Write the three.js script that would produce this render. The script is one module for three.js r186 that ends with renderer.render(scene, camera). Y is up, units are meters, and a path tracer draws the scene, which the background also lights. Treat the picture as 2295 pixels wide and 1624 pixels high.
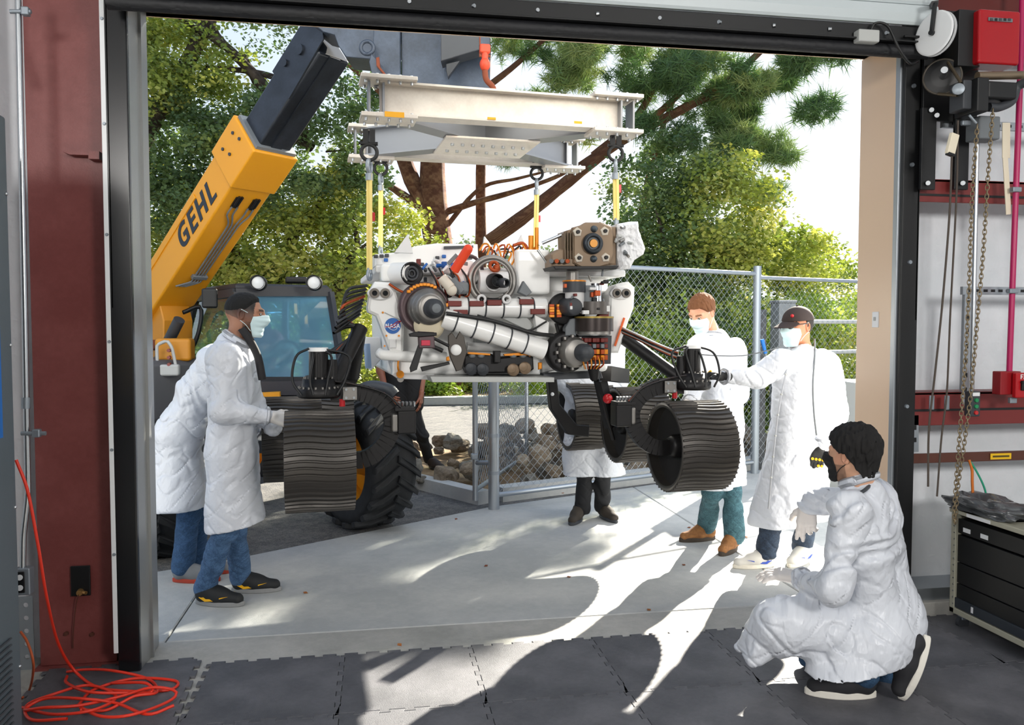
import * as THREE from 'three';
import { mergeGeometries } from 'three/addons/utils/BufferGeometryUtils.js';
import { RoundedBoxGeometry } from 'three/addons/geometries/RoundedBoxGeometry.js';
import { TextGeometry } from 'three/addons/geometries/TextGeometry.js';
import { FontLoader } from 'three/addons/loaders/FontLoader.js';
import { RectAreaLightUniformsLib } from 'three/addons/lights/RectAreaLightUniformsLib.js';

// ---------- camera, sky, sun, exposure ----------
const scene = new THREE.Scene();
const renderer = new THREE.WebGLRenderer();
renderer.toneMapping = THREE.LinearToneMapping;
renderer.toneMappingExposure = 1.22;
renderer.shadowMap.enabled = true;
RectAreaLightUniformsLib.init();
const W = 2295, H = 1624, FOC = 1800, EYE = 1.57, YAW = THREE.MathUtils.degToRad(9.5), PITCH = Math.atan(82 / FOC);
const camera = new THREE.PerspectiveCamera(2 * Math.atan(H / 2 / FOC) * 180 / Math.PI, W / H, 0.05, 400);
camera.position.set(0, EYE, 0);
camera.rotation.set(-PITCH, -YAW, 0, 'YXZ');
camera.updateMatrixWorld();

const SUN_DIR = new THREE.Vector3(Math.sin(0.707) * Math.cos(0.506), Math.sin(0.506), -Math.cos(0.707) * Math.cos(0.506));
const sun = new THREE.DirectionalLight(new THREE.Color(1, 0.93, 0.8), 19);
sun.name = 'sun'; sun.position.copy(SUN_DIR).multiplyScalar(40); sun.castShadow = true; sun.shadow.radius = 1.2;
Object.assign(sun.shadow.camera, { left: -15, right: 15, top: 15, bottom: -15, near: 1, far: 90 }); sun.shadow.mapSize.set(4096, 4096);
scene.add(sun, sun.target);

{ // clear sky: pale haze low and round the sun, blue higher up
  const w = 512, h = 256, d = new Float32Array(w * h * 4), v = new THREE.Vector3();
  for (let j = 0; j < h; j++) for (let i = 0; i < w; i++) {
    const up = ((j + 0.5) / h - 0.5) * Math.PI, az = ((i + 0.5) / w - 0.5) * 2 * Math.PI;
    v.set(Math.cos(az) * Math.cos(up), Math.sin(up), Math.sin(az) * Math.cos(up));
    const c = Math.max(-1, Math.min(1, v.dot(SUN_DIR))), haze = Math.exp(-Math.max(0, v.y) * 2.6), k = Math.pow(Math.max(0, (c + 1) / 2), 5);
    const g = Math.min(1, haze * 0.75 + k * 0.55), b = 0.74 + 0.6 * k + 0.2 * haze, o = (j * w + i) * 4;
    d[o] = b * (0.36 + (0.8 - 0.36) * g); d[o + 1] = b * (0.56 + (0.82 - 0.56) * g); d[o + 2] = b * (0.9 + (0.86 - 0.9) * g); d[o + 3] = 1;
  }
  const t = new THREE.DataTexture(d, w, h, THREE.RGBAFormat, THREE.FloatType);
  t.mapping = THREE.EquirectangularReflectionMapping; t.magFilter = THREE.LinearFilter; t.needsUpdate = true;
  scene.background = t; scene.environment = t;
}

// ---------- helpers ----------
const V = (x, y, z) => new THREE.Vector3(x, y, z);
let seed = 7; const rnd = () => { seed = (seed + 0x6d2b79f5) | 0; let t = Math.imul(seed ^ (seed >>> 15), 1 | seed); t = (t + Math.imul(t ^ (t >>> 7), 61 | t)) ^ t; return ((t ^ (t >>> 14)) >>> 0) / 4294967296; };
const rr = (a, b) => a + (b - a) * rnd();
const lerp = THREE.MathUtils.lerp, clamp = THREE.MathUtils.clamp, smooth = THREE.MathUtils.smoothstep, deg = THREE.MathUtils.degToRad;
const eyeV = camera.position.clone();
const ray = (px, py) => V((px - W / 2) / FOC, -(py - H / 2) / FOC, -1).applyQuaternion(camera.quaternion);
const at = (px, py, depth) => eyeV.clone().addScaledVector(ray(px, py), depth);           // a point at a measured distance
const onFloor = (px, py, h = 0) => { const r = ray(px, py); return eyeV.clone().addScaledVector(r, (h - EYE) / r.y); };
const onWall = (px, py, z) => { const r = ray(px, py); return eyeV.clone().addScaledVector(r, z / r.z); };
const inPlane = (o, px, py, z) => { o.updateMatrixWorld(); const m = o.matrixWorld.clone().invert(), a = eyeV.clone().applyMatrix4(m), b = ray(px, py).transformDirection(m); return a.addScaledVector(b, (z - a.z) / b.z); };

const taken = new Set();
function numbered(n) { if (!taken.has(n)) { taken.add(n); return n; } let k = 1; while (taken.has(n + '_' + String(k).padStart(3, '0'))) k++; n = n + '_' + String(k).padStart(3, '0'); taken.add(n); return n; }
function tag(o, label, category, group, kind) { Object.assign(o.userData, { label, category }); if (group) o.userData.group = group; if (kind) o.userData.kind = kind; return o; }
function thing(name, label, category, pos, turn = 0, group) { const o = new THREE.Group(); o.name = numbered(name); if (pos) o.position.copy(pos); o.rotation.y = turn; scene.add(o); o.updateMatrixWorld(); return tag(o, label, category, group); }
function norm(g) {
  g = g.index ? g.toNonIndexed() : g;
  for (const k of Object.keys(g.attributes)) if (!['position', 'normal', 'uv', 'color'].includes(k)) g.deleteAttribute(k);
  if (!g.attributes.normal) g.computeVertexNormals();
  return g;
}
function metricUV(g) { // uv in metres, by the way a face points
  const p = g.attributes.position, n = g.attributes.normal, uv = new Float32Array(p.count * 2);
  for (let i = 0; i < p.count; i++) {
    const x = Math.abs(n.getX(i)), y = Math.abs(n.getY(i)), z = Math.abs(n.getZ(i));
    const a = x > y && x > z ? [p.getZ(i), p.getY(i)] : y > z ? [p.getX(i), p.getZ(i)] : [p.getX(i), p.getY(i)];
    uv[i * 2] = a[0]; uv[i * 2 + 1] = a[1];
  }
  g.setAttribute('uv', new THREE.BufferAttribute(uv, 2)); return g;
}
function join(geos) { const l = [geos].flat(Infinity).filter(Boolean); if (l.length === 1) return l[0]; const n = l.map(norm); const hasUV = n.every((g) => g.attributes.uv), hasC = n.every((g) => g.attributes.color); for (const g of n) { if (!hasUV) g.deleteAttribute('uv'); if (!hasC) g.deleteAttribute('color'); } return mergeGeometries(n, false); }
function mesh(name, geos, mat, parent = scene) {
  const g = join(geos); if (!g.userData.keepUV && (mat.map || mat.bumpMap || mat.roughnessMap || mat.normalMap)) metricUV(g);
  const m = new THREE.Mesh(g, mat); m.name = parent === scene ? numbered(name) : name; m.castShadow = m.receiveShadow = true; parent.add(m); return m;
}
function struct(name, geos, mat, label, category = name.split('_')[0]) { const m = mesh(name, geos, mat); m.userData.kind = 'structure'; if (label) tag(m, label, category); return m; }
function put(g, p, rot, s) { if (s) { if (typeof s === 'number') g.scale(s, s, s); else g.scale(s[0], s[1], s[2]); } if (rot) { g.applyMatrix4(new THREE.Matrix4().makeRotationFromEuler(new THREE.Euler(rot[0], rot[1], rot[2], rot[3] || 'XYZ'))); } if (p) g.translate(p.x, p.y, p.z); return g; }
function box(w, h, d, x = 0, y = 0, z = 0, r = 0, rot) { const g = r ? new RoundedBoxGeometry(w, h, d, 2, Math.min(r, w / 2.01, h / 2.01, d / 2.01)) : new THREE.BoxGeometry(w, h, d); return put(g, V(x, y, z), rot); }
function boxTo(x0, x1, y0, y1, z0, z1, r = 0) { return box(Math.abs(x1 - x0), Math.abs(y1 - y0), Math.abs(z1 - z0), (x0 + x1) / 2, (y0 + y1) / 2, (z0 + z1) / 2, r); }
const UPV = V(0, 1, 0), FWD = V(0, 0, 1);
function cyl(a, b, r0, r1 = r0, n = 16, open = false) { const d = b.clone().sub(a), L = d.length(), g = new THREE.CylinderGeometry(r1, r0, L, n, 1, open); g.translate(0, L / 2, 0); g.applyQuaternion(new THREE.Quaternion().setFromUnitVectors(UPV, d.normalize())); return g.translate(a.x, a.y, a.z); }
function bar(a, b, w, h, up = UPV) { const d = b.clone().sub(a), L = d.length(), g = new THREE.BoxGeometry(w, h, L); const m = new THREE.Matrix4().lookAt(b, a, up); g.applyMatrix4(m); const c = a.clone().add(b).multiplyScalar(0.5); return g.translate(c.x, c.y, c.z); }
function tube(pts, r, n = 24, k = 8, closed = false, tens = 0.5) { return new THREE.TubeGeometry(new THREE.CatmullRomCurve3(pts, closed, 'catmullrom', tens), n, r, k, closed); }
function taper(pts, r0, r1, n = 16, k = 8, wob = 0) {
  const c = new THREE.CatmullRomCurve3(pts), g = new THREE.TubeGeometry(c, n, 1, k, false), p = g.attributes.position, q = V(0, 0, 0);
  for (let i = 0; i <= n; i++) { const o = c.getPointAt(i / n), r = lerp(r0, r1, i / n) * (1 + wob * (rnd() - 0.5)); for (let j = 0; j <= k; j++) { const a = i * (k + 1) + j; q.fromBufferAttribute(p, a).sub(o).multiplyScalar(r).add(o); p.setXYZ(a, q.x, q.y, q.z); } }
  g.computeVertexNormals(); return g;
}
function lathe(prof, n = 24) { return new THREE.LatheGeometry(prof.map((q) => new THREE.Vector2(q[0], q[1])), n); }
function aim(g, pos, dir, from = UPV) { g.applyQuaternion(new THREE.Quaternion().setFromUnitVectors(from, dir.clone().normalize())); return g.translate(pos.x, pos.y, pos.z); }
function latheAt(prof, pos, dir, n = 24) { return aim(lathe(prof, n), pos, dir); }
function shapeOf(pts, holes = []) { const s = new THREE.Shape(pts.map((q) => new THREE.Vector2(q[0], q[1]))); for (const h of holes) s.holes.push(h.length === 3 && typeof h[0] === 'number' ? new THREE.Path().absarc(h[0], h[1], h[2], 0, Math.PI * 2, true) : new THREE.Path(h.map((q) => new THREE.Vector2(q[0], q[1])))); return s; }
function ext(pts, depth, bevel = 0, holes = []) { const g = new THREE.ExtrudeGeometry(pts instanceof THREE.Shape ? pts : shapeOf(pts, holes), { depth: depth - 2 * bevel, bevelEnabled: bevel > 0, bevelThickness: bevel, bevelSize: bevel, bevelOffset: -bevel, bevelSegments: 1, curveSegments: 16 }); return g.translate(0, 0, -depth / 2 + bevel); }
function sph(r, p, s, n = 16) { return put(new THREE.SphereGeometry(r, n, Math.round(n * 0.7)), p, null, s); }
function tor(R, r, p, dir = FWD, n = 24, k = 8, arc) { const g = new THREE.TorusGeometry(R, r, k, n, arc); return aim(g, p, dir, FWD); }
const disc = (a, r, n) => Array.from({ length: n }, (_, i) => [Math.cos(a + i / n * 6.28319) * r, Math.sin(a + i / n * 6.28319) * r]);

// noise
const PERM = (() => { const s = seed; seed = 91; const p = Array.from({ length: 256 }, (_, i) => i); for (let i = 255; i > 0; i--) { const j = Math.floor(rnd() * (i + 1)); [p[i], p[j]] = [p[j], p[i]]; } seed = s; const o = new Uint8Array(512); for (let i = 0; i < 512; i++) o[i] = p[i & 255]; return o; })();
const fade = (t) => t * t * t * (t * (t * 6 - 15) + 10);
function noise3(x, y, z) {
  const X = Math.floor(x), Y = Math.floor(y), Z = Math.floor(z); x -= X; y -= Y; z -= Z; const u = fade(x), v = fade(y), w = fade(z);
  const h = (i, j, k) => PERM[PERM[PERM[(X + i) & 255] + ((Y + j) & 255)] + ((Z + k) & 255)] / 127.5 - 1;
  const a = h(0, 0, 0), b = h(1, 0, 0), c = h(0, 1, 0), d = h(1, 1, 0), e = h(0, 0, 1), f = h(1, 0, 1), g = h(0, 1, 1), i = h(1, 1, 1);
  const l0 = a + (b - a) * u, l1 = c + (d - c) * u, l2 = e + (f - e) * u, l3 = g + (i - g) * u, m0 = l0 + (l1 - l0) * v, m1 = l2 + (l3 - l2) * v; return m0 + (m1 - m0) * w;
}
function tileNoise(n, cells, s) { // periodic value noise, n x n
  const g = new Float32Array(cells * cells), o = new Float32Array(n * n), k = seed; seed = s; for (let i = 0; i < g.length; i++) g[i] = rnd(); seed = k;
  for (let y = 0; y < n; y++) for (let x = 0; x < n; x++) { const fx = x / n * cells, fy = y / n * cells, X = Math.floor(fx), Y = Math.floor(fy), u = fade(fx - X), v = fade(fy - Y), q = (i, j) => g[((Y + j) % cells) * cells + (X + i) % cells]; o[y * n + x] = lerp(lerp(q(0, 0), q(1, 0), u), lerp(q(0, 1), q(1, 1), u), v); }
  return o;
}
function tex(n, f, size, srgb = true) { // f(x, y, i) -> [r, g, b] 0..1; size: metres per repeat
  const d = new Uint8Array(n * n * 4); for (let i = 0; i < n * n; i++) { const c = f(i % n, Math.floor(i / n), i); d[i * 4] = clamp(c[0], 0, 1) * 255; d[i * 4 + 1] = clamp(c[1], 0, 1) * 255; d[i * 4 + 2] = clamp(c[2], 0, 1) * 255; d[i * 4 + 3] = 255; }
  const t = new THREE.DataTexture(d, n, n); t.wrapS = t.wrapT = THREE.RepeatWrapping; t.magFilter = THREE.LinearFilter; t.minFilter = THREE.LinearMipmapLinearFilter; t.generateMipmaps = true; if (srgb) t.colorSpace = THREE.SRGBColorSpace; t.repeat.set(1 / size, 1 / size); t.needsUpdate = true; return t;
}
function fbm(n, list, s0) { const o = new Float32Array(n * n); let tot = 0; list.forEach(([c, a], k) => { const t = tileNoise(n, c, s0 + k * 13); tot += a; for (let i = 0; i < o.length; i++) o[i] += t[i] * a; }); for (let i = 0; i < o.length; i++) o[i] /= tot; return o; }
const grey = (f, size) => tex(Math.round(Math.sqrt(f.length)), (x, y, i) => [f[i], f[i], f[i]], size, false);
const tint = (f, a, b, size, g = 1) => tex(Math.round(Math.sqrt(f.length)), (x, y, i) => { const t = clamp((f[i] - 0.5) * 2.2 * g + 0.5, 0, 1); return [lerp(a[0], b[0], t), lerp(a[1], b[1], t), lerp(a[2], b[2], t)]; }, size);
const hex = (c) => { const k = new THREE.Color(c); k.convertLinearToSRGB(); return [k.r, k.g, k.b]; };
const MAT = (o) => new THREE.MeshStandardMaterial(Object.assign({ roughness: 0.6, metalness: 0 }, o));
const PHY = (o) => new THREE.MeshPhysicalMaterial(Object.assign({ roughness: 0.6, metalness: 0 }, o));

const nFine = fbm(512, [[8, 0.4], [32, 0.3], [128, 0.5], [256, 0.5]], 11), nPatch = fbm(512, [[3, 1], [7, 0.7], [16, 0.5], [64, 0.35], [200, 0.25]], 23), nGrain = fbm(256, [[64, 0.5], [128, 1]], 37), nWrin = fbm(512, [[6, 1], [14, 0.8], [30, 0.5]], 51);
const wrinkleTex = tex(512, (x, y, i) => { const a = 1 - Math.abs(nWrin[i] * 2 - 1) * 2.2, b = nWrin[((y * 2) % 512) * 512 + (x * 3) % 512]; const v = clamp(0.35 * a + 0.4 * b + 0.2, 0, 1); return [v, v, v]; }, 0.55, false);
const M = {
  concrete: MAT({ map: tint(nPatch, [0.66, 0.67, 0.67], [0.77, 0.77, 0.76], 2.7), bumpMap: grey(nFine, 0.6), bumpScale: 0.0015, roughness: 0.82 }),
  slab: MAT({ map: tint(nPatch, [0.6, 0.6, 0.58], [0.72, 0.71, 0.69], 1.9), bumpMap: grey(nFine, 0.5), bumpScale: 0.0015, roughness: 0.75 }),
  asphalt: MAT({ map: tint(nFine, [0.31, 0.31, 0.32], [0.5, 0.49, 0.47], 0.9, 1.3), bumpMap: grey(nGrain, 0.35), bumpScale: 0.006, roughness: 0.9 }),
  dirt: MAT({ map: tint(nPatch, [0.5, 0.4, 0.3], [0.75, 0.65, 0.5], 1.2), bumpMap: grey(nFine, 0.5), bumpScale: 0.02, roughness: 0.95 }),
  foam: MAT({ map: tint(nPatch, [0.3, 0.305, 0.325], [0.41, 0.41, 0.43], 1.1), bumpMap: grey(nGrain, 0.12), bumpScale: 0.0012, roughness: 0.55 }),
  liner: MAT({ map: tint(nWrin, [0.86, 0.88, 0.9], [0.92, 0.93, 0.95], 1.4, 0.6), bumpMap: wrinkleTex, bumpScale: 0.004, roughness: 0.5 }),
  redSteel: MAT({ map: tint(nPatch, hex('#763a37'), hex('#874a47'), 1.3), bumpMap: grey(nFine, 0.7), bumpScale: 0.0006, roughness: 0.45 }),
  girt: MAT({ color: '#7a2a28', roughness: 0.45 }), brown: MAT({ color: '#5a3226', roughness: 0.5 }),
  black: MAT({ color: '#0c0d0f', roughness: 0.45 }), rubber: MAT({ color: '#15161a', roughness: 0.6, bumpMap: wrinkleTex, bumpScale: 0.004 }), blackGloss: MAT({ color: '#101114', roughness: 0.25 }),
  galv: MAT({ color: '#aab0b6', metalness: 0.85, roughness: 0.42, roughnessMap: null }), steel: MAT({ color: '#c4c8cc', metalness: 1, roughness: 0.3 }), zinc: MAT({ color: '#9aa2aa', metalness: 0.7, roughness: 0.5 }),
  beige: MAT({ color: '#e2c5a8', roughness: 0.32 }), white: MAT({ color: '#e8eaec', roughness: 0.4 }), curtain: MAT({ color: '#c3cccf', roughness: 0.4 }),
  cabinetGrey: MAT({ color: '#566067', roughness: 0.5, bumpMap: grey(nFine, 0.4), bumpScale: 0.0003 }), darkGrey: MAT({ color: '#3a3d42', roughness: 0.5 }), midGrey: MAT({ color: '#6f7478', roughness: 0.5 }), lightGrey: MAT({ color: '#b4b6b4', roughness: 0.5 }),
  cable: MAT({ color: '#e2341d', roughness: 0.45 }), red: MAT({ color: '#b3121c', roughness: 0.3 }), pink: MAT({ color: '#b51a5c', roughness: 0.35 }), yellow: MAT({ color: '#f2c218', roughness: 0.5 }), blue: MAT({ color: '#1668b8', roughness: 0.6 }), paper: MAT({ color: '#e9dfc8', roughness: 0.8 }),
  bark: MAT({ map: tint(nPatch, hex('#7a4a35'), hex('#b58463'), 0.5, 1.4), bumpMap: grey(nFine, 0.25), bumpScale: 0.03, roughness: 0.9 }), barkDark: MAT({ map: tint(nPatch, hex('#4d3f35'), hex('#7f6d5d'), 0.5, 1.4), bumpMap: grey(nFine, 0.25), bumpScale: 0.03, roughness: 0.9 }),
  ceiling: MAT({ color: '#dcdfe2', roughness: 0.7 }),
};
// ---------- the building ----------
const DX0 = -1.07, DX1 = 2.68, DTOP = 3.03, ZIN = -4.06, ZOUT = -4.15, RX0 = -3.4, RX1 = 5.6, RZ = 6.4, RH = 5.0;
struct('floor', boxTo(RX0 - 0.2, RX1 + 0.2, -0.25, 0, RZ + 0.2, ZOUT), M.slab, 'grey concrete floor slab running to the door threshold');
struct('wall_front', [boxTo(RX0 - 0.2, DX0 - 0.02, 0, RH, ZIN, ZOUT), boxTo(DX1 + 0.02, RX1 + 0.2, 0, RH, ZIN, ZOUT), boxTo(DX0 - 0.02, DX1 + 0.02, DTOP + 0.02, RH, ZIN, ZOUT)], M.liner, 'white vinyl lined metal wall round the roll-up door', 'wall');
struct('wall_left', boxTo(RX0 - 0.2, RX0, 0, RH, RZ, ZIN), M.liner, 'white lined side wall left of the door', 'wall');
struct('wall_right', boxTo(RX1, RX1 + 0.2, 0, RH, RZ, ZIN), M.liner, 'white lined side wall right of the door', 'wall');
struct('wall_back', boxTo(RX0 - 0.2, RX1 + 0.2, 0, RH, RZ, RZ + 0.2), M.liner, 'white lined back wall of the workshop', 'wall');
struct('ceiling', boxTo(RX0 - 0.2, RX1 + 0.2, RH, RH + 0.2, RZ + 0.2, ZOUT), M.ceiling, 'white insulated ceiling of the workshop');
struct('baseboard_front', [boxTo(DX1 + 0.1, RX1, 0, 0.085, ZIN, -3.83, 0.008)], M.slab, 'low concrete curb under the white wall', 'baseboard');
struct('trim_1', boxTo(DX1 + 0.1, RX1, 0.085, 0.15, ZIN, -3.86), M.galv, 'galvanised base channel along the curb', 'trim');
struct('trim_2', [boxTo(DX1 - 0.005, DX1 + 0.03, 0, DTOP + 0.02, -3.855, ZOUT - 0.02, 0.006)], M.beige, 'beige painted reveal on the right side of the door', 'trim');
struct('trim_3', [boxTo(DX1 - 0.012, DX1 + 0.03, 0, DTOP + 0.06, -3.815, -3.853, 0.004)], M.galv, 'thin galvanised edge beside the beige reveal', 'trim');
struct('trim_4', [boxTo(DX0 - 0.03, DX0, 0, DTOP + 0.06, -3.8, -4.12, 0.01), boxTo(DX0 - 0.03, DX0 + 0.012, 0, DTOP + 0.06, -3.97, -3.985)], MAT({ color: '#a9aaa9', metalness: 0.75, roughness: 0.38, bumpMap: grey(nFine, 0.5), bumpScale: 0.0008 }), 'galvanised steel jamb on the left side of the door', 'trim');
struct('trim_5', boxTo(DX0 - 0.02, DX1 + 0.02, DTOP + 0.02, DTOP + 0.04, ZIN + 0.1, ZOUT - 0.01), M.beige, 'beige flashing over the head of the door', 'trim');
const railL = thing('door_guide_rail', 'black steel door guide rail beside the galvanised jamb', 'door rail', V(-1.113, 0, -3.79)); mesh('channel', [boxTo(-0.046, 0.044, 0, 3.3, 0, -0.03, 0.006), boxTo(-0.046, -0.036, 0, 3.3, 0.0, -0.16)], M.blackGloss, railL);
const railR = thing('door_guide_rail', 'black steel door guide rail beside the beige reveal', 'door rail', V(2.726, 0, -3.79)); mesh('channel', [boxTo(-0.046, 0.05, 0, 3.2, 0, -0.025, 0.004), boxTo(0.04, 0.05, 0, 3.2, 0, -0.16)], M.black, railR);
for (const y of [0.4, 1.15, 1.9, 2.4, 2.8]) mesh('bolt', cyl(V(0.0, y, -0.002), V(0, y, 0.01), 0.012, 0.01, 8), M.zinc, railR);
const strip = thing('edge_trim', 'narrow cream trim strip screwed beside the black guide rail', 'trim', V(-1.168, 0, -3.79)); mesh('strip', boxTo(-0.012, 0.009, 0.1, 4.2, 0, -0.02, 0.003), M.white, strip);
for (const y of [0.55, 1.02, 1.5, 1.97, 2.45, 2.9]) mesh('screw', cyl(V(0, y, -0.001), V(0, y, 0.006), 0.008, 0.006, 8), M.zinc, strip);

// roll-up door: slats over a black bottom bar with a rubber seal
const rollDoor = thing('door_1', 'raised grey roll-up door curtain with black bottom bar and rubber seal', 'door', V(0, 2.91, -3.7)); rollDoor.userData.kind = 'structure';
for (let k = 0; k < 7; k++) { const y = 0.145 + k * 0.1; mesh('slat', ext([[0.012, 0], [0.02, 0.012], [0.03, 0.05], [0.022, 0.092], [0.012, 0.098], [0, 0.098], [0, 0]], DX1 - DX0 + 0.14, 0).rotateY(-Math.PI / 2).translate((DX0 + DX1) / 2, y, 0.03), M.curtain, rollDoor); }
mesh('bottom_bar', [boxTo(DX0 - 0.06, DX1 + 0.06, 0.05, 0.135, 0.045, 0.005, 0.004), boxTo(DX0 - 0.06, DX1 + 0.06, 0.05, 0.058, 0.075, 0.005, 0.002)], M.black, rollDoor);
mesh('rubber_seal', cyl(V(DX0 - 0.04, 0.022, 0.02), V(DX1 + 0.04, 0.022, 0.02), 0.032, 0.032, 20).rotateX(0), M.rubber, rollDoor);
for (let x = DX0 + 0.06; x < DX1; x += 0.29) mesh('screw', cyl(V(x + rr(-0.02, 0.02), 0.095, 0.044), V(x, 0.095, 0.051), 0.011, 0.009, 8), M.steel, rollDoor);
mesh('drum_cover', boxTo(DX0 - 0.1, DX1 + 0.1, 0.85, 1.4, 0.35, 0, 0.05), M.curtain, rollDoor);

// red column at the left
const col = thing('steel_column', 'dark red painted steel column beside the open door', 'column', V(-1.369, 0, -3.92));
mesh('front_flange', boxTo(-0.166, 0.163, 0.012, RH - 0.02, 0, -0.018, 0.004), M.redSteel, col); mesh('web', boxTo(-0.012, 0.012, 0.012, RH - 0.02, -0.018, -0.13), M.redSteel, col);
mesh('base_plate', boxTo(-0.18, 0.18, 0, 0.012, 0.03, -0.13), M.redSteel, col);
mesh('bracket', [ext([[-0.13, 0], [0.02, 0.004], [0.02, -0.012], [-0.1, -0.012]], 0.05).translate(0.13, 2.34, 0.026), boxTo(0.11, 0.155, 2.31, 2.345, 0, 0.06)], M.redSteel, col);
for (const [x, y] of [[-0.05, 0.16], [0.06, 0.15]]) mesh('bolt', cyl(V(x, y, 0), V(x, y, 0.012), 0.01, 0.01, 6), M.brown, col);
const col2 = thing('steel_column', 'narrow red steel flange behind the grey cabinet and conduit', 'column', V(-1.69, 0, -3.93)); mesh('flange', boxTo(-0.09, 0.03, 0.0, RH - 0.02, 0, -0.016), M.redSteel, col2);
const op = onWall(182, 1300, -3.915), outlet = thing('wall_outlet', 'square black outlet plate with brass fitting on the red column', 'outlet', op); mesh('plate', box(0.085, 0.14, 0.008, 0, 0, 0.006, 0.012), M.black, outlet); mesh('brass_fitting', [cyl(V(0, -0.05, 0.008), V(0, -0.05, 0.03), 0.016, 0.013, 12), cyl(V(0.012, -0.05, 0.02), V(0.03, -0.05, 0.03), 0.008)], MAT({ color: '#b8905a', metalness: 0.8, roughness: 0.4 }), outlet); mesh('drain_wire', tube([V(-0.002, -0.055, 0.03), V(-0.02, -0.12, 0.02), V(-0.035, -0.25, 0.015), V(-0.037, -0.31, 0.012)], 0.0025, 16, 5), M.brown, outlet);
// conduits, strut and box on the left
{
  const c = thing('electrical_conduit', 'tall galvanised conduit with clamps beside the red column', 'conduit', V(-1.5, 0, -3.66));
  const X = (px, py) => { const p = onWall(px, py, -3.66); return V(p.x + 1.5, p.y, 0); };
  mesh('pipe', tube([X(40, -30), X(47, 300), X(55, 700), X(60, 1000), X(62, 1110), X(52, 1200), X(51, 1270)], 0.0125, 60, 10, false, 0.1), M.steel, c);
  mesh('coupling', cyl(X(58, 890), X(58, 915), 0.017, 0.017, 12), M.zinc, c);
  for (const y of [28, 970]) mesh('clamp', [cyl(X(y < 100 ? 25 : 50, y).add(V(0, 0, 0.01)), X(y < 100 ? 72 : 105, y).add(V(0, 0, 0.01)), 0.009), box(0.03, 0.035, 0.03, X(y < 100 ? 60 : 85, y).x, X(60, y).y, 0.01, 0.006)], M.zinc, c);
  const b = thing('outlet_box', 'small metal outlet box at the foot of the conduit', 'outlet', onWall(55, 1300, -3.66)); mesh('box', box(0.06, 0.115, 0.05, 0, 0, 0, 0.006), M.zinc, b); mesh('face', box(0.035, 0.09, 0.006, -0.006, 0, 0.027, 0.003), M.black, b); for (const y of [-0.022, 0.022]) mesh('socket', cyl(V(-0.006, y, 0.028), V(-0.006, y, 0.034), 0.012), M.white, b);
  const s = thing('strut_channel', 'perforated galvanised strut standing under the outlet box', 'strut', onFloor(62, 1500)); const sp = []; mesh('channel', ext(shapeOf([[-0.03, 0], [0.03, 0], [0.03, 0.34], [-0.03, 0.34]], [0.06, 0.12, 0.18, 0.24, 0.3].map((y) => [0, y, 0.011])), 0.004).translate(0, 0, 0), M.galv, s);
  const e = thing('bent_conduit', 'curved grey conduit hugging the top of the red flange', 'conduit', V(-1.62, 2.7, -3.55)); mesh('pipe', tube([V(0.03, 0.9, 0), V(0.03, 0.3, 0), V(0.045, 0.1, -0.02), V(0.1, -0.06, -0.06)], 0.014, 24, 10), M.steel, e);
}
// grey cabinet at the far left
{
  const c = thing('equipment_cabinet', 'tall grey metal cabinet with louvres and a taped yellow notice', 'cabinet', V(-1.33, 0, -3.23));
  mesh('body', boxTo(-0.6, 0, 0.06, 2.33, 0, 0.95, 0.012), M.cabinetGrey, c); mesh('plinth', boxTo(-0.58, -0.02, 0, 0.06, 0.02, 0.93), M.black, c);
  for (let k = 0; k < 14; k++) mesh('louvre', box(0.012, 0.006, 0.3, 0.002, 0.12 + k * 0.024, 0.24, 0, [0, 0, 0.5]), M.darkGrey, c);
  for (let k = 0; k < 7; k++) mesh('vent_slot', box(0.006, 0.03, 0.006, 0.001, 1.95 + (k % 4) * 0.045, 0.1 + Math.floor(k / 4) * 0.02), M.black, c);
  for (const y of [0.3, 0.9, 1.5, 2.05]) mesh('rivet', sph(0.007, V(0.001, y, 0.02)), M.steel, c);
  mesh('tape_frame', box(0.002, 0.4, 0.34, 0.001, 1.37, 0.27), M.blue, c);
  const n = mesh('notice', box(0.002, 0.33, 0.27, 0.0025, 1.37, 0.27), M.yellow, c); for (let k = 0; k < 8; k++) mesh('text_line', box(0.001, 0.008, 0.2 - (k % 3) * 0.03, 0.004, 1.49 - k * 0.034, 0.26), M.black, c);
}
// interlocking foam mats
const MAT_TOP = 0.013;
function toothed(len, inset, k0) { const o = [], n = 6, p = len / n; for (let i = 0; i < n; i++) { const s = i * p, w = p * 0.27; o.push([s + p / 2 - w, 0], [s + p / 2 - w * 1.15, 0.022], [s + p / 2 + w * 1.15, 0.022], [s + p / 2 + w, 0]); } return o; }
function matShape(s) { // tabs on two sides, sockets on the other two
  const t = toothed(s, 0, 0), a = [], g = 0.0012;
  a.push([g, g]); t.forEach(([u, v]) => a.push([u, g + v])); a.push([s - g, g]); t.forEach(([u, v]) => a.push([s - g + v, u])); a.push([s - g, s - g]);
  t.slice().reverse().forEach(([u, v]) => a.push([u, s - g + v])); a.push([g, s - g]); t.slice().reverse().forEach(([u, v]) => a.push([g + v, u])); return a;
}
const matGeo = metricUV(norm(ext(matShape(0.605), 0.012, 0.0015).rotateX(-Math.PI / 2).translate(0, 0.007, 0)));
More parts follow.
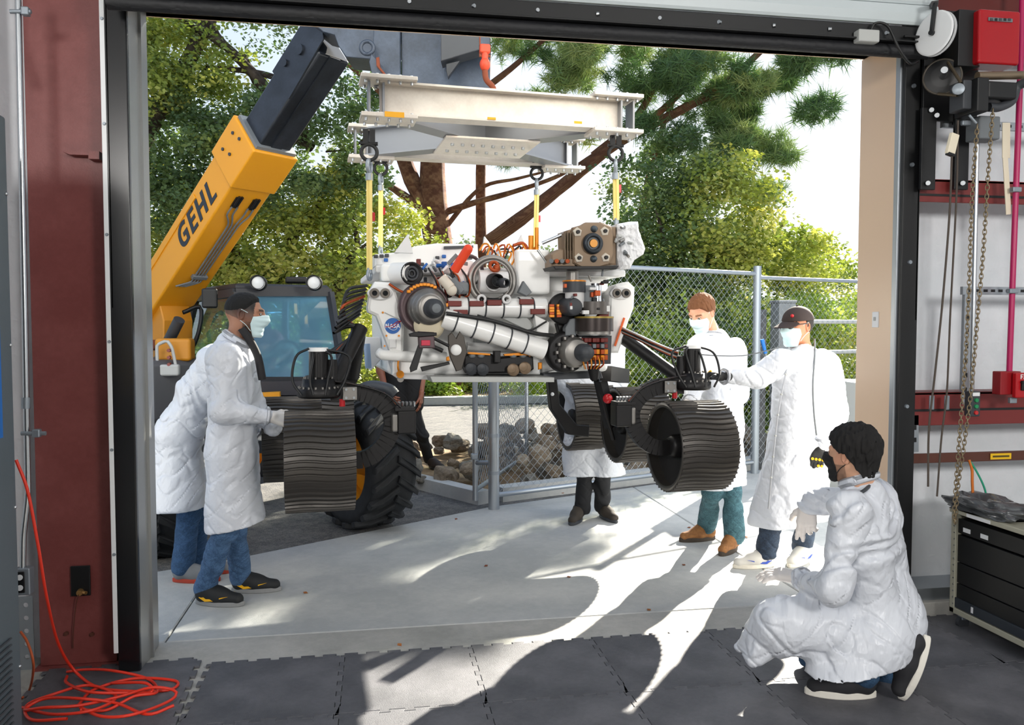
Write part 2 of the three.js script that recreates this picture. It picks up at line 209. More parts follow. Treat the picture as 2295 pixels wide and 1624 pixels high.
for (let i = 0; i < 8; i++) for (let j = 0; j < 3; j++) {
  const m = new THREE.Mesh(matGeo, M.foam); m.name = numbered('floor_mat'); m.position.set(-0.79 + i * 0.605, 0, -3.215 + j * 0.605); m.castShadow = m.receiveShadow = true; scene.add(m);
  tag(m, 'dark grey interlocking foam floor mat joined inside the doorway', 'floor mat', 'interlocking mats in the doorway');
}
{ const m = mesh('floor_mat', ext(matShape(0.66), 0.012, 0.0015).rotateX(-Math.PI / 2).translate(0, 0.007, 0), M.foam); m.position.set(-1.47, 0, -3.2); m.rotation.y = 0.05; tag(m, 'separate worn dark foam mat lying under the red cable coil', 'floor mat'); }

// ---------- ground outside ----------
const A0 = V(-1.5, 0, -5.25), A1 = V(0.95, 0, -6.85), A2 = V(4.6, 0, -8.35);
const slabs = new THREE.Group(); slabs.name = 'apron'; slabs.userData = { kind: 'structure', label: 'pale concrete apron slabs outside the door', category: 'pavement' }; scene.add(slabs); taken.add('apron');
function slabPoly(pts) { return ext(pts.map(([x, z]) => [x, -z]), 0.15, 0.006).rotateX(-Math.PI / 2).translate(0, -0.075, 0); }
const zb = (x) => x < 0.95 ? lerp(A0.z, A1.z, (x - A0.x) / (A1.x - A0.x)) : lerp(A1.z, A2.z, (x - A1.x) / (A2.x - A1.x));
const jx = [-3.4, -1.055, 2.45, 6.2];
for (let i = 0; i < 3; i++) { const a = jx[i] + 0.004, b = jx[i + 1] - 0.004, z0 = -4.162, poly = [[a, z0], [b, z0], [b, zb(b)]]; if (a < 0.95 && b > 0.95) poly.push([0.95, A1.z]); poly.push([a, Math.min(zb(a), z0 - 0.3)]); mesh('slab', slabPoly(poly), M.concrete, slabs); }
struct('road', boxTo(-30, 30, -0.35, -0.03, -4.17, -16.2), M.asphalt, 'worn asphalt yard and road behind the telehandler', 'road');
struct('verge', boxTo(-40, 40, -0.35, 0.1, -16.45, -70), M.dirt, 'bare planted bank beyond the far kerb', 'ground');
{ const k = thing('kerb', 'long concrete kerb along the far side of the road', 'kerb', V(0, -0.03, -16.3)); for (let i = 0; i < 24; i++) mesh('kerb_stone', boxTo(-24 + i * 2, -22.02 + i * 2, 0, 0.16, 0.12, -0.18, 0.02), M.concrete, k); k.userData.kind = 'structure'; }
{ const k = thing('kerb', 'low concrete kerb between the yard and the rubble by the gate', 'kerb', V(0, -0.03, 0)); const a = onFloor(930, 1083), b = onFloor(1085, 1122); mesh('kerb_stone', bar(V(a.x, 0.05, a.z), V(b.x, 0.05, b.z), 0.14, 0.14), M.concrete, k); mesh('kerb_stone', bar(V(b.x + 0.15, 0.05, b.z - 0.12), V(4.3, 0.05, -8.45), 0.16, 0.16), M.concrete, k); k.userData.kind = 'structure'; }
struct('rubble_bed', ext([[-0.2, 8.7], [1.2, 7.42], [4.3, 8.72], [5, 10.5], [2.5, 10.2], [0.2, 10.3]], 0.12, 0.02).rotateX(-Math.PI / 2).translate(0, -0.07, 0), M.dirt, 'bare earth bed under the heap of broken rocks', 'ground');
// ---------- trees ----------
function leafClump(n, spread, len, wid) { // a spray of small folded leaves
  const pos = [], nor = [], q = new THREE.Quaternion(), e = new THREE.Euler();
  for (let i = 0; i < n; i++) {
    const c = V(rr(-1, 1), rr(-0.8, 0.8), rr(-1, 1)); if (c.length() > 1) c.normalize(); c.multiplyScalar(spread); q.setFromEuler(e.set(rr(-1.3, 1.3), rr(0, 6.3), rr(-0.8, 0.8)));
    const L = len * rr(0.7, 1.25), w = wid * rr(0.7, 1.2), P = [V(0, 0, 0), V(w, 0.12 * w, L * 0.45), V(0, 0, L), V(-w, 0.12 * w, L * 0.45)].map((p) => p.applyQuaternion(q).add(c));
    for (const [a, b, d] of [[0, 1, 2], [0, 2, 3]]) { const nn = P[b].clone().sub(P[a]).cross(P[d].clone().sub(P[a])).normalize(); for (const k of [a, b, d]) { pos.push(P[k].x, P[k].y, P[k].z); nor.push(nn.x, nn.y, nn.z); } }
  }
  const g = new THREE.BufferGeometry(); g.setAttribute('position', new THREE.Float32BufferAttribute(pos, 3)); g.setAttribute('normal', new THREE.Float32BufferAttribute(nor, 3)); return g;
}
function needleTuft(n, len) { // radiating pine needles on a twig end
  const pos = [], nor = [];
  for (let i = 0; i < n; i++) {
    const d = V(rr(-1, 1), rr(-0.55, 1), rr(-1, 1)).normalize(), s = d.clone().cross(V(rr(-1, 1), rr(-1, 1), rr(-1, 1))).normalize().multiplyScalar(0.007), o = V(rr(-0.06, 0.06), rr(-0.06, 0.06), rr(-0.06, 0.06)), L = len * rr(0.7, 1.1), t = o.clone().addScaledVector(d, L);
    const nn = d.clone().cross(s).normalize(); for (const p of [o.clone().add(s), o.clone().sub(s), t]) { pos.push(p.x, p.y, p.z); nor.push(nn.x, nn.y, nn.z); }
  }
  const g = new THREE.BufferGeometry(); g.setAttribute('position', new THREE.Float32BufferAttribute(pos, 3)); g.setAttribute('normal', new THREE.Float32BufferAttribute(nor, 3)); return g;
}
const leafMat = PHY({ color: '#ffffff', roughness: 0.7, transmission: 0.45, thickness: 0, side: THREE.DoubleSide }), needleMat = PHY({ color: '#ffffff', roughness: 0.75, transmission: 0.35, thickness: 0, side: THREE.DoubleSide });
const clumpA = leafClump(15, 0.17, 0.085, 0.027), clumpB = leafClump(15, 0.16, 0.07, 0.023), tuftA = needleTuft(44, 0.24);
function foliage(parent, name, geo, mat, blobs, palette, scale = 1, dens = 0.62, gather = 16) { // blobs: centre, radii, count
  const o = parent.position, list = [], ball = () => { for (;;) { const d = V(rr(-1, 1), rr(-1, 1), rr(-1, 1)); if (d.length() <= 1) return d; } };
  for (const [c, r, n, pal = palette] of blobs) { // twigs gather into sprays with gaps between them
    const sprays = Math.max(3, Math.round(n * dens / gather)); for (let i = 0; i < sprays; i++) { const d = ball(), k = Math.pow(Math.max(0.05, d.length()), -0.25), q = V(c.x + d.x * k * r[0], c.y + d.y * k * r[1], c.z + d.z * k * r[2]), w = rr(0.2, 0.46) * Math.min(1, Math.max(r[0], r[1])), m = Math.round(rr(0.65, 1.35) * gather), sh = rnd(); for (let j = 0; j < m; j++) { const e = ball(); list.push([V(q.x + e.x * w * 1.3 - o.x, q.y + e.y * w * 0.75 - o.y, q.z + e.z * w * 1.3 - o.z), pal, sh]); } }
  }
  const im = new THREE.InstancedMesh(geo, mat, list.length), m = new THREE.Matrix4(), q = new THREE.Quaternion(), e = new THREE.Euler(), col = new THREE.Color(), c2 = new THREE.Color();
  list.forEach(([p, pal, sh], i) => { q.setFromEuler(e.set(rr(-0.6, 0.6), rr(0, 6.3), rr(-0.6, 0.6))); const s = scale * rr(0.75, 1.35); m.compose(p, q, V(s, s, s)); im.setMatrixAt(i, m); const t = clamp(sh * 0.7 + rnd() * 0.45 - 0.07, 0, 0.999) * (pal.length - 1), k = Math.min(pal.length - 2, Math.floor(t)); col.set(pal[k]).lerp(c2.set(pal[k + 1]), t - k); im.setColorAt(i, col); });
  im.name = name; im.userData.kind = 'stuff'; im.castShadow = im.receiveShadow = true; parent.add(im); return im;
}
function branches(t, name, list, mat) { for (const [pts, r0, r1, nm] of list) mesh(nm || name, taper(pts.map((p) => p.clone().sub(t.position)), r0, r1, 22, 9, 0.12), mat, t); }
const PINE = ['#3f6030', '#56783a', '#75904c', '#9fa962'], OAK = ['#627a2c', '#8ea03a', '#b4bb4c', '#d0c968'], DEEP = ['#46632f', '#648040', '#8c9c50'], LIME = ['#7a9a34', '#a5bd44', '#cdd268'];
{ // tall pine whose red trunk rises behind the rover
  const D = 18, b = at(1010, 905, D), t = thing('pine_tree', 'tall pine with reddish forked trunk behind the rover', 'tree', V(b.x, 0, b.z));
  const p = (x, y, d = D) => at(x, y, d);
  branches(t, 'branch', [
    [[V(b.x, -0.1, b.z), p(1000, 760), p(985, 560), p(972, 480), p(970, 330), p(985, 150), p(1010, -100), p(1060, -500)], 0.38, 0.13, 'trunk'],
    [[p(975, 500), p(930, 420), p(900, 340), p(860, 200), p(800, 60), p(760, -60)], 0.2, 0.08], [[p(965, 480), p(915, 445), p(860, 410), p(780, 380)], 0.12, 0.04],
    [[p(985, 480), p(1060, 455), p(1150, 430), p(1260, 390), p(1330, 345)], 0.08, 0.03], [[p(990, 520), p(1080, 420), p(1160, 400), p(1280, 370)], 0.06, 0.02],
    [[p(1090, 545, 16), p(1180, 480, 15.5), p(1280, 400, 15), p(1390, 315, 14.6), p(1500, 260, 14.2), p(1580, 215, 14), p(1650, 165, 13.8), p(1760, 60, 13.5)], 0.15, 0.05],
    [[p(1400, 310, 14.6), p(1480, 250, 14.4), p(1550, 180, 14.2), p(1640, 60, 14)], 0.08, 0.03], [[p(1440, 290, 14.4), p(1560, 235, 14.2), p(1660, 200, 14)], 0.05, 0.02], [[p(1330, 350, 14.8), p(1420, 270, 14.6), p(1500, 120, 14.5), p(1540, -40, 14.4)], 0.08, 0.03],
    [[p(980, 300), p(1060, 220, 16), p(1150, 150, 15.5), p(1250, 60, 15)], 0.1, 0.04], [[p(975, 350), p(900, 250, 16), p(800, 160, 15.5), p(680, 60, 15)], 0.1, 0.04],
    [[p(1420, 640, 15), p(1440, 470, 15), p(1480, 300, 15), p(1520, 200, 15)], 0.1, 0.04],
  ], M.bark);
  foliage(t, 'needles', tuftA, needleMat, [
    [p(1200, 150, 15.5), [1.5, 0.9, 1.5], 620], [p(1420, 130, 14.6), [1.5, 0.9, 1.4], 760], [p(1620, 150, 14), [1.2, 0.8, 1.3], 780], [p(1720, 230, 13.8), [0.95, 0.75, 1], 560], [p(1600, 300, 14.2), [1.1, 0.7, 1.2], 560], [p(1500, 330, 14.6), [1.1, 0.6, 1.2], 320], [p(1680, 360, 14), [0.7, 0.6, 1], 260], [p(1780, 140, 13.8), [0.7, 0.5, 0.9], 330], [p(1830, 130, 13.8), [0.45, 0.2, 0.6], 60],
    [p(1560, -60, 14), [2.2, 1, 1.8], 420], [p(1780, -10, 13.6), [1.1, 0.8, 1.2], 220], [p(1250, -80, 15), [2.2, 1, 1.8], 700], [p(900, -60, 15.5), [2.2, 1.0, 1.8], 600], [p(1000, 220, 16.5), [1.4, 0.9, 1.2], 300], [p(1350, 240, 15), [1, 0.6, 1], 320], [p(1130, 330, 16), [0.9, 0.5, 1], 130], [p(1060, 120, 16), [1, 0.7, 1], 260], [p(1850, 20, 13.4), [0.7, 0.5, 0.9], 160],
    [p(1560, -330, 13.5), [2.6, 1.2, 2.2], 300], [p(1850, -260, 13), [1.3, 1.2, 1.6], 110], [p(1745, -255, 13.4), [0.9, 0.9, 1], 1000], [p(1200, -350, 14.5), [2.6, 1.2, 2], 300],  // unseen crown above the view; densest clump placed to keep sun off the cabinet
  ], PINE, 1.0, 0.4, 32);
}
{ const D = 18.6, b = at(1078, 880, D), t = thing('pine_tree', 'slim straight red pine trunk right of the forked pine', 'tree', V(b.x, 0, b.z)), p = (x, y, d = D) => at(x, y, d);
  branches(t, 'branch', [[[V(b.x, -0.1, b.z), p(1078, 560), p(1078, 350), p(1090, 120), p(1080, -120)], 0.15, 0.09, 'trunk']], M.bark); foliage(t, 'needles', tuftA, needleMat, [[p(1130, 60, D), [1.2, 0.8, 1.2], 260], [p(1080, -150, D), [1.6, 1, 1.4], 300]], PINE); }
{ // pine and oak crowns at the left
  const D = 13.5, b = at(700, 830, D), t = thing('oak_tree', 'sprawling oak with crooked dark limbs behind the telehandler boom', 'tree', V(b.x, 0, b.z)), p = (x, y, d = D) => at(x, y, d);
  branches(t, 'limb', [[[V(b.x, -0.1, b.z), p(690, 720), p(640, 640), p(600, 600)], 0.2, 0.12, 'trunk'], [[p(640, 640), p(560, 610), p(530, 560), p(520, 520), p(460, 470)], 0.09, 0.03], [[p(600, 610), p(650, 540), p(640, 490), p(600, 460)], 0.09, 0.03], [[p(650, 545), p(700, 480), p(740, 420), p(800, 400)], 0.06, 0.02], [[p(690, 720), p(760, 640), p(800, 560), p(790, 480)], 0.12, 0.03], [[p(700, 600), p(760, 590), p(830, 540)], 0.05, 0.02], [[p(530, 560), p(470, 580), p(400, 570)], 0.05, 0.02]], M.barkDark);
  foliage(t, 'leaves', clumpA, leafMat, [[p(470, 500, 13.8), [1.3, 0.9, 1.1], 700], [p(620, 560, 13.5), [1.1, 0.7, 1], 620], [p(760, 600, 13.5), [0.9, 0.7, 1], 480], [p(680, 450, 13.6), [1, 0.55, 1], 460], [p(400, 640, 13.6), [0.9, 0.9, 1], 420], [p(560, 700, 13.8), [1.2, 0.9, 1], 500], [p(800, 480, 13.8), [0.7, 0.8, 1], 300], [p(800, 760, 14.5), [1, 0.8, 1], 360], [p(900, 560, 15), [0.9, 0.8, 0.9], 300], [p(280, 560, 13.4), [1, 1.6, 1], 400]], OAK);
}
{ const D = 12.5, b = at(520, 830, D), t = thing('pine_tree', 'dense yellow-green tree crown behind the yellow boom', 'tree', V(b.x - 2.5, 0, b.z)), p = (x, y, d = D) => at(x, y, d);
  branches(t, 'branch', [[[V(b.x - 2.5, -0.1, b.z), p(240, 500), p(330, 300), p(420, 140), p(520, -60)], 0.2, 0.1, 'trunk'], [[p(690, 310, 12.8), p(590, 190, 12.6), p(500, 100, 12.4), p(380, 20, 12.2), p(300, -40, 12)], 0.1, 0.05], [[p(545, 140, 12.5), p(490, 80, 12.4), p(460, 20, 12.4)], 0.05, 0.03], [[p(640, 180, 12.6), p(560, 160, 12.6), p(400, 148, 12.4), p(330, 140, 12.4)], 0.05, 0.03], [[p(700, 330, 12.8), p(640, 290, 12.8), p(540, 120, 12.6)], 0.09, 0.06], [[p(870, 260, 13), p(790, 330, 13), p(730, 340, 13)], 0.03, 0.015]], M.barkDark);
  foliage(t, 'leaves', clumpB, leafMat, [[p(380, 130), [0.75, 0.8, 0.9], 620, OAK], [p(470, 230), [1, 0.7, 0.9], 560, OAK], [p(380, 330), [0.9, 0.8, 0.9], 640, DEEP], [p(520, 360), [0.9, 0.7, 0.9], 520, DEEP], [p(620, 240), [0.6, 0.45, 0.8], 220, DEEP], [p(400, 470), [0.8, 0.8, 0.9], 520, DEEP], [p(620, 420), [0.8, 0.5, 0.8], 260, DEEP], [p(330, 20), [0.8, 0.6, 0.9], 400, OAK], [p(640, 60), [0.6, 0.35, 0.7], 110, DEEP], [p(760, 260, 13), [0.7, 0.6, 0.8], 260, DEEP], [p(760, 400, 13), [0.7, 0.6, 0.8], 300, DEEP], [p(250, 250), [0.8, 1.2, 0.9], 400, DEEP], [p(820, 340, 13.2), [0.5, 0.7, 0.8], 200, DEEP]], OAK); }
{ // rounded light green tree over the fence
  const D = 12.4, b = at(1600, 890, D), t = thing('leafy_tree', 'rounded light green tree rising over the chain-link fence', 'tree', V(b.x, 0, b.z)), p = (x, y, d = D) => at(x, y, d);
  branches(t, 'limb', [[[V(b.x, -0.1, b.z), p(1590, 760), p(1580, 640), p(1600, 520)], 0.13, 0.05, 'trunk'], [[p(1585, 660), p(1680, 560), p(1760, 500)], 0.06, 0.02], [[p(1590, 680), p(1500, 560), p(1470, 470)], 0.06, 0.02]], M.barkDark);
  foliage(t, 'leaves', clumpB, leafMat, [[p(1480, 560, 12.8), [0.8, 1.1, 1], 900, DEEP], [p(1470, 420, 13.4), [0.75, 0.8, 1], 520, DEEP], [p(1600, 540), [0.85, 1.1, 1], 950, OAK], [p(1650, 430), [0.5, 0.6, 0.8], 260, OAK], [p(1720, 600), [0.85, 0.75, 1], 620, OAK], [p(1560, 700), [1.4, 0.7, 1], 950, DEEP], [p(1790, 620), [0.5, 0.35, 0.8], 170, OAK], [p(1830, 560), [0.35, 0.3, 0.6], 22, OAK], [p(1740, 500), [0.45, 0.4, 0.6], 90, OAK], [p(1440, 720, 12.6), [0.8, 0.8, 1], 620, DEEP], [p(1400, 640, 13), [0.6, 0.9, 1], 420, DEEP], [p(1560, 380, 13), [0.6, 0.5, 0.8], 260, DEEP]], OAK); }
{ const D = 11.6; [[1480, 800, 0.9, LIME], [1600, 830, 0.9, DEEP], [1830, 640, 0.62, OAK], [1900, 720, 0.5, LIME], [1760, 790, 0.8, LIME], [1880, 830, 0.8, OAK]].forEach(([x, y, r, pal], i) => { const c = at(x, y, i === 2 || i === 3 ? 16 : D), q = i === 2 || i === 3 ? 1.35 : 1, t = thing('shrub', ['dark hedge behind the fence beside the tall post', 'leafy hedge behind the person holding the rover', 'pale bush over the far wall by the sky', 'bright bush by the beige reveal over the pipe rail', 'lime bush behind the capped person', 'bush beside the grey vent unit'][i], 'shrub', V(c.x, 0, c.z)); mesh('stem', taper([V(0, -0.1, 0), V(0.05, c.y * 0.5, 0), V(0, c.y, 0)], 0.05, 0.02, 8, 6), M.barkDark, t); foliage(t, 'leaves', clumpB, leafMat, [[c, [r * 1.15 * q, r * q, r * q], Math.round(900 * r)], [V(c.x, c.y * 0.4, c.z), [r * q, c.y * 0.5, r * q], Math.round(500 * r)]], pal); }); }
{ // planting on the far bank
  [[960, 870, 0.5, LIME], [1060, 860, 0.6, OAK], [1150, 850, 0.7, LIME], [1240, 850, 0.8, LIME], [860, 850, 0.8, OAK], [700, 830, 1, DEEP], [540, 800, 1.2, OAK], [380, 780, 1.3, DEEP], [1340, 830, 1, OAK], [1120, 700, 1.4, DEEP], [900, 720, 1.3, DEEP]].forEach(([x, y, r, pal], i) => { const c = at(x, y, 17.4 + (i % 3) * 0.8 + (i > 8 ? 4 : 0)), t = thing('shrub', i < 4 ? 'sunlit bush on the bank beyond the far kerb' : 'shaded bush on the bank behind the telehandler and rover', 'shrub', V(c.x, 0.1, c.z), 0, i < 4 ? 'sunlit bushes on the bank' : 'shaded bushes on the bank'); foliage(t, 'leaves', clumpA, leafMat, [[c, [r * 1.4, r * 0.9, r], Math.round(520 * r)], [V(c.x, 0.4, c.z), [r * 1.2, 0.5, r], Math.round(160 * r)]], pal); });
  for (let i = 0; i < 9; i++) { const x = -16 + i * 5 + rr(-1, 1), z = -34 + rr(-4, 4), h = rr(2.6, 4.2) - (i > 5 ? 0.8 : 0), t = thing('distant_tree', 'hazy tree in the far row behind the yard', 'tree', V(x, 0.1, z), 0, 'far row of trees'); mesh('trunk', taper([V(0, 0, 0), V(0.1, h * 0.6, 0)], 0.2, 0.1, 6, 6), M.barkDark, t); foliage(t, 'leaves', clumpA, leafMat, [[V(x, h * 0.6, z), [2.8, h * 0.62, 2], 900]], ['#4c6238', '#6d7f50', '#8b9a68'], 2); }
}
for (const [x, z, h] of [[-8.5, -13, 5], [-12.5, -17, 6], [-7, -19, 4.5]]) { const t = thing('roadside_tree', 'leafy tree at the yard edge past the telehandler', 'tree', V(x, -0.03, z), 0, 'yard edge trees'); mesh('trunk', taper([V(0, 0, 0), V(0.15, h * 0.5, 0)], 0.2, 0.1, 8, 7), M.barkDark, t); foliage(t, 'leaves', clumpA, leafMat, [[V(x, h * 0.62, z), [2.2, h * 0.42, 2], 1300]], OAK, 1.3); }
// ---------- fence, gate, rocks ----------
function chainLink(parent, a, b, y0, y1, pitch = 0.055) { // woven diamond wires between two posts
  const d = V(b.x - a.x, 0, b.z - a.z), L = d.length(); d.normalize(); const n = V(-d.z, 0, d.x), g = [], h = y1 - y0, pt = (s, y, o) => V(a.x + d.x * s + n.x * o, y, a.z + d.z * s + n.z * o).sub(parent.position);
  const st = pitch * 1.41;
  for (let s = -h; s < L; s += st) for (const dir of [1, -1]) { let s0 = s, s1 = s + h, ya = dir > 0 ? y0 : y1, yb = dir > 0 ? y1 : y0; if (s0 < 0) { ya = lerp(ya, yb, -s0 / h); s0 = 0; } if (s1 > L) { yb = lerp(ya, yb, (L - s0) / (s1 - s0)); s1 = L; } if (s1 - s0 > 0.01) g.push(cyl(pt(s0, ya, dir * 0.003), pt(s1, yb, dir * 0.003), 0.0017, 0.0017, 4, true)); }
  const m = mesh('chain_link_mesh', g, M.galv, parent); m.userData.kind = 'stuff'; return m;
}
const F0 = V(0.975, 0, -6.77), F1 = V(3.96, 0, -7.97);
{
  const f = thing('chain_link_fence', 'galvanised chain-link fence running from the gate post to the tall corner post', 'fence', F0.clone()); const l = (v) => v.clone().sub(F0), Y = (v, y) => V(v.x, y, v.z);
  chainLink(f, F0, F1, 0.12, 2.1); mesh('gate_post', cyl(V(0, 0, 0), V(0, 2.25, 0), 0.048, 0.048, 16), M.galv, f); mesh('corner_post', cyl(l(F1), l(Y(F1, 2.2)), 0.042, 0.042, 14), M.zinc, f);
  mesh('top_rail', cyl(V(0, 2.12, 0), l(Y(F1, 2.12)), 0.022, 0.022, 10), M.zinc, f); mesh('bottom_rail', cyl(V(0.03, 0.12, 0), l(Y(F1, 0.12)), 0.022, 0.022, 10), M.galv, f); for (const y of [0.3, 0.62, 1.2, 1.8]) mesh('post_band', cyl(V(0, y, 0), V(0, y + 0.03, 0), 0.052, 0.052, 16), M.zinc, f);
  const g0 = V(0.83, 0, -6.9), g1 = V(1.62, 0, -8.7), g = thing('chain_link_gate', 'open chain-link gate leaf folded back beside the gate post', 'gate', g0.clone()), k = (v, y) => V(v.x - g0.x, y, v.z - g0.z);
  chainLink(g, g0, g1, 0.15, 2.0); for (const [a, b, r] of [[k(g0, 0.05), k(g0, 2.05), 0.024], [k(g1, 0.05), k(g1, 2.05), 0.022], [k(g0, 2.02), k(g1, 2.02), 0.02], [k(g0, 0.14), k(g1, 0.14), 0.02]]) mesh('frame_pipe', cyl(a, b, r, r, 12), M.galv, g);
  mesh('latch', [cyl(V(0, 0.38, 0.0), V(0.13, 0.4, 0.12), 0.02), box(0.06, 0.05, 0.06, -0.01, 0.44, 0.02, 0.01)], M.zinc, g);
  const r = thing('chain_link_fence', 'farther chain-link fence with pale top rail behind the capped person', 'fence', V(F1.x, 0, F1.z)); const r1 = V(6.6, 0, -8.9); chainLink(r, F1, r1, 0.1, 2.05, 0.06); mesh('top_rail', cyl(V(0, 2.08, 0), V(r1.x - F1.x, 2.08, r1.z - F1.z), 0.02), M.zinc, r); for (const y of [1.62, 1.25]) mesh('rail', cyl(V(0.75, y, -0.75), V(r1.x - F1.x, y, r1.z - F1.z - 0.6), 0.025), M.lightGrey, r); mesh('end_post', cyl(V(r1.x - F1.x, 0, r1.z - F1.z), V(r1.x - F1.x, 2.15, r1.z - F1.z), 0.035), M.zinc, r);
}
{ const b = at(1752, 900, 8.9), u = thing('utility_cabinet', 'tall grey utility post box behind the capped person', 'utility box', V(b.x, 0, b.z)); mesh('body', boxTo(-0.1, 0.1, 0, 1.82, -0.1, 0.1, 0.01), M.midGrey, u); mesh('cap', boxTo(-0.11, 0.11, 1.82, 1.85, -0.11, 0.11, 0.01), M.midGrey, u); mesh('side_post', boxTo(-0.3, -0.22, 0, 1.75, -0.05, 0.05), M.darkGrey, u);
  const c = at(1712, 760, 7.9), h = thing('blue_handle_tool', 'blue and grey hose nozzle hanging on the fence post', 'tool', c); mesh('grip', cyl(V(-0.02, 0, 0), V(0.02, -0.14, 0), 0.02, 0.016, 10), M.blue, h); mesh('stem', cyl(V(0.02, -0.14, 0), V(0.06, -0.4, 0.02), 0.012), M.midGrey, h);
  const a = at(1905, 905, 7.6), v = thing('vent_unit', 'pale louvred air unit outside by the beige reveal', 'air unit', V(a.x + 0.2, 0, a.z)); mesh('housing', boxTo(-0.28, 0.5, 0, 1.05, -0.3, 0.3, 0.01), M.lightGrey, v); for (let i = 0; i < 9; i++) mesh('louvre', box(0.5, 0.012, 0.03, 0.1, 0.6 + i * 0.045, 0.31, 0, [0.5, 0, 0]), M.midGrey, v); }
{ const rockGeo = []; for (let k = 0; k < 7; k++) { const g = new THREE.IcosahedronGeometry(1, 2), p = g.attributes.position, q = V(0, 0, 0), s = k * 7.3; for (let i = 0; i < p.count; i++) { q.fromBufferAttribute(p, i); const f = 1 + 0.35 * noise3(q.x * 1.3 + s, q.y * 1.3, q.z * 1.3) + 0.12 * noise3(q.x * 4 + s, q.y * 4, q.z * 4), w = 0.85; q.multiplyScalar(f); p.setXYZ(i, q.x * (0.8 + 0.06 * k), clamp(q.y, -w, w) * 0.72, q.z * 0.9); } g.computeVertexNormals(); rockGeo.push(metricUV(norm(g))); }
  const rm = [['#b8a289', '#e6d6bf'], ['#a58e74', '#d8c5ab'], ['#c6ad90', '#f0e4d0'], ['#a09a8e', '#cfc9bd']].map(([a, b]) => MAT({ map: tint(nPatch, hex(a), hex(b), 0.9, 1.3), bumpMap: grey(nFine, 0.4), bumpScale: 0.05, roughness: 0.9 }));
  const done = []; for (let i = 0; i < 4000 && done.length < 280; i++) { const x = lerp(0.15, 4.5, rnd()), v = rnd(), z = zb(Math.max(x, 0.9)) - 0.42 - (x < 1 ? 0.45 : 0) - v * 2.2, s = rr(0.06, 0.15), gt = Math.abs((x - 0.83) * 1.8 + (z + 6.9) * 0.79) / 1.966; if ((x < 0.9 && z > -7.6) || gt < s * 1.3 + 0.05 || Math.hypot(x - 0.55, z + 8.8) < 0.75) continue;
    let y = 0.04 + s * 0.55, ok = true; for (const q of done) { const h = Math.hypot(x - q.x, z - q.z), R = (s + q.s) * 0.98; if (h < R) y = Math.max(y, q.y + Math.sqrt(R * R - h * h) * 0.86); } const top = x > 1.15 ? 0.14 + 0.2 * Math.sin(Math.min(1, v * 1.2) * 2.4) : 0.12; if (y > top + 0.08) continue;
    const n = done.length, m = new THREE.Mesh(rockGeo[n % 7], rm[n % 4]); done.push({ x, y, z, s }); m.name = numbered('rock'); m.scale.setScalar(s); m.position.set(x, y, z); m.rotation.set(rr(-0.3, 0.3), rr(0, 6), rr(-0.3, 0.3)); m.castShadow = m.receiveShadow = true; scene.add(m); tag(m, 'tan broken rock in the rubble heap behind the chain-link fence', 'rock', 'rubble heap'); } }
{ const g = ext([[0, 0], [0.018, 0.012], [0.03, 0], [0.018, -0.014]], 0.002); const lm = [MAT({ color: '#7a3f1c' }), MAT({ color: '#9a5a20' })]; [[1540, 1183, 0], [1675, 1206, 0], [1280, 1293, 0], [1450, 1365, 0], [1085, 1270, 0], [900, 1449, 0.013], [1535, 1265, 0], [1258, 1105, 0], [1020, 1165, 0], [690, 1330, 0]].forEach(([x, y, h], i) => { const p = onFloor(x, y, h), m = mesh('fallen_leaf', g.clone().rotateX(-Math.PI / 2), lm[i % 2]); m.position.set(p.x, h + 0.004, p.z); m.rotation.set(0.1, i * 1.7, 0.1); tag(m, 'small brown dead leaf lying flat on the ground', 'leaf', 'dead leaves on the ground'); }); }
// ---------- workshop lamps out of view behind the camera, placed to light coats and rover ----------
function unseen_floodlight(x, y, z, tx, ty, tz, power, label) {
  const t = thing('unseen_floodlight_stand', label, 'unseen_floodlight', V(x, 0, z)), d = V(tx - x, ty - y, tz - z).normalize(), c = V(0, y, 0);
  mesh('pole', cyl(V(0, 0.35, 0), V(0, y - 0.1, 0), 0.018, 0.014), M.black, t); for (let k = 0; k < 3; k++) { const a = k * 2.1; mesh('leg', cyl(V(0, 0.75, 0), V(Math.cos(a) * 0.5, 0.012, Math.sin(a) * 0.5), 0.011), M.black, t); }
  const q = new THREE.Quaternion().setFromUnitVectors(V(0, 0, 1), d); const h = mesh('lamp_housing', [boxTo(-0.62, 0.62, -0.47, 0.47, -0.22, -0.02, 0.03)], M.black, t); h.position.copy(c); h.quaternion.copy(q);
  const f = mesh('lamp_face', boxTo(-0.58, 0.58, -0.43, 0.43, -0.02, -0.01), MAT({ color: '#ffffff', emissive: '#fff6ea', emissiveIntensity: 1.2, roughness: 0.5 }), t); f.position.copy(c); f.quaternion.copy(q);
  const l = new THREE.RectAreaLight(new THREE.Color(1, 0.97, 0.93), power, 1.16, 0.86); l.name = 'unseen_floodlight'; l.position.copy(V(x, y, z).addScaledVector(d, 0.01)); l.lookAt(V(x, y, z).addScaledVector(d, 2)); scene.add(l);
}
unseen_floodlight(-2.2, 3.0, 2.6, 0.8, 1.1, -4.8, 38, 'unseen flood lamp on a tripod beside the left wall lighting rover and coats');
unseen_floodlight(3.2, 3.0, 2.4, 0.8, 1.1, -4.8, 38, 'unseen flood lamp on a tripod beside the right wall lighting rover and coats');
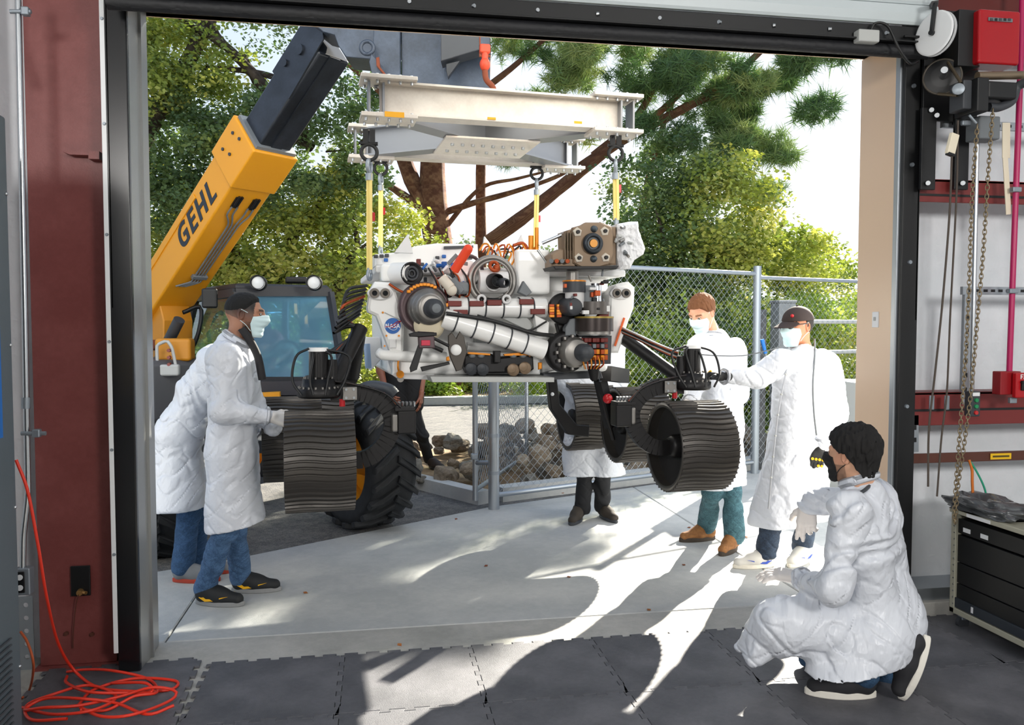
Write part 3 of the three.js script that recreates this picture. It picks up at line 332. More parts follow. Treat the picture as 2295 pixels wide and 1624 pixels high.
// ---------- telehandler ----------
const Y1 = MAT({ color: '#e39a1c', roughness: 0.38 }), YD = MAT({ color: '#c9851a', roughness: 0.45 }), boomBlack = MAT({ map: tint(nPatch, hex('#15181d'), hex('#2a2f38'), 0.8), roughness: 0.35 }), headSteel = MAT({ map: tint(nPatch, hex('#343c48'), hex('#4d5869'), 0.9, 0.8), bumpMap: grey(nFine, 0.5), bumpScale: 0.001, roughness: 0.42, metalness: 0.3 }), rust = MAT({ color: '#7a3b22', roughness: 0.8 }), hookRed = MAT({ color: '#c9401f', roughness: 0.5 }), tyreM = MAT({ map: tint(nPatch, hex('#17191c'), hex('#2b2c2e'), 0.6), roughness: 0.75 });
const font = await new FontLoader().loadAsync('fonts/droid/droid_sans_bold.typeface.json');
const text = (s, size, depth = 0.002) => { const g = new TextGeometry(s, { font, size, depth, curveSegments: 3 }); g.computeBoundingBox(); const b = g.boundingBox; return g.translate(-(b.min.x + b.max.x) / 2, -(b.min.y + b.max.y) / 2, 0); };
const TH = thing('telehandler', 'yellow telehandler with raised black telescopic boom and glazed cab', 'telehandler', V(-0.9, 0, -6.6));
const th = (v) => v.clone().sub(TH.position), T = (x, y, d) => th(at(x, y, d));
const frameOn = (name, parent, o, xa, ya) => { const z = xa.clone().cross(ya).normalize(), y = z.clone().cross(xa).normalize(); return new THREE.Matrix4().makeBasis(xa.clone().normalize(), y, z).setPosition(o); };
{
  const A = T(300, 770, 8.0), B = T(738, 92, 6.15), b = B.clone().sub(A), L = b.length(); b.normalize(); const u = b.clone().cross(UPV).normalize(), w = u.clone().cross(b).normalize();
  const Mx = new THREE.Matrix4().makeBasis(b, w, u).setPosition(A); // local x along the boom, y up, z to the far side
  const pb = (name, g, m, parent = TH) => mesh(name, [g].flat(Infinity).map((q) => norm(q).applyMatrix4(Mx)), m, parent);
  const e1 = L * 0.735, hw = 0.2, hh = 0.185;
  const outer = pb('outer_boom', [box(e1 + 0.6, 2 * hh, 2 * hw, e1 / 2 - 0.3, 0, 0, 0.02), box(e1 * 0.55, 0.05, 0.012, e1 * 0.42, hh * 0.66, hw + 0.004, 0.004)], Y1);
  pb('boom_collar', [boxTo(e1 - 0.42, e1, -hh - 0.02, hh + 0.03, -hw - 0.022, hw + 0.022, 0.015)], Y1); pb('wear_pad', boxTo(e1 - 0.005, e1 + 0.03, -hh + 0.005, hh - 0.0, -hw + 0.005, hw - 0.005), M.midGrey);
  for (const [x, y] of [[0.1, 0.1], [0.14, 0.0], [0.28, 0.1], [0.31, 0.0]]) pb('bolt', cyl(V(e1 - 0.38 + x, y, hw + 0.02), V(e1 - 0.38 + x, y, hw + 0.034), 0.014, 0.014, 8), M.darkGrey);
  const i1 = L * 0.99; pb('inner_boom', [boxTo(e1 - 0.6, i1, -hh * 0.8, hh * 0.82, -hw * 0.76, hw * 0.76, 0.02), boxTo(e1, i1, -hh * 0.86, -hh * 0.8, -0.05, 0.05)], boomBlack);
  pb('boom_nose', [ext([[-0.45, 0.16], [0.14, 0.16], [0.2, 0.06], [0.1, -0.12], [-0.45, -0.155]], 0.012).translate(i1, 0, hw * 0.76 + 0.007), cyl(V(i1 - 0.12, 0.02, hw * 0.76 + 0.014), V(i1 - 0.12, 0.02, hw * 0.76 + 0.03), 0.04), cyl(V(i1 - 0.3, 0.08, hw * 0.76 + 0.014), V(i1 - 0.3, 0.08, hw * 0.76 + 0.03), 0.028)], boomBlack);
  pb('lettering', norm(text('GEHL', 0.2, 0.004)).applyMatrix4(new THREE.Matrix4().makeShear(0, 0, 0.2, 0, 0, 0)).translate(e1 - 0.93, -0.01, hw + 0.001), MAT({ color: '#1d2733', roughness: 0.5 }));
  // hydraulic lines on the underside
  for (let k = 0; k < 4; k++) { const z = -0.11 + k * 0.06, y = -hh - 0.016; pb('hydraulic_line', tube([V(e1 - 0.62, y, z * 0.9 + (k < 2 ? -0.02 : 0.03)), V(e1 - 0.72, y, z * 0.9 + (k < 2 ? -0.02 : 0.03)), V(e1 - 0.85, y, z * 0.55 - 0.02), V(e1 - 1.5, y, z * 0.5 - 0.02), V(e1 - 1.58, y - 0.01, z * 0.5 - 0.02 + 0.01), V(e1 - 1.66, y, z * 0.5 + 0.1)], 0.008, 40, 6, false, 0.2), M.midGrey); }
  for (const z of [-0.1, 0.07]) pb('hose_port', [boxTo(e1 - 0.64, e1 - 0.52, -hh - 0.014, -hh + 0.004, z - 0.03, z + 0.03, 0.006), cyl(V(e1 - 0.6, -hh - 0.02, z - 0.014), V(e1 - 0.5, -hh - 0.02, z - 0.014), 0.012), cyl(V(e1 - 0.6, -hh - 0.02, z + 0.014), V(e1 - 0.5, -hh - 0.02, z + 0.014), 0.012)], M.black);
  pb('line_clamp', boxTo(e1 - 1.54, e1 - 1.5, -hh - 0.035, -hh, -0.11, 0.04, 0.004), M.midGrey);
  pb('underside_keel', [ext([[e1 - 2.3, 0], [e1 - 1.95, 0], [e1 - 2.0, -0.16], [e1 - 2.14, -0.32], [e1 - 2.6, -0.36], [e1 - 2.75, 0]], 0.3, 0.01).translate(0, -hh + 0.02, 0.0)], YD);
  pb('pivot_pin', [cyl(V(e1 - 2.24, -hh - 0.24, -0.2), V(e1 - 2.24, -hh - 0.24, 0.2), 0.05, 0.05, 14), cyl(V(e1 - 2.36, -hh - 0.25, -0.22), V(e1 - 2.36, -hh - 0.25, -0.16), 0.06, 0.06, 14)], rust);
}
{ // boom head: goose neck, plates, hook
  const D = 5.75, o = T(0, 0, 1), face = (pts, dep, thick, mat, name) => { const c = T(930, 130, dep), rx = V(Math.cos(YAW), 0, Math.sin(YAW)), mx = new THREE.Matrix4().makeBasis(rx, UPV, rx.clone().cross(UPV)).setPosition(c); const s = dep / FOC; return mesh(name, norm(ext(pts.map(([x, y]) => [(x - 930) * s, -(y - 130) * s]), thick, 0.004)).applyMatrix4(mx), mat, TH); };
  face([[690, -60], [1000, -60], [1000, 60], [860, 140], [852, 148], [785, 142], [768, 118], [760, 95], [735, 88], [700, 60]], 6.05, 0.3, headSteel, 'goose_neck');
  face([[845, -60], [898, -60], [898, 210], [875, 210], [858, 180], [842, 130], [838, 100]], 5.8, 0.05, headSteel, 'hinge_plate'); face([[901, -60], [1094, -60], [1098, 60], [1098, 215], [901, 215]], 5.85, 0.06, headSteel, 'carriage_plate');
  face([[990, 40], [1075, 40], [1075, 120], [1040, 130], [990, 145]], 5.7, 0.16, M.darkGrey, 'jib_pocket'); face([[1000, 145], [1032, 138], [1004, 176], [1000, 160]], 5.68, 0.05, boomBlack, 'gusset'); face([[1072, 20], [1098, 20], [1098, 122], [1078, 122], [1072, 100]], 5.66, 0.05, headSteel, 'lifting_lug'); face([[1072, 40], [1076, 40], [1078, 124], [1099, 124], [1099, 128], [1074, 128]], 5.64, 0.02, rust, 'rust_edge');
  mesh('pin_boss', [tor(0.045, 0.014, T(823, 107, 5.7), V(-0.165, 0, 0.986))], headSteel, TH); face([[833, 122], [858, 150], [862, 172], [848, 180], [834, 168], [828, 140]], 5.68, 0.03, headSteel, 'lock_hook'); face([[843, 130], [850, 128], [852, 150], [864, 165], [860, 180], [848, 182], [858, 165], [844, 148]], 5.65, 0.02, rust, 'rust_patch');
}
function tyre(c, axis, R, Wd, steerName) { // chevron farm tyre on a yellow rim
  const q = new THREE.Quaternion().setFromUnitVectors(V(0, 1, 0), axis.clone().normalize()), w = new THREE.Group(); w.name = 'wheel'; w.position.copy(c); w.quaternion.copy(q); TH.add(w); const h = Wd / 2;
  mesh('tyre', lathe([[R * 0.56, -h * 0.75], [R * 0.62, -h * 0.95], [R * 0.8, -h], [R * 0.9, -h * 0.92], [R * 0.945, -h * 0.6], [R * 0.955, 0], [R * 0.945, h * 0.6], [R * 0.9, h * 0.92], [R * 0.8, h], [R * 0.62, h * 0.95], [R * 0.56, h * 0.75]], 40), tyreM, w);
  mesh('rim', lathe([[R * 0.58, -h * 0.8], [R * 0.54, -h * 0.7], [R * 0.5, -h * 0.2], [R * 0.5, h * 0.2], [R * 0.54, h * 0.7], [R * 0.58, h * 0.8]], 32), Y1, w); mesh('rim_disc', [lathe([[0, -h * 0.1], [R * 0.2, -h * 0.15], [R * 0.5, -h * 0.25], [R * 0.5, -h * 0.15], [R * 0.2, 0], [0, 0]], 28)], Y1, w); mesh('hub', [lathe([[0, h * 0.5], [R * 0.14, h * 0.5], [R * 0.18, h * 0.1], [R * 0.22, -h * 0.1]], 18), lathe([[R * 0.22, -h * 0.1], [R * 0.15, -h * 0.6], [0, -h * 0.6]], 18)], YD, w);
  const lug = norm(ext([[0, -0.022], [h * 0.62, -0.022 + R * 0.16], [h * 1.04, -0.022 + R * 0.3], [h * 1.04, 0.03 + R * 0.3], [h * 0.6, 0.03 + R * 0.17], [-h * 0.06, 0.03]], 0.05, 0.008)); // lies in x (across) and y (round)
  const p = lug.attributes.position; for (let i = 0; i < p.count; i++) { const x = p.getX(i), a = p.getY(i) / R, r = R * 0.965 + p.getZ(i) - Math.max(0, Math.abs(x) - h * 0.6) * 0.22; p.setXYZ(i, r * Math.cos(a), x, r * Math.sin(a)); } lug.computeVertexNormals();
  const lug2 = lug.clone().applyMatrix4(new THREE.Matrix4().makeScale(1, -1, 1)); { const P = lug2.attributes.position; for (let i = 0; i < P.count; i += 3) { const x = P.getX(i + 1), y = P.getY(i + 1), z = P.getZ(i + 1); P.setXYZ(i + 1, P.getX(i + 2), P.getY(i + 2), P.getZ(i + 2)); P.setXYZ(i + 2, x, y, z); } lug2.computeVertexNormals(); }
  for (let k = 0; k < 20; k++) for (const [g, o] of [[lug, 0], [lug2, 0.5]]) { const m = new THREE.Mesh(metricUV(g), tyreM); m.name = 'tread_lug'; m.rotation.y = (k + o) / 20 * 6.28319; m.castShadow = m.receiveShadow = true; w.add(m); }
  return w;
}
tyre(T(816, 1038, 6.4), V(-0.83, 0, 0.55), 0.5, 0.4); tyre(T(345, 1105, 5.75), V(-0.93, 0, 0.3), 0.49, 0.38); tyre(T(250, 1010, 8.4), V(-0.75, 0, 0.65), 0.49, 0.38); tyre(T(590, 985, 8.8), V(-0.75, 0, 0.65), 0.49, 0.38);
{ // cab and body
  const f0 = [T(528, 655, 6.95), T(738, 655, 7.3)], f1 = [T(540, 853, 6.9), T(770, 853, 7.25)], r0 = [T(438, 668, 7.95), T(640, 668, 8.3)], r1 = [T(395, 840, 7.9), T(640, 853, 8.3)], pillar = MAT({ color: '#2d2e33', roughness: 0.45 });
  const glass = PHY({ color: '#8fcdf2', roughness: 0.03, transmission: 0.72, thickness: 0, ior: 1.5, side: THREE.DoubleSide }), glassC = PHY({ color: '#b9cfd2', roughness: 0.03, transmission: 0.92, thickness: 0, side: THREE.DoubleSide });
  const quad = (a, b, c, d) => { const g = new THREE.BufferGeometry().setFromPoints([a, b, c, a, c, d]); g.computeVertexNormals(); g.setAttribute('uv', new THREE.Float32BufferAttribute(new Array(12).fill(0), 2)); return g; };
  for (const [a, b] of [[f0[0], f1[0]], [f0[1], f1[1]], [r0[0], r1[0]], [r0[1], r1[1]]]) mesh('pillar', bar(a, b, 0.055, 0.07), pillar, TH);
  for (const [a, b] of [[f0[0], f0[1]], [f0[0], r0[0]], [f0[1], r0[1]], [r0[0], r0[1]], [f1[0], f1[1]], [f1[0], r1[0]], [f1[1], r1[1]]]) mesh('cab_rail', bar(a, b, 0.05, 0.07), pillar, TH);
  mesh('roof', [(() => { const g = norm(ext([[f0[0].x, -f0[0].z], [f0[1].x, -f0[1].z], [r0[1].x, -r0[1].z], [r0[0].x, -r0[0].z]], 0.06, 0.02).rotateX(-Math.PI / 2)); return g.translate(0, f0[0].y + 0.05, 0); })()], pillar, TH);
  mesh('windscreen', quad(f1[0], f1[1], f0[1], f0[0]), glass, TH); mesh('side_window', quad(r1[0], f1[0], f0[0], r0[0]), glassC, TH); mesh('rear_window', quad(r1[1], r1[0], r0[0], r0[1]), glassC, TH); mesh('door_window', quad(f1[1], r1[1], r0[1], f0[1]), glassC, TH);
  for (const x of [579, 704]) { const p = T(x, 634, 6.9); const l = mesh('work_light', [latheAt([[0, 0.0], [0.05, -0.02], [0.062, -0.05], [0.062, -0.065]], p.clone().add(V(0, 0, -0.02)), V(0.1, -0.1, -1)), latheAt([[0.055, 0], [0.066, 0], [0.066, 0.05], [0.03, 0.075], [0, 0.08]], p, V(0.1, 0, -1))], M.black, TH); mesh('lens', latheAt([[0, 0.012], [0.045, 0.006], [0.056, 0]], p.clone().add(V(0, 0, 0.004)), V(-0.05, -0.05, 1)), M.white, l); }
  mesh('front_panel', [quad(T(535, 853, 6.92), T(540, 960, 6.92), T(760, 940, 7.25), T(772, 853, 7.25)), bar(T(545, 870, 6.88), T(765, 868, 7.22), 0.06, 0.12)], MAT({ color: '#3d3c42', roughness: 0.5, side: THREE.DoubleSide }), TH);
  mesh('yellow_cowl', [bar(T(555, 888, 6.75), T(628, 884, 6.8), 0.1, 0.05), bar(T(595, 900, 6.7), T(596, 1010, 6.7), 0.03, 0.06)], Y1, TH);
  mesh('chassis', [bar(T(380, 960, 7.2), T(690, 960, 7.5), 0.7, 0.35), bar(T(390, 880, 7.7), T(640, 880, 8.1), 0.9, 0.5), bar(T(520, 930, 6.6), T(800, 930, 6.9), 0.4, 0.16)], M.darkGrey, TH);
  mesh('engine_cover', [box(0.75, 0.55, 0.7, 0, 0, 0, 0.06).applyMatrix4(new THREE.Matrix4().makeRotationY(0.7).setPosition(T(385, 870, 7.3)))], MAT({ color: '#4b4c50', roughness: 0.5 }), TH);
  mesh('fender', [tube([T(790, 885, 6.5), T(830, 866, 6.45), T(870, 872, 6.4), T(885, 886, 6.4)], 0.05, 16, 8).scale(1, 1, 1)], M.darkGrey, TH);
  { const c = T(380, 790, 6.9); mesh('tail_lamp_guard', [tube([c.clone().add(V(-0.1, -0.12, 0)), c.clone().add(V(-0.1, 0.06, 0)), c.clone().add(V(-0.02, 0.1, 0)), c.clone().add(V(0.02, 0.04, 0)), c.clone().add(V(0.05, -0.12, 0))], 0.014, 20, 8, false, 0.2), box(0.2, 0.1, 0.08, c.x - 0.02, c.y - 0.15, c.z, 0.02)], M.lightGrey, TH); for (const y of [0.02, -0.04, -0.1]) mesh('red_lamp', cyl(V(c.x + 0.0, c.y + y, c.z), V(c.x, c.y + y, c.z + 0.04), 0.016, 0.014, 10), MAT({ color: '#7a1a12', roughness: 0.3 }), TH); mesh('yellow_mount', [box(0.3, 0.2, 0.2, c.x, c.y + 0.02, c.z - 0.2, 0.03)], YD, TH); }
  mesh('lift_cylinder', cyl(T(350, 820, 7.4), T(402, 716, 7.2), 0.05, 0.05), M.darkGrey, TH); mesh('hose', tube([T(410, 700, 7.3), T(450, 690, 7.4), T(440, 760, 7.4), T(400, 830, 7.4)], 0.02, 20, 6), M.black, TH);
  const sw = T(632, 790, 7.6); mesh('steering_wheel', [tor(0.16, 0.014, sw, V(-0.1, 0.75, 0.65), 28), cyl(sw, sw.clone().add(V(0.02, -0.25, 0.1)), 0.03)], M.black, TH); mesh('seat', [box(0.45, 0.1, 0.42, 0, 0, 0, 0.04).translate(T(560, 860, 8).x, T(560, 860, 8).y, T(560, 860, 8).z), box(0.42, 0.6, 0.1, 0, 0, 0, 0.04).translate(T(560, 790, 8.15).x, T(560, 790, 8.15).y, T(560, 790, 8.15).z)], M.black, TH);
  mesh('mirror', [box(0.13, 0.17, 0.05, 0, 0, 0, 0.02).translate(T(470, 668, 6.9).x, T(470, 668, 6.9).y, T(470, 668, 6.9).z)], M.black, TH); mesh('beacon_base', box(0.2, 0.06, 0.1, T(665, 628, 7.4).x, T(665, 628, 7.4).y, T(665, 628, 7.4).z, 0.02), M.black, TH); mesh('wiper', cyl(T(672, 660, 7.2), T(672, 700, 7.2), 0.006), M.black, TH);
}
// ---------- rover axes, lifting frame and slings ----------
const RO = V(0.775, 0, -4.48), RTURN = deg(5);
const alu = MAT({ map: tint(nPatch, hex('#c9c0b6'), hex('#ddd6cc'), 0.8), roughness: 0.42, metalness: 0.25 }), aluDark = MAT({ color: '#8d8f93', roughness: 0.4, metalness: 0.6 }), slingY = MAT({ color: '#ecd684', roughness: 0.8 });
const LF = thing('load_spreader', 'cream bolted aluminium spreader frame hung above the rover', 'lifting frame', RO.clone(), RTURN);
const FP = (x, y, z) => inPlane(LF, x, y, z);
const ZF = -0.34, ZR = -1.5;
function iBeam(a, b, hgt, wid, name, mat = alu) { const t = 0.012, up = V(0, hgt / 2 - t / 2, 0), m = mesh(name, [bar(a, b, t, hgt - 2 * t), bar(a.clone().add(up), b.clone().add(up), wid, t), bar(a.clone().sub(up), b.clone().sub(up), wid, t)], mat, LF); return m; }
{
  const fl = FP(850, 230, ZF), fr = FP(1392, 255, ZF), y = (fl.y + fr.y) / 2, rl = FP(815, 318, ZR), rrr = FP(1272, 330, ZR), yr = y - 0.0; fl.y = fr.y = y; rl.y = rrr.y = y;
  iBeam(fl.clone().add(V(0.0, 0, 0)), fr, 0.19, 0.12, 'front_beam'); iBeam(rl, rrr, 0.19, 0.12, 'rear_beam');
  const c = fl.clone().add(fr).add(rl).add(rrr).multiplyScalar(0.25), drop = V(0, -0.0, 0);
  for (const p of [fl, fr, rl, rrr]) iBeam(p.clone().lerp(c, 0.02), c, 0.2, 0.13, 'diagonal_beam', aluDark);
  mesh('hub_plate', [box(0.62, 0.014, 0.52, c.x, c.y - 0.108, c.z, 0.003), box(0.5, 0.014, 0.46, c.x, c.y + 0.108, c.z, 0.003)], alu, LF);
  for (let i = 0; i < 16; i++) mesh('bolt', cyl(V(c.x - 0.24 + (i % 8) * 0.068, c.y - 0.112, c.z - 0.1 + Math.floor(i / 8) * 0.2), V(c.x - 0.24 + (i % 8) * 0.068, c.y - 0.13, c.z - 0.1 + Math.floor(i / 8) * 0.2), 0.012, 0.012, 6), M.steel, LF);
  for (const [p, s] of [[fl, 1], [fr, -1], [rl, 1], [rrr, -1]]) {
    for (const k of [1, -1]) { mesh('corner_plate', box(0.32, 0.024, 0.2, p.x + s * 0.05, p.y + k * 0.107, p.z, 0.004), alu, LF); for (let i = 0; i < 5; i++) for (const q of [-0.06, 0.06]) mesh('bolt', cyl(V(p.x + s * 0.05 - 0.13 + i * 0.065, p.y + k * 0.107 - 0.03, p.z + q), V(p.x + s * 0.05 - 0.13 + i * 0.065, p.y + k * 0.107 + 0.024, p.z + q), 0.009, 0.009, 6), M.steel, LF); }
    mesh('end_stiffener', [box(0.012, 0.17, 0.12, p.x - s * 0.06, p.y, p.z), box(0.012, 0.17, 0.12, p.x + s * 0.02, p.y, p.z)], aluDark, LF);
  }
  for (const [x, yy, w, h] of [[884, 257, 0.11, 0.03], [1105, 262, 0.05, 0.014], [1300, 271, 0.05, 0.014]]) { const q = FP(x, yy, ZF + 0.1); mesh('yellow_tag', box(w, h, 0.004, q.x, q.y, q.z + (w > 0.1 ? 0.004 : -0.036), 0), MAT({ color: '#e0a010', roughness: 0.6 }), LF); }
  mesh('lift_ring', [tor(0.06, 0.013, V(c.x, c.y + 0.17, c.z), V(1, 0, 0.1)), box(0.1, 0.05, 0.06, c.x, c.y + 0.12, c.z, 0.01)], M.steel, LF);
  const hk = thing('crane_hook', 'rusty orange swivel hook carrying the lifting frame', 'hook', V(0, 0, 0)); const hc = V(c.x, c.y + 0.2, c.z).applyMatrix4(LF.matrixWorld); hk.position.copy(hc); mesh('hook', [tube([V(0.0, 0.2, 0), V(0.01, 0.14, 0), V(0.055, 0.09, 0), V(0.06, 0.02, 0), V(0.02, -0.035, 0), V(-0.04, -0.02, 0), V(-0.055, 0.04, 0)], 0.02, 28, 8)], rust, hk); mesh('swivel', [sph(0.035, V(0, 0.24, 0), [1, 1.3, 1]), cyl(V(0, 0.24, 0), V(0, 0.36, 0), 0.022), box(0.07, 0.06, 0.05, 0, 0.34, 0, 0.012)], hookRed, hk);
}
function sling(x0, y0, x1, y1, z, label, tagx) { // shackle, hook, yellow round sling
  const a = FP(x0, y0, z).applyMatrix4(LF.matrixWorld), b = FP(x1, y1, z).applyMatrix4(LF.matrixWorld); b.z = a.z; const top = FP(x0, y0, z).y, yB = 2.72;
  const s = thing('lifting_sling', label, 'sling', V(a.x, b.y, a.z)), h = a.y - b.y, dx = b.x - a.x;
  mesh('strap', [bar(V(0, h - 0.2, 0), V(dx, 0.02, 0), 0.034, 0.016, V(0, 0, 1)), bar(V(0.008, h - 0.2, 0.012), V(dx + 0.008, 0.02, 0.012), 0.016, 0.01, V(0, 0, 1))], slingY, s);
  mesh('shackle', [tor(0.045, 0.011, V(0, h - 0.08, 0)), cyl(V(-0.05, h - 0.03, 0), V(0.05, h - 0.03, 0), 0.011), bar(V(-0.02, h - 0.03, 0), V(-0.02, h + 0.05, 0), 0.03, 0.02), bar(V(0.02, h - 0.03, 0), V(0.02, h + 0.05, 0), 0.03, 0.02)], M.black, s); mesh('hook', [tor(0.035, 0.012, V(0, h - 0.16, 0), V(1, 0, 0.3)), cyl(V(0, h - 0.2, 0), V(0, h - 0.24, 0), 0.022)], M.zinc, s);
  mesh('end_hook', [tor(0.028, 0.009, V(dx, -0.01, 0), V(1, 0, 0.4)), cyl(V(dx, 0.03, 0), V(dx, 0.0, 0), 0.016)], M.zinc, s); mesh('red_tag', box(0.018, 0.05, 0.006, dx * 0.5 + 0.024, h * 0.42, 0.004), M.red, s);
}
sling(827, 310, 828, 612, ZF, 'yellow sling from the front beam down to the blue emblem side'); sling(853, 352, 853, 560, ZR, 'yellow sling from the rear beam hanging behind the emblem side sling'); sling(1203, 365, 1200, 580, ZR, 'yellow sling hanging to the middle of the rover deck'); sling(1380, 315, 1381, 500, ZF, 'yellow sling hanging above the tan drill turret');
// ---------- rover ----------
const RV = thing('rover', 'white six-wheeled planetary rover hanging in slings with folded instrument arm', 'rover', RO.clone(), RTURN);
const RP = (x, y, z) => inPlane(RV, x, y, z);
const rpx = (z) => (4.58 - z) / FOC; // metres per pixel near the rover at local depth z
const rWhite = PHY({ color: '#f1f1ef', roughness: 0.35, clearcoat: 0.2 }), rWhite2 = MAT({ color: '#dcdcdc', roughness: 0.5 }), wheelM = MAT({ color: '#4c4946', metalness: 0.6, roughness: 0.4 }), wheelIn = MAT({ color: '#2b2a2a', roughness: 0.6, metalness: 0.3 }), anod = MAT({ color: '#1d1c1d', roughness: 0.45, metalness: 0.35 }), titan = MAT({ color: '#8d8a86', metalness: 0.7, roughness: 0.4 }), tanP = MAT({ color: '#8b7660', roughness: 0.5, metalness: 0.2 }), copper = MAT({ color: '#a5481e', roughness: 0.4, metalness: 0.5 }), kapton = MAT({ color: '#d9861a', roughness: 0.35, metalness: 0.3 }), darkRed = MAT({ color: '#6d1d12', roughness: 0.5 }), mauve = MAT({ color: '#5a4a4d', roughness: 0.4, metalness: 0.4 }), nasaBlue = MAT({ color: '#1c5fae', roughness: 0.5 }), foilW = MAT({ color: '#e6e7ea', roughness: 0.35, bumpMap: wrinkleTex, bumpScale: 0.02 }), lensG = PHY({ color: '#050608', roughness: 0.05, clearcoat: 1 });
const part = (name, g, m, p = RV) => mesh(name, g, m, p);
const px = (a, z) => a.map(([x, y]) => { const q = RP(x, y, z); return [q.x, q.y]; });
const plate = (name, pts, z, th, mat, bev = 0.004, holes = [], p = RV) => part(name, ext(px(pts, z), th, bev, holes).translate(0, 0, z), mat, p);
const rcyl = (name, x, y, z, r, z1, mat, dir, n = 28) => { const a = RP(x, y, z), b = dir ? a.clone().addScaledVector(dir, z1) : V(a.x, a.y, a.z + z1); return part(name, cyl(a, b, r * rpx(z), r * rpx(z), n), mat); };

// wheels
const grouser = (() => { const n = 10, w = 0.178, pos = [], f = []; for (let i = 0; i <= n; i++) { const x = lerp(-w, w, i / n), a = 0.007 * Math.sin(i / n * Math.PI * 2) / 0.2625; for (const [da, r] of [[-0.03, 0.261], [-0.012, 0.2715], [0.012, 0.2715], [0.03, 0.261]]) pos.push(x, r * Math.sin(a + da), r * Math.cos(a + da)); } for (let i = 0; i < n; i++) for (let k = 0; k < 3; k++) { const a = i * 4 + k, b = a + 4; f.push(a, b, a + 1, b, b + 1, a + 1); } const e = n * 4; f.push(0, 1, 2, 0, 2, 3, e, e + 2, e + 1, e, e + 3, e + 2); const g = new THREE.BufferGeometry(); g.setAttribute('position', new THREE.Float32BufferAttribute(pos, 3)); g.setIndex(f); const h = g.toNonIndexed(); h.computeVertexNormals(); return metricUV(h); })();
const rimG = aim(lathe([[0.235, -0.176], [0.24, -0.18], [0.2625, -0.178], [0.2615, 0], [0.2625, 0.178], [0.24, 0.18], [0.235, 0.176], [0.252, 0.165], [0.253, -0.165], [0.235, -0.176]], 56), V(0, 0, 0), V(1, 0, 0));
const spoke = taper([V(0.02, 0.06, 0), V(0.03, 0.12, 0.035), V(0.02, 0.19, 0.03), V(0, 0.253, 0)], 0.012, 0.016, 10, 6);
function roverWheel(p, inner) { // inner: +1 when the hub drive sits on the +x side
  const w = new THREE.Group(); w.name = 'wheel'; w.position.copy(p); RV.add(w); const add = (n, g, m) => { const o = new THREE.Mesh(g, m); o.name = n; o.castShadow = o.receiveShadow = true; w.add(o); return o; };
  add('rim', rimG, wheelM); for (let k = 0; k < 48; k++) add('grouser', grouser, wheelM).rotation.x = k / 48 * 6.28319;
  for (let k = 0; k < 6; k++) add('spoke', spoke, titan).rotation.x = k / 6 * 6.28319; mesh('hub_drive', [latheAt([[0, 0.15], [0.05, 0.15], [0.07, 0.12], [0.075, -0.02], [0.06, -0.06], [0, -0.06]], V(0, 0, 0), V(inner, 0, 0), 24)], anod, w);
  mesh('dust_cover', latheAt([[0.06, 0.03], [0.15, 0.045], [0.25, 0.1], [0.25, 0.105], [0.15, 0.052], [0.06, 0.036]], V(0, 0, 0), V(inner, 0, 0), 40), wheelIn, w); return w;
}
const WY = 0.85, wFL = V(-1.09, WY, 0), wFR = V(1.09, WY, 0), wMR = V(1.16, WY + 0.01, -0.98), wML = V(-1.24, WY, -0.9), wRR = V(inPlane(RV, 1316, 937, -1.66).x, WY, -1.66), wRL = V(-1.0, WY, -1.66);
roverWheel(wFL, 1); roverWheel(wFR, -1); roverWheel(wMR, -1); roverWheel(wML, 1); roverWheel(wRR, -1); roverWheel(wRL, 1);
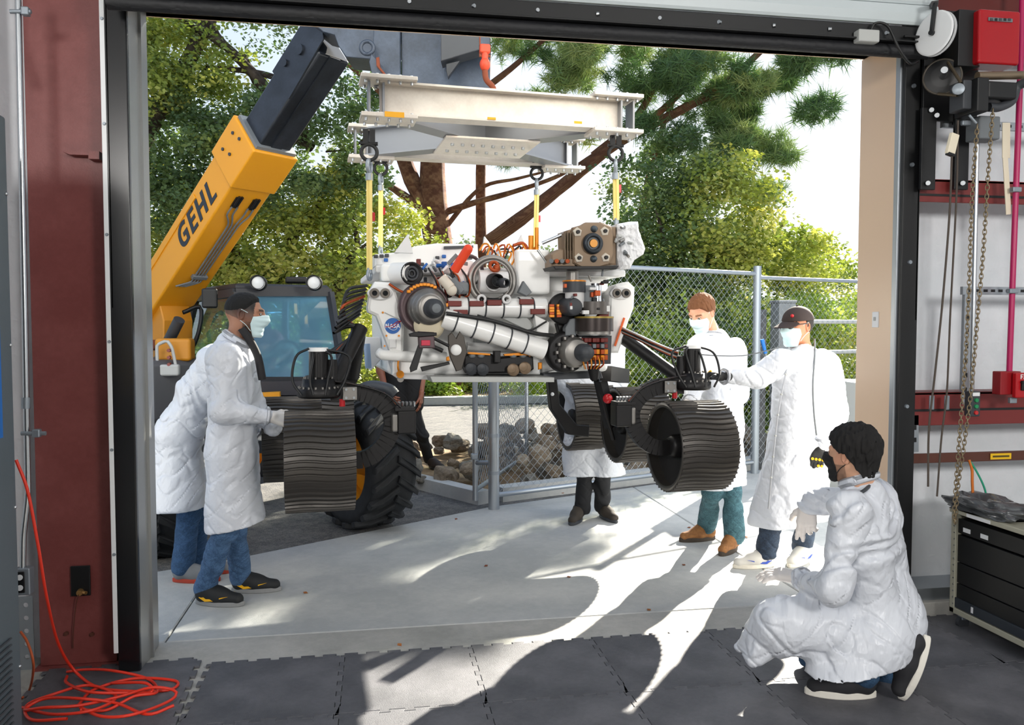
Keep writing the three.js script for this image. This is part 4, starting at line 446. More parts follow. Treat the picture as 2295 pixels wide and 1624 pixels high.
// suspension
function corner(s, w, pf) { // steering motor, flange, goose-neck fork
  const c = V(w.x - s * 0.0, w.y + 0.36, w.z); const g = new THREE.Group(); g.name = 'steering_corner'; RV.add(g);
  mesh('flange', [latheAt([[0, 0], [0.105, 0], [0.115, 0.012], [0.115, 0.045], [0.09, 0.06], [0.085, 0.1], [0, 0.1]], V(c.x, c.y - 0.02, c.z), UPV, 32)], anod, g); for (let k = 0; k < 18; k++) { const a = k / 18 * 6.283; mesh('bolt', cyl(V(c.x + Math.cos(a) * 0.103, c.y + 0.025, c.z + Math.sin(a) * 0.103), V(c.x + Math.cos(a) * 0.103, c.y + 0.04, c.z + Math.sin(a) * 0.103), 0.007, 0.007, 6), titan, g); }
  for (let k = 0; k < 14; k++) { const a = k / 14 * 6.283; mesh('bolt', cyl(V(c.x + Math.cos(a) * 0.075, c.y + 0.08, c.z + Math.sin(a) * 0.075), V(c.x + Math.cos(a) * 0.075, c.y + 0.09, c.z + Math.sin(a) * 0.075), 0.006, 0.006, 6), titan, g); }
  mesh('steering_motor', [cyl(V(c.x, c.y + 0.08, c.z), V(c.x, c.y + 0.225, c.z), 0.052, 0.05, 22), box(0.016, 0.13, 0.02, c.x + 0.0, c.y + 0.15, c.z + 0.05, 0.004), cyl(V(c.x - s * 0.07, c.y + 0.06, c.z), V(c.x - s * 0.07, c.y + 0.18, c.z), 0.03, 0.028, 14)], anod, g); mesh('motor_cap', cyl(V(c.x, c.y + 0.225, c.z), V(c.x, c.y + 0.245, c.z), 0.055, 0.05, 22), rWhite, g);
  for (let k = 0; k < 4; k++) mesh('cable', tube([V(c.x - 0.05 + k * 0.02, c.y + 0.24, c.z + 0.02), V(c.x + (k - 1.5) * 0.09 - s * 0.02, c.y + 0.2, c.z + 0.05), V(c.x + (k - 1.5) * 0.09, c.y + 0.08, c.z + 0.09), V(c.x + (k - 1.5) * 0.06, c.y + 0.0, c.z + 0.11)], 0.007, 18, 6), M.black, g);
  const x1 = w.x - s * 0.12, x2 = w.x - s * 0.38, x3 = w.x - s * 0.2; // fork sweeps inboard and down to the hub
  const arcPts = [V(w.x - s * 0.06, c.y, c.z), V(w.x - s * 0.22, c.y, c.z), V(w.x - s * 0.33, c.y - 0.05, c.z), V(w.x - s * 0.385, c.y - 0.13, c.z), V(w.x - s * 0.385, c.y - 0.2, c.z), V(w.x - s * 0.33, c.y - 0.3, c.z), V(w.x - s * 0.24, c.y - 0.36, c.z), V(w.x - s * 0.1, c.y - 0.36, c.z)];
  const cv = new THREE.CatmullRomCurve3(arcPts), pos = []; const sh = new THREE.Shape([[-0.055, -0.028], [0.055, -0.028], [0.055, 0.028], [-0.055, 0.028]].map((q) => new THREE.Vector2(...q)));
  mesh('fork_arm', (() => { const n = 26, fr = [], g2 = []; for (let i = 0; i < n; i++) { const a = cv.getPointAt(i / n), b = cv.getPointAt((i + 1.06) / n > 1 ? 1 : (i + 1.06) / n); g2.push(bar(a, b, 0.09, 0.05, V(0, 0, 1)).rotateZ(0)); } return g2; })(), anod, g);
  mesh('splice_plate', [box(0.075, 0.07, 0.012, w.x - s * 0.16, c.y, c.z + 0.045, 0.003), box(0.08, 0.1, 0.11, w.x - s * 0.42, c.y - 0.165, c.z, 0.012)], titan, g); for (const [a, b] of [[-0.02, 0.022], [0.02, 0.022], [-0.02, -0.022], [0.02, -0.022]]) mesh('bolt', cyl(V(w.x - s * 0.16 + a, c.y + b, c.z + 0.05), V(w.x - s * 0.16 + a, c.y + b, c.z + 0.058), 0.007), M.steel, g);
  mesh('junction_box', [box(0.1, 0.13, 0.1, w.x - s * 0.46, c.y - 0.16, c.z + 0.02, 0.01), box(0.11, 0.02, 0.11, w.x - s * 0.45, c.y - 0.09, c.z + 0.02, 0.004)], anod, g); for (let k = 0; k < 5; k++) mesh('connector', cyl(V(w.x - s * (0.42 + k * 0.02), c.y - 0.075, c.z + 0.05), V(w.x - s * (0.42 + k * 0.02), c.y - 0.05, c.z + 0.06), 0.008, 0.008, 8), M.steel, g);
  for (let k = 0; k < 3; k++) mesh('harness', tube([V(w.x - s * 0.43, c.y - 0.08, c.z + 0.05 + k * 0.012), V(w.x - s * 0.34, c.y - 0.0, c.z + 0.06), V(w.x - s * 0.18, c.y + 0.05, c.z + 0.06), V(w.x - s * 0.08, c.y + 0.07, c.z + 0.09)], 0.006, 20, 6), k === 1 ? copper : M.black, g);
  mesh('red_cover', cyl(V(w.x - s * 0.12, c.y - 0.07, c.z + 0.02), V(w.x - s * 0.12, c.y - 0.03, c.z + 0.02), 0.016), M.red, g);
}
corner(-1, wFL); corner(1, wFR);
part('rocker_tube', [cyl(RP(1388, 750, -0.28), V(wFR.x - 0.06, WY + 0.4, -0.02), 0.042, 0.036, 20)], anod); part('rocker_tube', [cyl(RP(808, 735, -0.22), V(wFL.x + 0.08, WY + 0.42, -0.02), 0.042, 0.038, 20)], anod); part('bogie_tube', [cyl(RP(800, 752, -0.35), RP(788, 845, -0.42), 0.05, 0.045, 18), cyl(RP(788, 845, -0.42), V(wML.x + 0.1, WY + 0.36, wML.z), 0.045)], anod);
for (let k = 0; k < 7; k++) part('rocker_harness', tube([RP(1385, 742 - k * 2, -0.24), RP(1430, 762 - k * 2, -0.16 + k * 0.01), RP(1480, 788 - k * 2.5, -0.1), RP(1520, 806 - k * 3, -0.05)], 0.006, 22, 5), [M.black, copper, M.lightGrey, M.black][k % 4]);
for (let k = 0; k < 9; k++) part('rocker_harness', tube([RP(822 - k * 2, 640 + k * 8, -0.3), RP(780 - k * 4, 650 + k * 12, -0.2 + k * 0.02), RP(770 + k, 700 + k * 4, -0.18), RP(790 + k * 2, 740, -0.2), RP(760 - k * 3, 790, -0.08)], 0.009, 26, 6), k === 3 ? copper : k === 6 ? M.darkGrey : M.black);
part('bogie_arm', [ext(px([[1225, 850], [1245, 848], [1252, 905], [1290, 950], [1318, 952], [1316, 978], [1270, 972], [1232, 915]], -1.42), 0.08, 0.006).translate(0, 0, -1.42)], anod); part('bogie_arm', [cyl(RP(1330, 830, -0.9), RP(1375, 985, -0.95), 0.022, 0.014), cyl(RP(1318, 815, -0.9), RP(1335, 850, -0.9), 0.05, 0.03)], anod); part('bogie_drive', [cyl(RP(1385, 905, -0.8), RP(1384, 950, -0.8), 0.034, 0.034, 14)], titan); part('bogie_arm', [bar(V(wMR.x - 0.1, WY + 0.36, -0.98), V(wMR.x - 0.35, WY + 0.4, -0.7), 0.08, 0.1), bar(RP(1345, 850, -0.9), V(wMR.x - 0.2, WY, -0.98), 0.06, 0.08)], anod);
part('red_cover', sph(0.035, RP(1362, 893, -0.85)), M.red); part('bogie_bolt', sph(0.014, RP(1238, 883, -1.37)), M.white);

// body
const ZB = -0.34;
plate('front_panel', [[880, 652], [1352, 652], [1352, 800], [1205, 838], [880, 838], [868, 800]], ZB - 0.06, 0.1, rWhite, 0.01);
part('body_shell', [boxTo(RP(868, 700, ZB - 0.1).x, RP(1365, 700, ZB - 0.1).x, RP(900, 842, ZB).y, RP(900, 610, ZB).y, ZB - 0.1, ZB - 1.25, 0.03)], rWhite); part('deck', [boxTo(RP(842, 600, ZB).x, RP(1400, 600, ZB).x, RP(900, 612, ZB).y, RP(900, 596, ZB).y, ZB + 0.02, ZB - 1.3, 0.01)], rWhite2);
plate('side_cheek', [[838, 632], [872, 634], [884, 655], [900, 700], [900, 790], [872, 786], [842, 708], [824, 700], [822, 690], [828, 650]], ZB + 0.05, 0.14, rWhite, 0.014); plate('side_cheek', [[1358, 660], [1372, 640], [1400, 632], [1414, 645], [1412, 690], [1400, 720], [1378, 790], [1352, 790]], ZB + 0.05, 0.14, rWhite, 0.014);
const panelSeam = (a, b) => part('panel_seam', cyl(RP(a[0], a[1], ZB + 0.125), RP(b[0], b[1], ZB + 0.125), 0.0025, 0.0025, 5), M.lightGrey); panelSeam([905, 690], [903, 785]); panelSeam([862, 700], [900, 718]);
function hazcam(x, y) { const g = new THREE.Group(); g.name = 'hazard_camera'; RV.add(g); const c = RP(x, y, ZB + 0.13), s = rpx(ZB); mesh('housing', ext(disc(0, 1, 24).map(([a, b]) => [c.x + a * 26 * s, c.y + b * 14 * s]), 0.03, 0.005).translate(0, 0, c.z - 0.005), rWhite2, g); for (const k of [-1, 1]) { mesh('lens_barrel', cyl(V(c.x + k * 11 * s, c.y, c.z), V(c.x + k * 11 * s, c.y, c.z + 0.022), 11 * s, 10 * s, 20), MAT({ color: '#6b655e', roughness: 0.4, metalness: 0.4 }), g); mesh('lens', cyl(V(c.x + k * 11 * s, c.y, c.z + 0.02), V(c.x + k * 11 * s, c.y, c.z + 0.025), 6 * s, 5 * s, 16), lensG, g); } }
hazcam(851, 657); hazcam(1391, 657);
{ // round blue emblem
  const c = RP(880, 730, ZB + 0.122), g = new THREE.Group(), R = 16.5 * rpx(ZB); g.name = 'emblem'; g.position.copy(c); RV.add(g); mesh('blue_disc', cyl(V(0, 0, 0), V(0, 0, 0.003), R, R, 32), nasaBlue, g); mesh('lettering', text('NASA', R * 0.52, 0.002).translate(0, 0, 0.003), M.white, g); mesh('red_chevron', [tube([V(-R * 0.95, -R * 0.15, 0.004), V(-R * 0.2, R * 0.02, 0.005), V(R * 0.55, R * 0.5, 0.005), V(R * 1.05, R * 0.62, 0.004)], R * 0.05, 16, 5), tube([V(-R * 0.2, -R * 0.3, 0.004), V(R * 0.3, R * 0.0, 0.005), V(R * 1.05, R * 0.62, 0.004)], R * 0.045, 14, 5)], M.red, g); mesh('orbit', tor(R * 0.62, R * 0.03, V(0, 0, 0.004), V(0.3, 0.6, 1)), M.white, g);
}
for (const [x, y] of [[858, 700], [898, 700], [866, 752], [894, 752], [862, 775]]) part('fastener', cyl(RP(x, y, ZB + 0.12), RP(x, y, ZB + 0.128), 0.006, 0.006, 8), kapton);
plate('access_cover', [[872, 760], [888, 760], [888, 780], [872, 780]], ZB + 0.125, 0.01, rWhite2); plate('grey_cover', [[1062, 748], [1102, 748], [1102, 768], [1062, 768]], ZB + 0.0, 0.02, M.lightGrey);
part('lower_tube', [tube([RP(850, 790, ZB + 0.06), RP(870, 796, ZB + 0.1), RP(1000, 800, ZB + 0.1)], 0.03, 20, 12), tube([RP(1046, 776, ZB + 0.02), RP(1130, 778, ZB + 0.02), RP(1215, 775, ZB + 0.02)], 0.026, 16, 12)], rWhite); plate('lower_box', [[878, 802], [1008, 806], [1206, 800], [1206, 838], [878, 838]], ZB + 0.02, 0.1, rWhite, 0.01); plate('belly_plate', [[950, 838], [1215, 840], [1215, 850], [955, 850]], ZB + 0.0, 0.5, M.lightGrey, 0.003); plate('belly_rail', [[1212, 836], [1340, 830], [1345, 846], [1214, 850]], ZB + 0.02, 0.1, M.darkGrey, 0.003);
plate('small_drop_bracket', [[876, 838], [972, 838], [960, 850], [890, 848]], ZB + 0.05, 0.06, rWhite2); rcyl('yellow_nozzle', 896, 838, ZB + 0.08, 8, 0.03, kapton); rcyl('nozzle', 896, 848, ZB + 0.06, 7, 0.04, titan);
part('nozzle_line', tube([RP(893, 805, ZB + 0.1), RP(892, 822, ZB + 0.11), RP(895, 836, ZB + 0.1)], 0.006, 12, 6), kapton);
// deck top
plate('deck_cowl', [[835, 600], [836, 574], [880, 570], [925, 556], [970, 550], [1060, 552], [1062, 600]], ZB - 0.25, 0.3, rWhite, 0.012); plate('deck_fin', [[884, 566], [914, 524], [925, 568]], ZB - 0.1, 0.03, rWhite2, 0.003); plate('deck_solar_edge', [[995, 552], [1060, 550], [1060, 556], [995, 558]], ZB - 0.08, 0.03, M.darkGrey, 0.002);
for (const [x, y] of [[845, 572], [858, 571], [870, 570], [868, 580], [1000, 572], [1020, 590], [950, 590], [985, 575]]) part('deck_fitting', box(0.024, 0.02, 0.02, RP(x, y, ZB).x, RP(x, y, ZB).y, ZB - 0.08, 0.004), x % 4 ? M.darkGrey : nasaBlue);
{ const a = RP(884, 612, ZB + 0.05), b = RP(921, 613, ZB + 0.16); part('camera_barrel', [cyl(V(a.x, a.y, a.z), V(b.x, b.y, b.z), 0.062, 0.066, 28), box(0.1, 0.1, 0.12, a.x - 0.03, a.y - 0.0, a.z - 0.02, 0.02)], rWhite); const d = b.clone().sub(a).normalize(); part('camera_lens', [latheAt([[0, 0.0], [0.06, 0.0], [0.066, 0.006], [0.066, 0.02], [0.056, 0.022], [0.05, 0.008], [0, 0.006]], b, V(0.25, 0, 0.97), 28)], anod); part('lens_ring', tor(0.036, 0.008, b.clone().add(V(0.003, 0, 0.016)), V(0.25, 0, 0.97)), M.darkGrey); part('lens_ring', tor(0.018, 0.006, b.clone().add(V(0.003, 0, 0.016)), V(0.25, 0, 0.97)), M.darkGrey); }
{ const a = RP(1018, 606, ZB + 0.2), b = RP(1049, 558, ZB + 0.26); part('remove_before_flight_cover', [cyl(a, b, 0.027, 0.027, 18), sph(0.027, b, [1, 1, 1])], MAT({ color: '#f0481e', roughness: 0.45 })); part('cover_strut', [bar(RP(1004, 592, ZB + 0.18), RP(1025, 570, ZB + 0.2), 0.02, 0.02)], M.midGrey); }
// shoulder joint
{ const c = RP(948, 690, ZB + 0.12), s = rpx(ZB + 0.1); part('shoulder_housing', [latheAt([[0, 0], [53 * s, 0], [56 * s, 0.02], [54 * s, 0.06], [46 * s, 0.07], [44 * s, 0.05], [0, 0.05]], c, FWD, 40)], mauve); part('shoulder_motor', [latheAt([[42 * s, 0.05], [41 * s, 0.1], [37 * s, 0.105], [36 * s, 0.13], [31 * s, 0.135], [30 * s, 0.16], [22 * s, 0.165], [0, 0.165]], c.clone().add(V(0.005, 0, 0)), V(0.12, 0, 1), 36)], titan); part('shoulder_encoder', [latheAt([[0, 0.23], [13 * s, 0.23], [14 * s, 0.2], [20 * s, 0.198], [21 * s, 0.16], [22 * s, 0.15]], c.clone().add(V(0.008, -0.006, 0)), V(0.15, 0, 1), 30)], M.darkGrey); part('encoder_face', latheAt([[0, 0.24], [9 * s, 0.238], [10 * s, 0.228]], c.clone().add(V(0.008, -0.006, 0)), V(0.15, 0, 1), 24), M.midGrey);
  for (let k = 0; k < 9; k++) { const a = 0.5 + k * 0.16; part('gold_connector', box(0.022, 0.018, 0.03, c.x + Math.cos(a + 0.6) * 47 * s, c.y + Math.sin(a + 0.6) * 49 * s, c.z + 0.07, 0.004), kapton); } for (let k = 0; k < 4; k++) part('gold_connector', box(0.03, 0.022, 0.03, RP(988 + (k % 2) * 10, 678 + k * 9, ZB + 0.2).x, RP(988, 674 + k * 9, ZB + 0.2).y, ZB + 0.2, 0.004), k % 2 ? kapton : copper); part('shoulder_fork', [ext(px([[975, 720], [1000, 700], [1006, 722], [985, 745], [965, 742]], ZB + 0.16), 0.06, 0.004).translate(0, 0, ZB + 0.16)], anod); part('shoulder_pad', [latheAt([[0, 0], [30 * s, 0], [33 * s, 0.03], [20 * s, 0.05], [0, 0.05]], RP(960, 728, ZB + 0.18), FWD)], MAT({ color: '#d8ccb0', roughness: 0.6 })); }
// arm tubes with straps
function armTube(name, a, b, r, straps) { const d = b.clone().sub(a); part(name, cyl(a, b, r, r, 28), rWhite); for (const t of straps) { const c = a.clone().addScaledVector(d, t); part('strap', tor(r + 0.002, 0.0045, c, d.clone().normalize(), 28, 6), M.darkGrey); } }
armTube('upper_arm_tube', RP(1002, 688, ZB + 0.12), RP(1222, 690, ZB + 0.12), 21 * rpx(ZB), [0.2, 0.37, 0.55, 0.72, 0.86]); armTube('fore_arm_tube', RP(992, 712, ZB + 0.2), RP(1220, 784, ZB + 0.2), 22 * rpx(ZB + 0.2), [0.12, 0.3, 0.47, 0.64, 0.8]);
for (let k = 0; k < 6; k++) { const x = [1018, 1032, 1068, 1108, 1180, 1205][k], y = [680, 700, 680, 678, 676, 698][k]; plate('arm_label_block', [[x - 16, y - 6], [x + 16, y - 6], [x + 16, y + 6], [x - 16, y + 6]], ZB + 0.19, 0.02, darkRed, 0.003); }
part('arm_cable', [tube([RP(1000, 702, ZB + 0.26), RP(1100, 718, ZB + 0.24), RP(1190, 745, ZB + 0.26), RP(1240, 752, ZB + 0.24)], 0.012, 30, 8)], M.black); part('arm_cable', [tube([RP(1070, 706, ZB + 0.2), RP(1140, 728, ZB + 0.2), RP(1185, 740, ZB + 0.2), RP(1225, 720, ZB + 0.2)], 0.006, 30, 6)], M.black); plate('arm_bracket', [[1110, 706], [1180, 710], [1196, 728], [1186, 742]], ZB + 0.1, 0.02, M.lightGrey); plate('white_block', [[1195, 705], [1228, 722], [1226, 752], [1200, 742]], ZB + 0.14, 0.06, rWhite);
// ring with camera in the middle
{ const c = RP(1103, 628, ZB + 0.14), s = rpx(ZB + 0.14); part('arch_ring', [tor(50 * s, 0.017, V(c.x, c.y, c.z), FWD, 40, 10), tor(42 * s, 0.008, V(c.x, c.y, c.z + 0.015), FWD, 40, 8)], titan); part('camera_head', [cyl(V(c.x - 30 * s, c.y - 3 * s, c.z - 0.02), V(c.x + 34 * s, c.y - 3 * s, c.z - 0.02), 26 * s, 26 * s, 24), cyl(V(c.x, c.y - 4 * s, c.z), V(c.x, c.y - 4 * s, c.z + 0.05), 22 * s, 20 * s, 26)], rWhite2); part('camera_lens', [latheAt([[0, 0.05], [10 * s, 0.05], [12 * s, 0.12], [15 * s, 0.12], [18 * s, 0.06], [18 * s, 0.04]], V(c.x - 2 * s, c.y - 3 * s, c.z), V(0.08, 0, 1), 28)], anod); part('lens_glass', cyl(V(c.x - 1 * s, c.y - 3 * s, c.z + 0.075), V(c.x - 1 * s, c.y - 3 * s, c.z + 0.085), 10 * s, 10 * s), lensG); part('lens_hood', latheAt([[7 * s, 0.13], [9 * s, 0.13], [11 * s, 0.1], [11 * s, 0.05]], V(c.x + 8 * s, c.y - 6 * s, c.z + 0.03), V(0.2, -0.05, 1), 22), M.darkGrey);
  part('copper_coil', [tor(10 * s, 4 * s, V(c.x + 2 * s, c.y + 30 * s, c.z + 0.03), V(0.2, 0.3, 1)), sph(9 * s, V(c.x + 8 * s, c.y + 26 * s, c.z + 0.02))], copper); part('ring_foot', [box(60 * s, 14 * s, 0.06, c.x, c.y - 46 * s, c.z, 0.01)], anod); for (const k of [-1, 1]) part('ring_roller', [tor(8 * s, 3 * s, V(c.x + k * 28 * s, c.y - 42 * s, c.z + 0.05))], rWhite2); plate('wedge_cover', [[1160, 655], [1172, 630], [1190, 655], [1178, 664]], ZB + 0.16, 0.05, M.midGrey); part('round_cover', [latheAt([[0, 0.03], [26 * s, 0.025], [30 * s, 0], [0, 0]], RP(1046, 612, ZB + 0.1), V(0.1, 0.1, 1), 30)], rWhite); part('round_cover_rim', tor(31 * s, 0.012, RP(1052, 604, ZB + 0.09), V(0.2, 0.1, 1)), mauve); part('dark_knuckle', [box(0.09, 0.07, 0.08, RP(1032, 645, ZB + 0.15).x, RP(1032, 645, ZB + 0.15).y, ZB + 0.15, 0.02), cyl(RP(1012, 628, ZB + 0.16), RP(1035, 655, ZB + 0.18), 0.03, 0.024)], M.midGrey); part('tan_knuckle', [cyl(RP(990, 622, ZB + 0.2), RP(1010, 645, ZB + 0.22), 0.03, 0.03), sph(0.032, RP(1012, 650, ZB + 0.22))], MAT({ color: '#d9cfc0', roughness: 0.5 })); }
// elbow joints
{ const s = rpx(ZB + 0.15), c = RP(1258, 692, ZB + 0.12), d = RP(1262, 788, ZB + 0.12); part('elbow_housing', [latheAt([[0, 0], [33 * s, 0], [36 * s, 0.03], [33 * s, 0.07], [0, 0.07]], c, FWD, 32)], anod); for (let k = 0; k < 10; k++) part('gold_connector', box(0.03, 0.016, 0.02, RP(1237 + (k % 2) * 16, 676 + Math.floor(k / 2) * 7, ZB + 0.21).x, RP(0, 676 + Math.floor(k / 2) * 7, ZB + 0.21).y, ZB + 0.205, 0.003), k % 3 ? kapton : copper); part('elbow_motor', latheAt([[0, 0.12], [17 * s, 0.12], [20 * s, 0.1], [21 * s, 0], [0, 0]], RP(1266, 688, ZB + 0.18), V(0.25, 0, 1), 28), M.darkGrey);
  part('wrist_housing', [latheAt([[0, 0], [46 * s, 0], [48 * s, 0.03], [46 * s, 0.08], [38 * s, 0.085], [0, 0.08]], d, FWD, 40)], anod); part('wrist_motor', [latheAt([[35 * s, 0.08], [34 * s, 0.13], [29 * s, 0.135], [28 * s, 0.16], [0, 0.16]], d.clone().add(V(0.02, 0, 0)), V(0.12, 0, 1), 34)], titan); for (let k = 0; k < 12; k++) { const a = k / 12 * 6.283; part('clamp_tooth', box(0.016, 0.02, 0.03, d.x + 0.02 + Math.cos(a) * 36 * s, d.y + Math.sin(a) * 36 * s, d.z + 0.11, 0.004), titan); } part('wrist_encoder', latheAt([[0, 0.24], [13 * s, 0.24], [14 * s, 0.21], [20 * s, 0.2], [20 * s, 0.15]], d.clone().add(V(0.035, 0, 0)), V(0.2, 0, 1), 28), M.darkGrey); part('elbow_link', [ext(px([[1245, 725], [1262, 716], [1310, 700], [1300, 730], [1262, 752], [1250, 745]], ZB + 0.1), 0.06, 0.006).translate(0, 0, ZB + 0.1)], anod); plate('grey_cover', [[1264, 735], [1275, 715], [1288, 712], [1288, 752], [1264, 752]], ZB + 0.18, 0.06, M.midGrey); }
// drums, stack and copper pack of the turret
{ const z = ZB + 0.22, s = rpx(z), drum = (name, x, y, r, h, mat, n = 32) => { const a = RP(x, y + h / 2, z), b = RP(x, y - h / 2, z); b.x = a.x; return part(name, cyl(V(a.x, a.y, z), V(a.x, b.y, z), r * s, r * s, n), mat); };
  drum('turret_drum', 1287, 643, 26, 24, M.darkGrey); drum('drum_rim', 1287, 630, 27, 3, kapton); drum('turret_drum', 1331, 727, 44, 30, MAT({ color: '#3a3230', roughness: 0.3, metalness: 0.5 })); drum('drum_rim', 1331, 711, 45, 4, MAT({ color: '#9a8440', roughness: 0.4, metalness: 0.5 })); drum('drum_foot', 1331, 745, 38, 8, titan); drum('turret_neck', 1283, 618, 14, 20, titan); drum('turret_column', 1288, 672, 22, 34, rWhite2); drum('turret_column', 1318, 662, 18, 44, M.midGrey); drum('turret_column', 1336, 655, 12, 40, M.steel); drum('turret_base', 1331, 690, 34, 28, MAT({ color: '#5a5552', roughness: 0.4, metalness: 0.4 }));
  for (let k = 0; k < 26; k++) { const x = rr(1265, 1365), y = rr(612, 705); part(k % 3 ? 'turret_fitting' : 'turret_pin', k % 3 ? box(rr(0.014, 0.04), rr(0.012, 0.035), 0.03, RP(x, y, z + 0.06).x, RP(x, y, z + 0.06).y, z + rr(0.04, 0.09), 0.003) : cyl(RP(x, y, z + 0.06), RP(x + rr(-8, 8), y - 14, z + 0.06), 0.006), [M.midGrey, rWhite2, anod, titan, copper, darkRed][k % 6]); }
  plate('red_wedge', [[1336, 710], [1360, 685], [1362, 710]], z + 0.03, 0.05, darkRed);
  for (let i = 0; i < 7; i++) for (let j = 0; j < 4; j++) { const q = RP(1303 + i * 9.2, 762 + j * 13, z + 0.02), w = [0.024, 0.022][j % 2]; part(j > 1 ? 'copper_terminal' : 'relay_block', box(w, j > 1 ? 0.03 : 0.026, 0.05, q.x, q.y, z + (i % 2) * 0.012, 0.004), j === 0 ? darkRed : j === 1 ? (i % 2 ? M.midGrey : darkRed) : (i + j) % 2 ? copper : kapton); } plate('terminal_backplate', [[1296, 752], [1368, 752], [1366, 815], [1300, 815]], z - 0.05, 0.05, M.darkGrey); for (let i = 0; i < 6; i++) part('terminal_wire', tube([RP(1305 + i * 9, 800, z + 0.05), RP(1308 + i * 9, 815, z + 0.06), RP(1312 + i * 6, 826, z + 0.02)], 0.005, 10, 5), i % 2 ? copper : kapton); part('drill_cone', [cyl(RP(1330, 820, z - 0.02), RP(1332, 850, z - 0.02), 0.04, 0.025, 18)], anod); }
// tan drill face
{ const z = ZB + 0.26, s = rpx(z); plate('drill_plate', [[1282, 510], [1300, 505], [1310, 499], [1345, 499], [1368, 508], [1372, 530], [1372, 570], [1360, 594], [1340, 600], [1300, 600], [1282, 590]], z, 0.05, tanP, 0.008); plate('drill_body', [[1260, 520], [1285, 512], [1368, 512], [1368, 596], [1285, 596], [1262, 590]], z - 0.12, 0.2, tanP, 0.01); for (let k = 0; k < 4; k++) plate('cooling_fin', [[1262 + k * 6, 522], [1264 + k * 6, 522], [1264 + k * 6, 580], [1262 + k * 6, 580]], z - 0.0, 0.06, MAT({ color: '#75634f', roughness: 0.5 }), 0.001); const c = RP(1327, 546, z + 0.03); part('drill_ring', [latheAt([[14 * s, 0], [22 * s, 0], [24 * s, 0.012], [22 * s, 0.03], [16 * s, 0.034], [14 * s, 0.02]], c, FWD, 32)], MAT({ color: '#2c3238', roughness: 0.35, metalness: 0.5 })); part('drill_bit', cyl(c, V(c.x, c.y, c.z + 0.03), 10 * s, 9 * s, 20), MAT({ color: '#b9813c', roughness: 0.4, metalness: 0.5 })); part('drill_collar', latheAt([[10 * s, 0.02], [14 * s, 0.02], [15 * s, 0.005]], c, FWD), M.midGrey);
  for (const [x, y] of [[1294, 520], [1355, 518], [1297, 578], [1357, 577]]) { const q = RP(x, y, z + 0.026); part('mount_pad', [ext(disc(0.4, 11 * s, 5).map(([a, b]) => [q.x + a, q.y + b]), 0.014, 0.003).translate(0, 0, q.z)], MAT({ color: '#cfc6b8', roughness: 0.5 })); part('mount_bolt', cyl(q, V(q.x, q.y, q.z + 0.022), 5 * s, 4 * s, 10), anod); } for (const [x, y] of [[1331, 513], [1330, 580]]) part('plug', latheAt([[0, 0.024], [6 * s, 0.022], [8 * s, 0]], RP(x, y, z + 0.026), FWD), MAT({ color: '#4c555c', metalness: 0.5, roughness: 0.4 }));
  plate('tan_box', [[1228, 572], [1246, 560], [1282, 562], [1282, 600], [1228, 600]], z - 0.06, 0.14, tanP, 0.008); plate('turret_shelf', [[1228, 599], [1372, 599], [1366, 606], [1232, 606]], z - 0.03, 0.22, anod, 0.003); for (let k = 0; k < 4; k++) part('box_stub', cyl(RP(1236 + k * 12, 585, z), RP(1236 + k * 12, 585, z + 0.05), 0.014, 0.012, 12), k % 2 ? copper : M.midGrey); part('brace_rod', [cyl(RP(1215, 545, z - 0.1), RP(1264, 524, z - 0.05), 0.01), cyl(RP(1205, 560, z - 0.1), RP(1228, 592, z - 0.1), 0.007)], M.steel);
  part('white_shroud', [ext(px([[1372, 505], [1400, 500], [1418, 500], [1420, 520], [1434, 560], [1430, 572], [1410, 585], [1400, 604], [1378, 604], [1372, 580]], z - 0.1), 0.2, 0.02).translate(0, 0, z - 0.1)], foilW); for (let k = 0; k < 10; k++) { const x = rr(1380, 1412), y = rr(506, 572); part('shroud_fitting', [cyl(RP(x, y, z + 0.0), RP(x + rr(-10, 10), y + rr(-8, 8), z + 0.03), 0.01, 0.008, 8)], [M.midGrey, titan, M.lightGrey][k % 3]); } part('shroud_corner', box(0.05, 0.05, 0.06, RP(1424, 566, z).x, RP(1424, 566, z).y, z - 0.04, 0.012), tanP); }
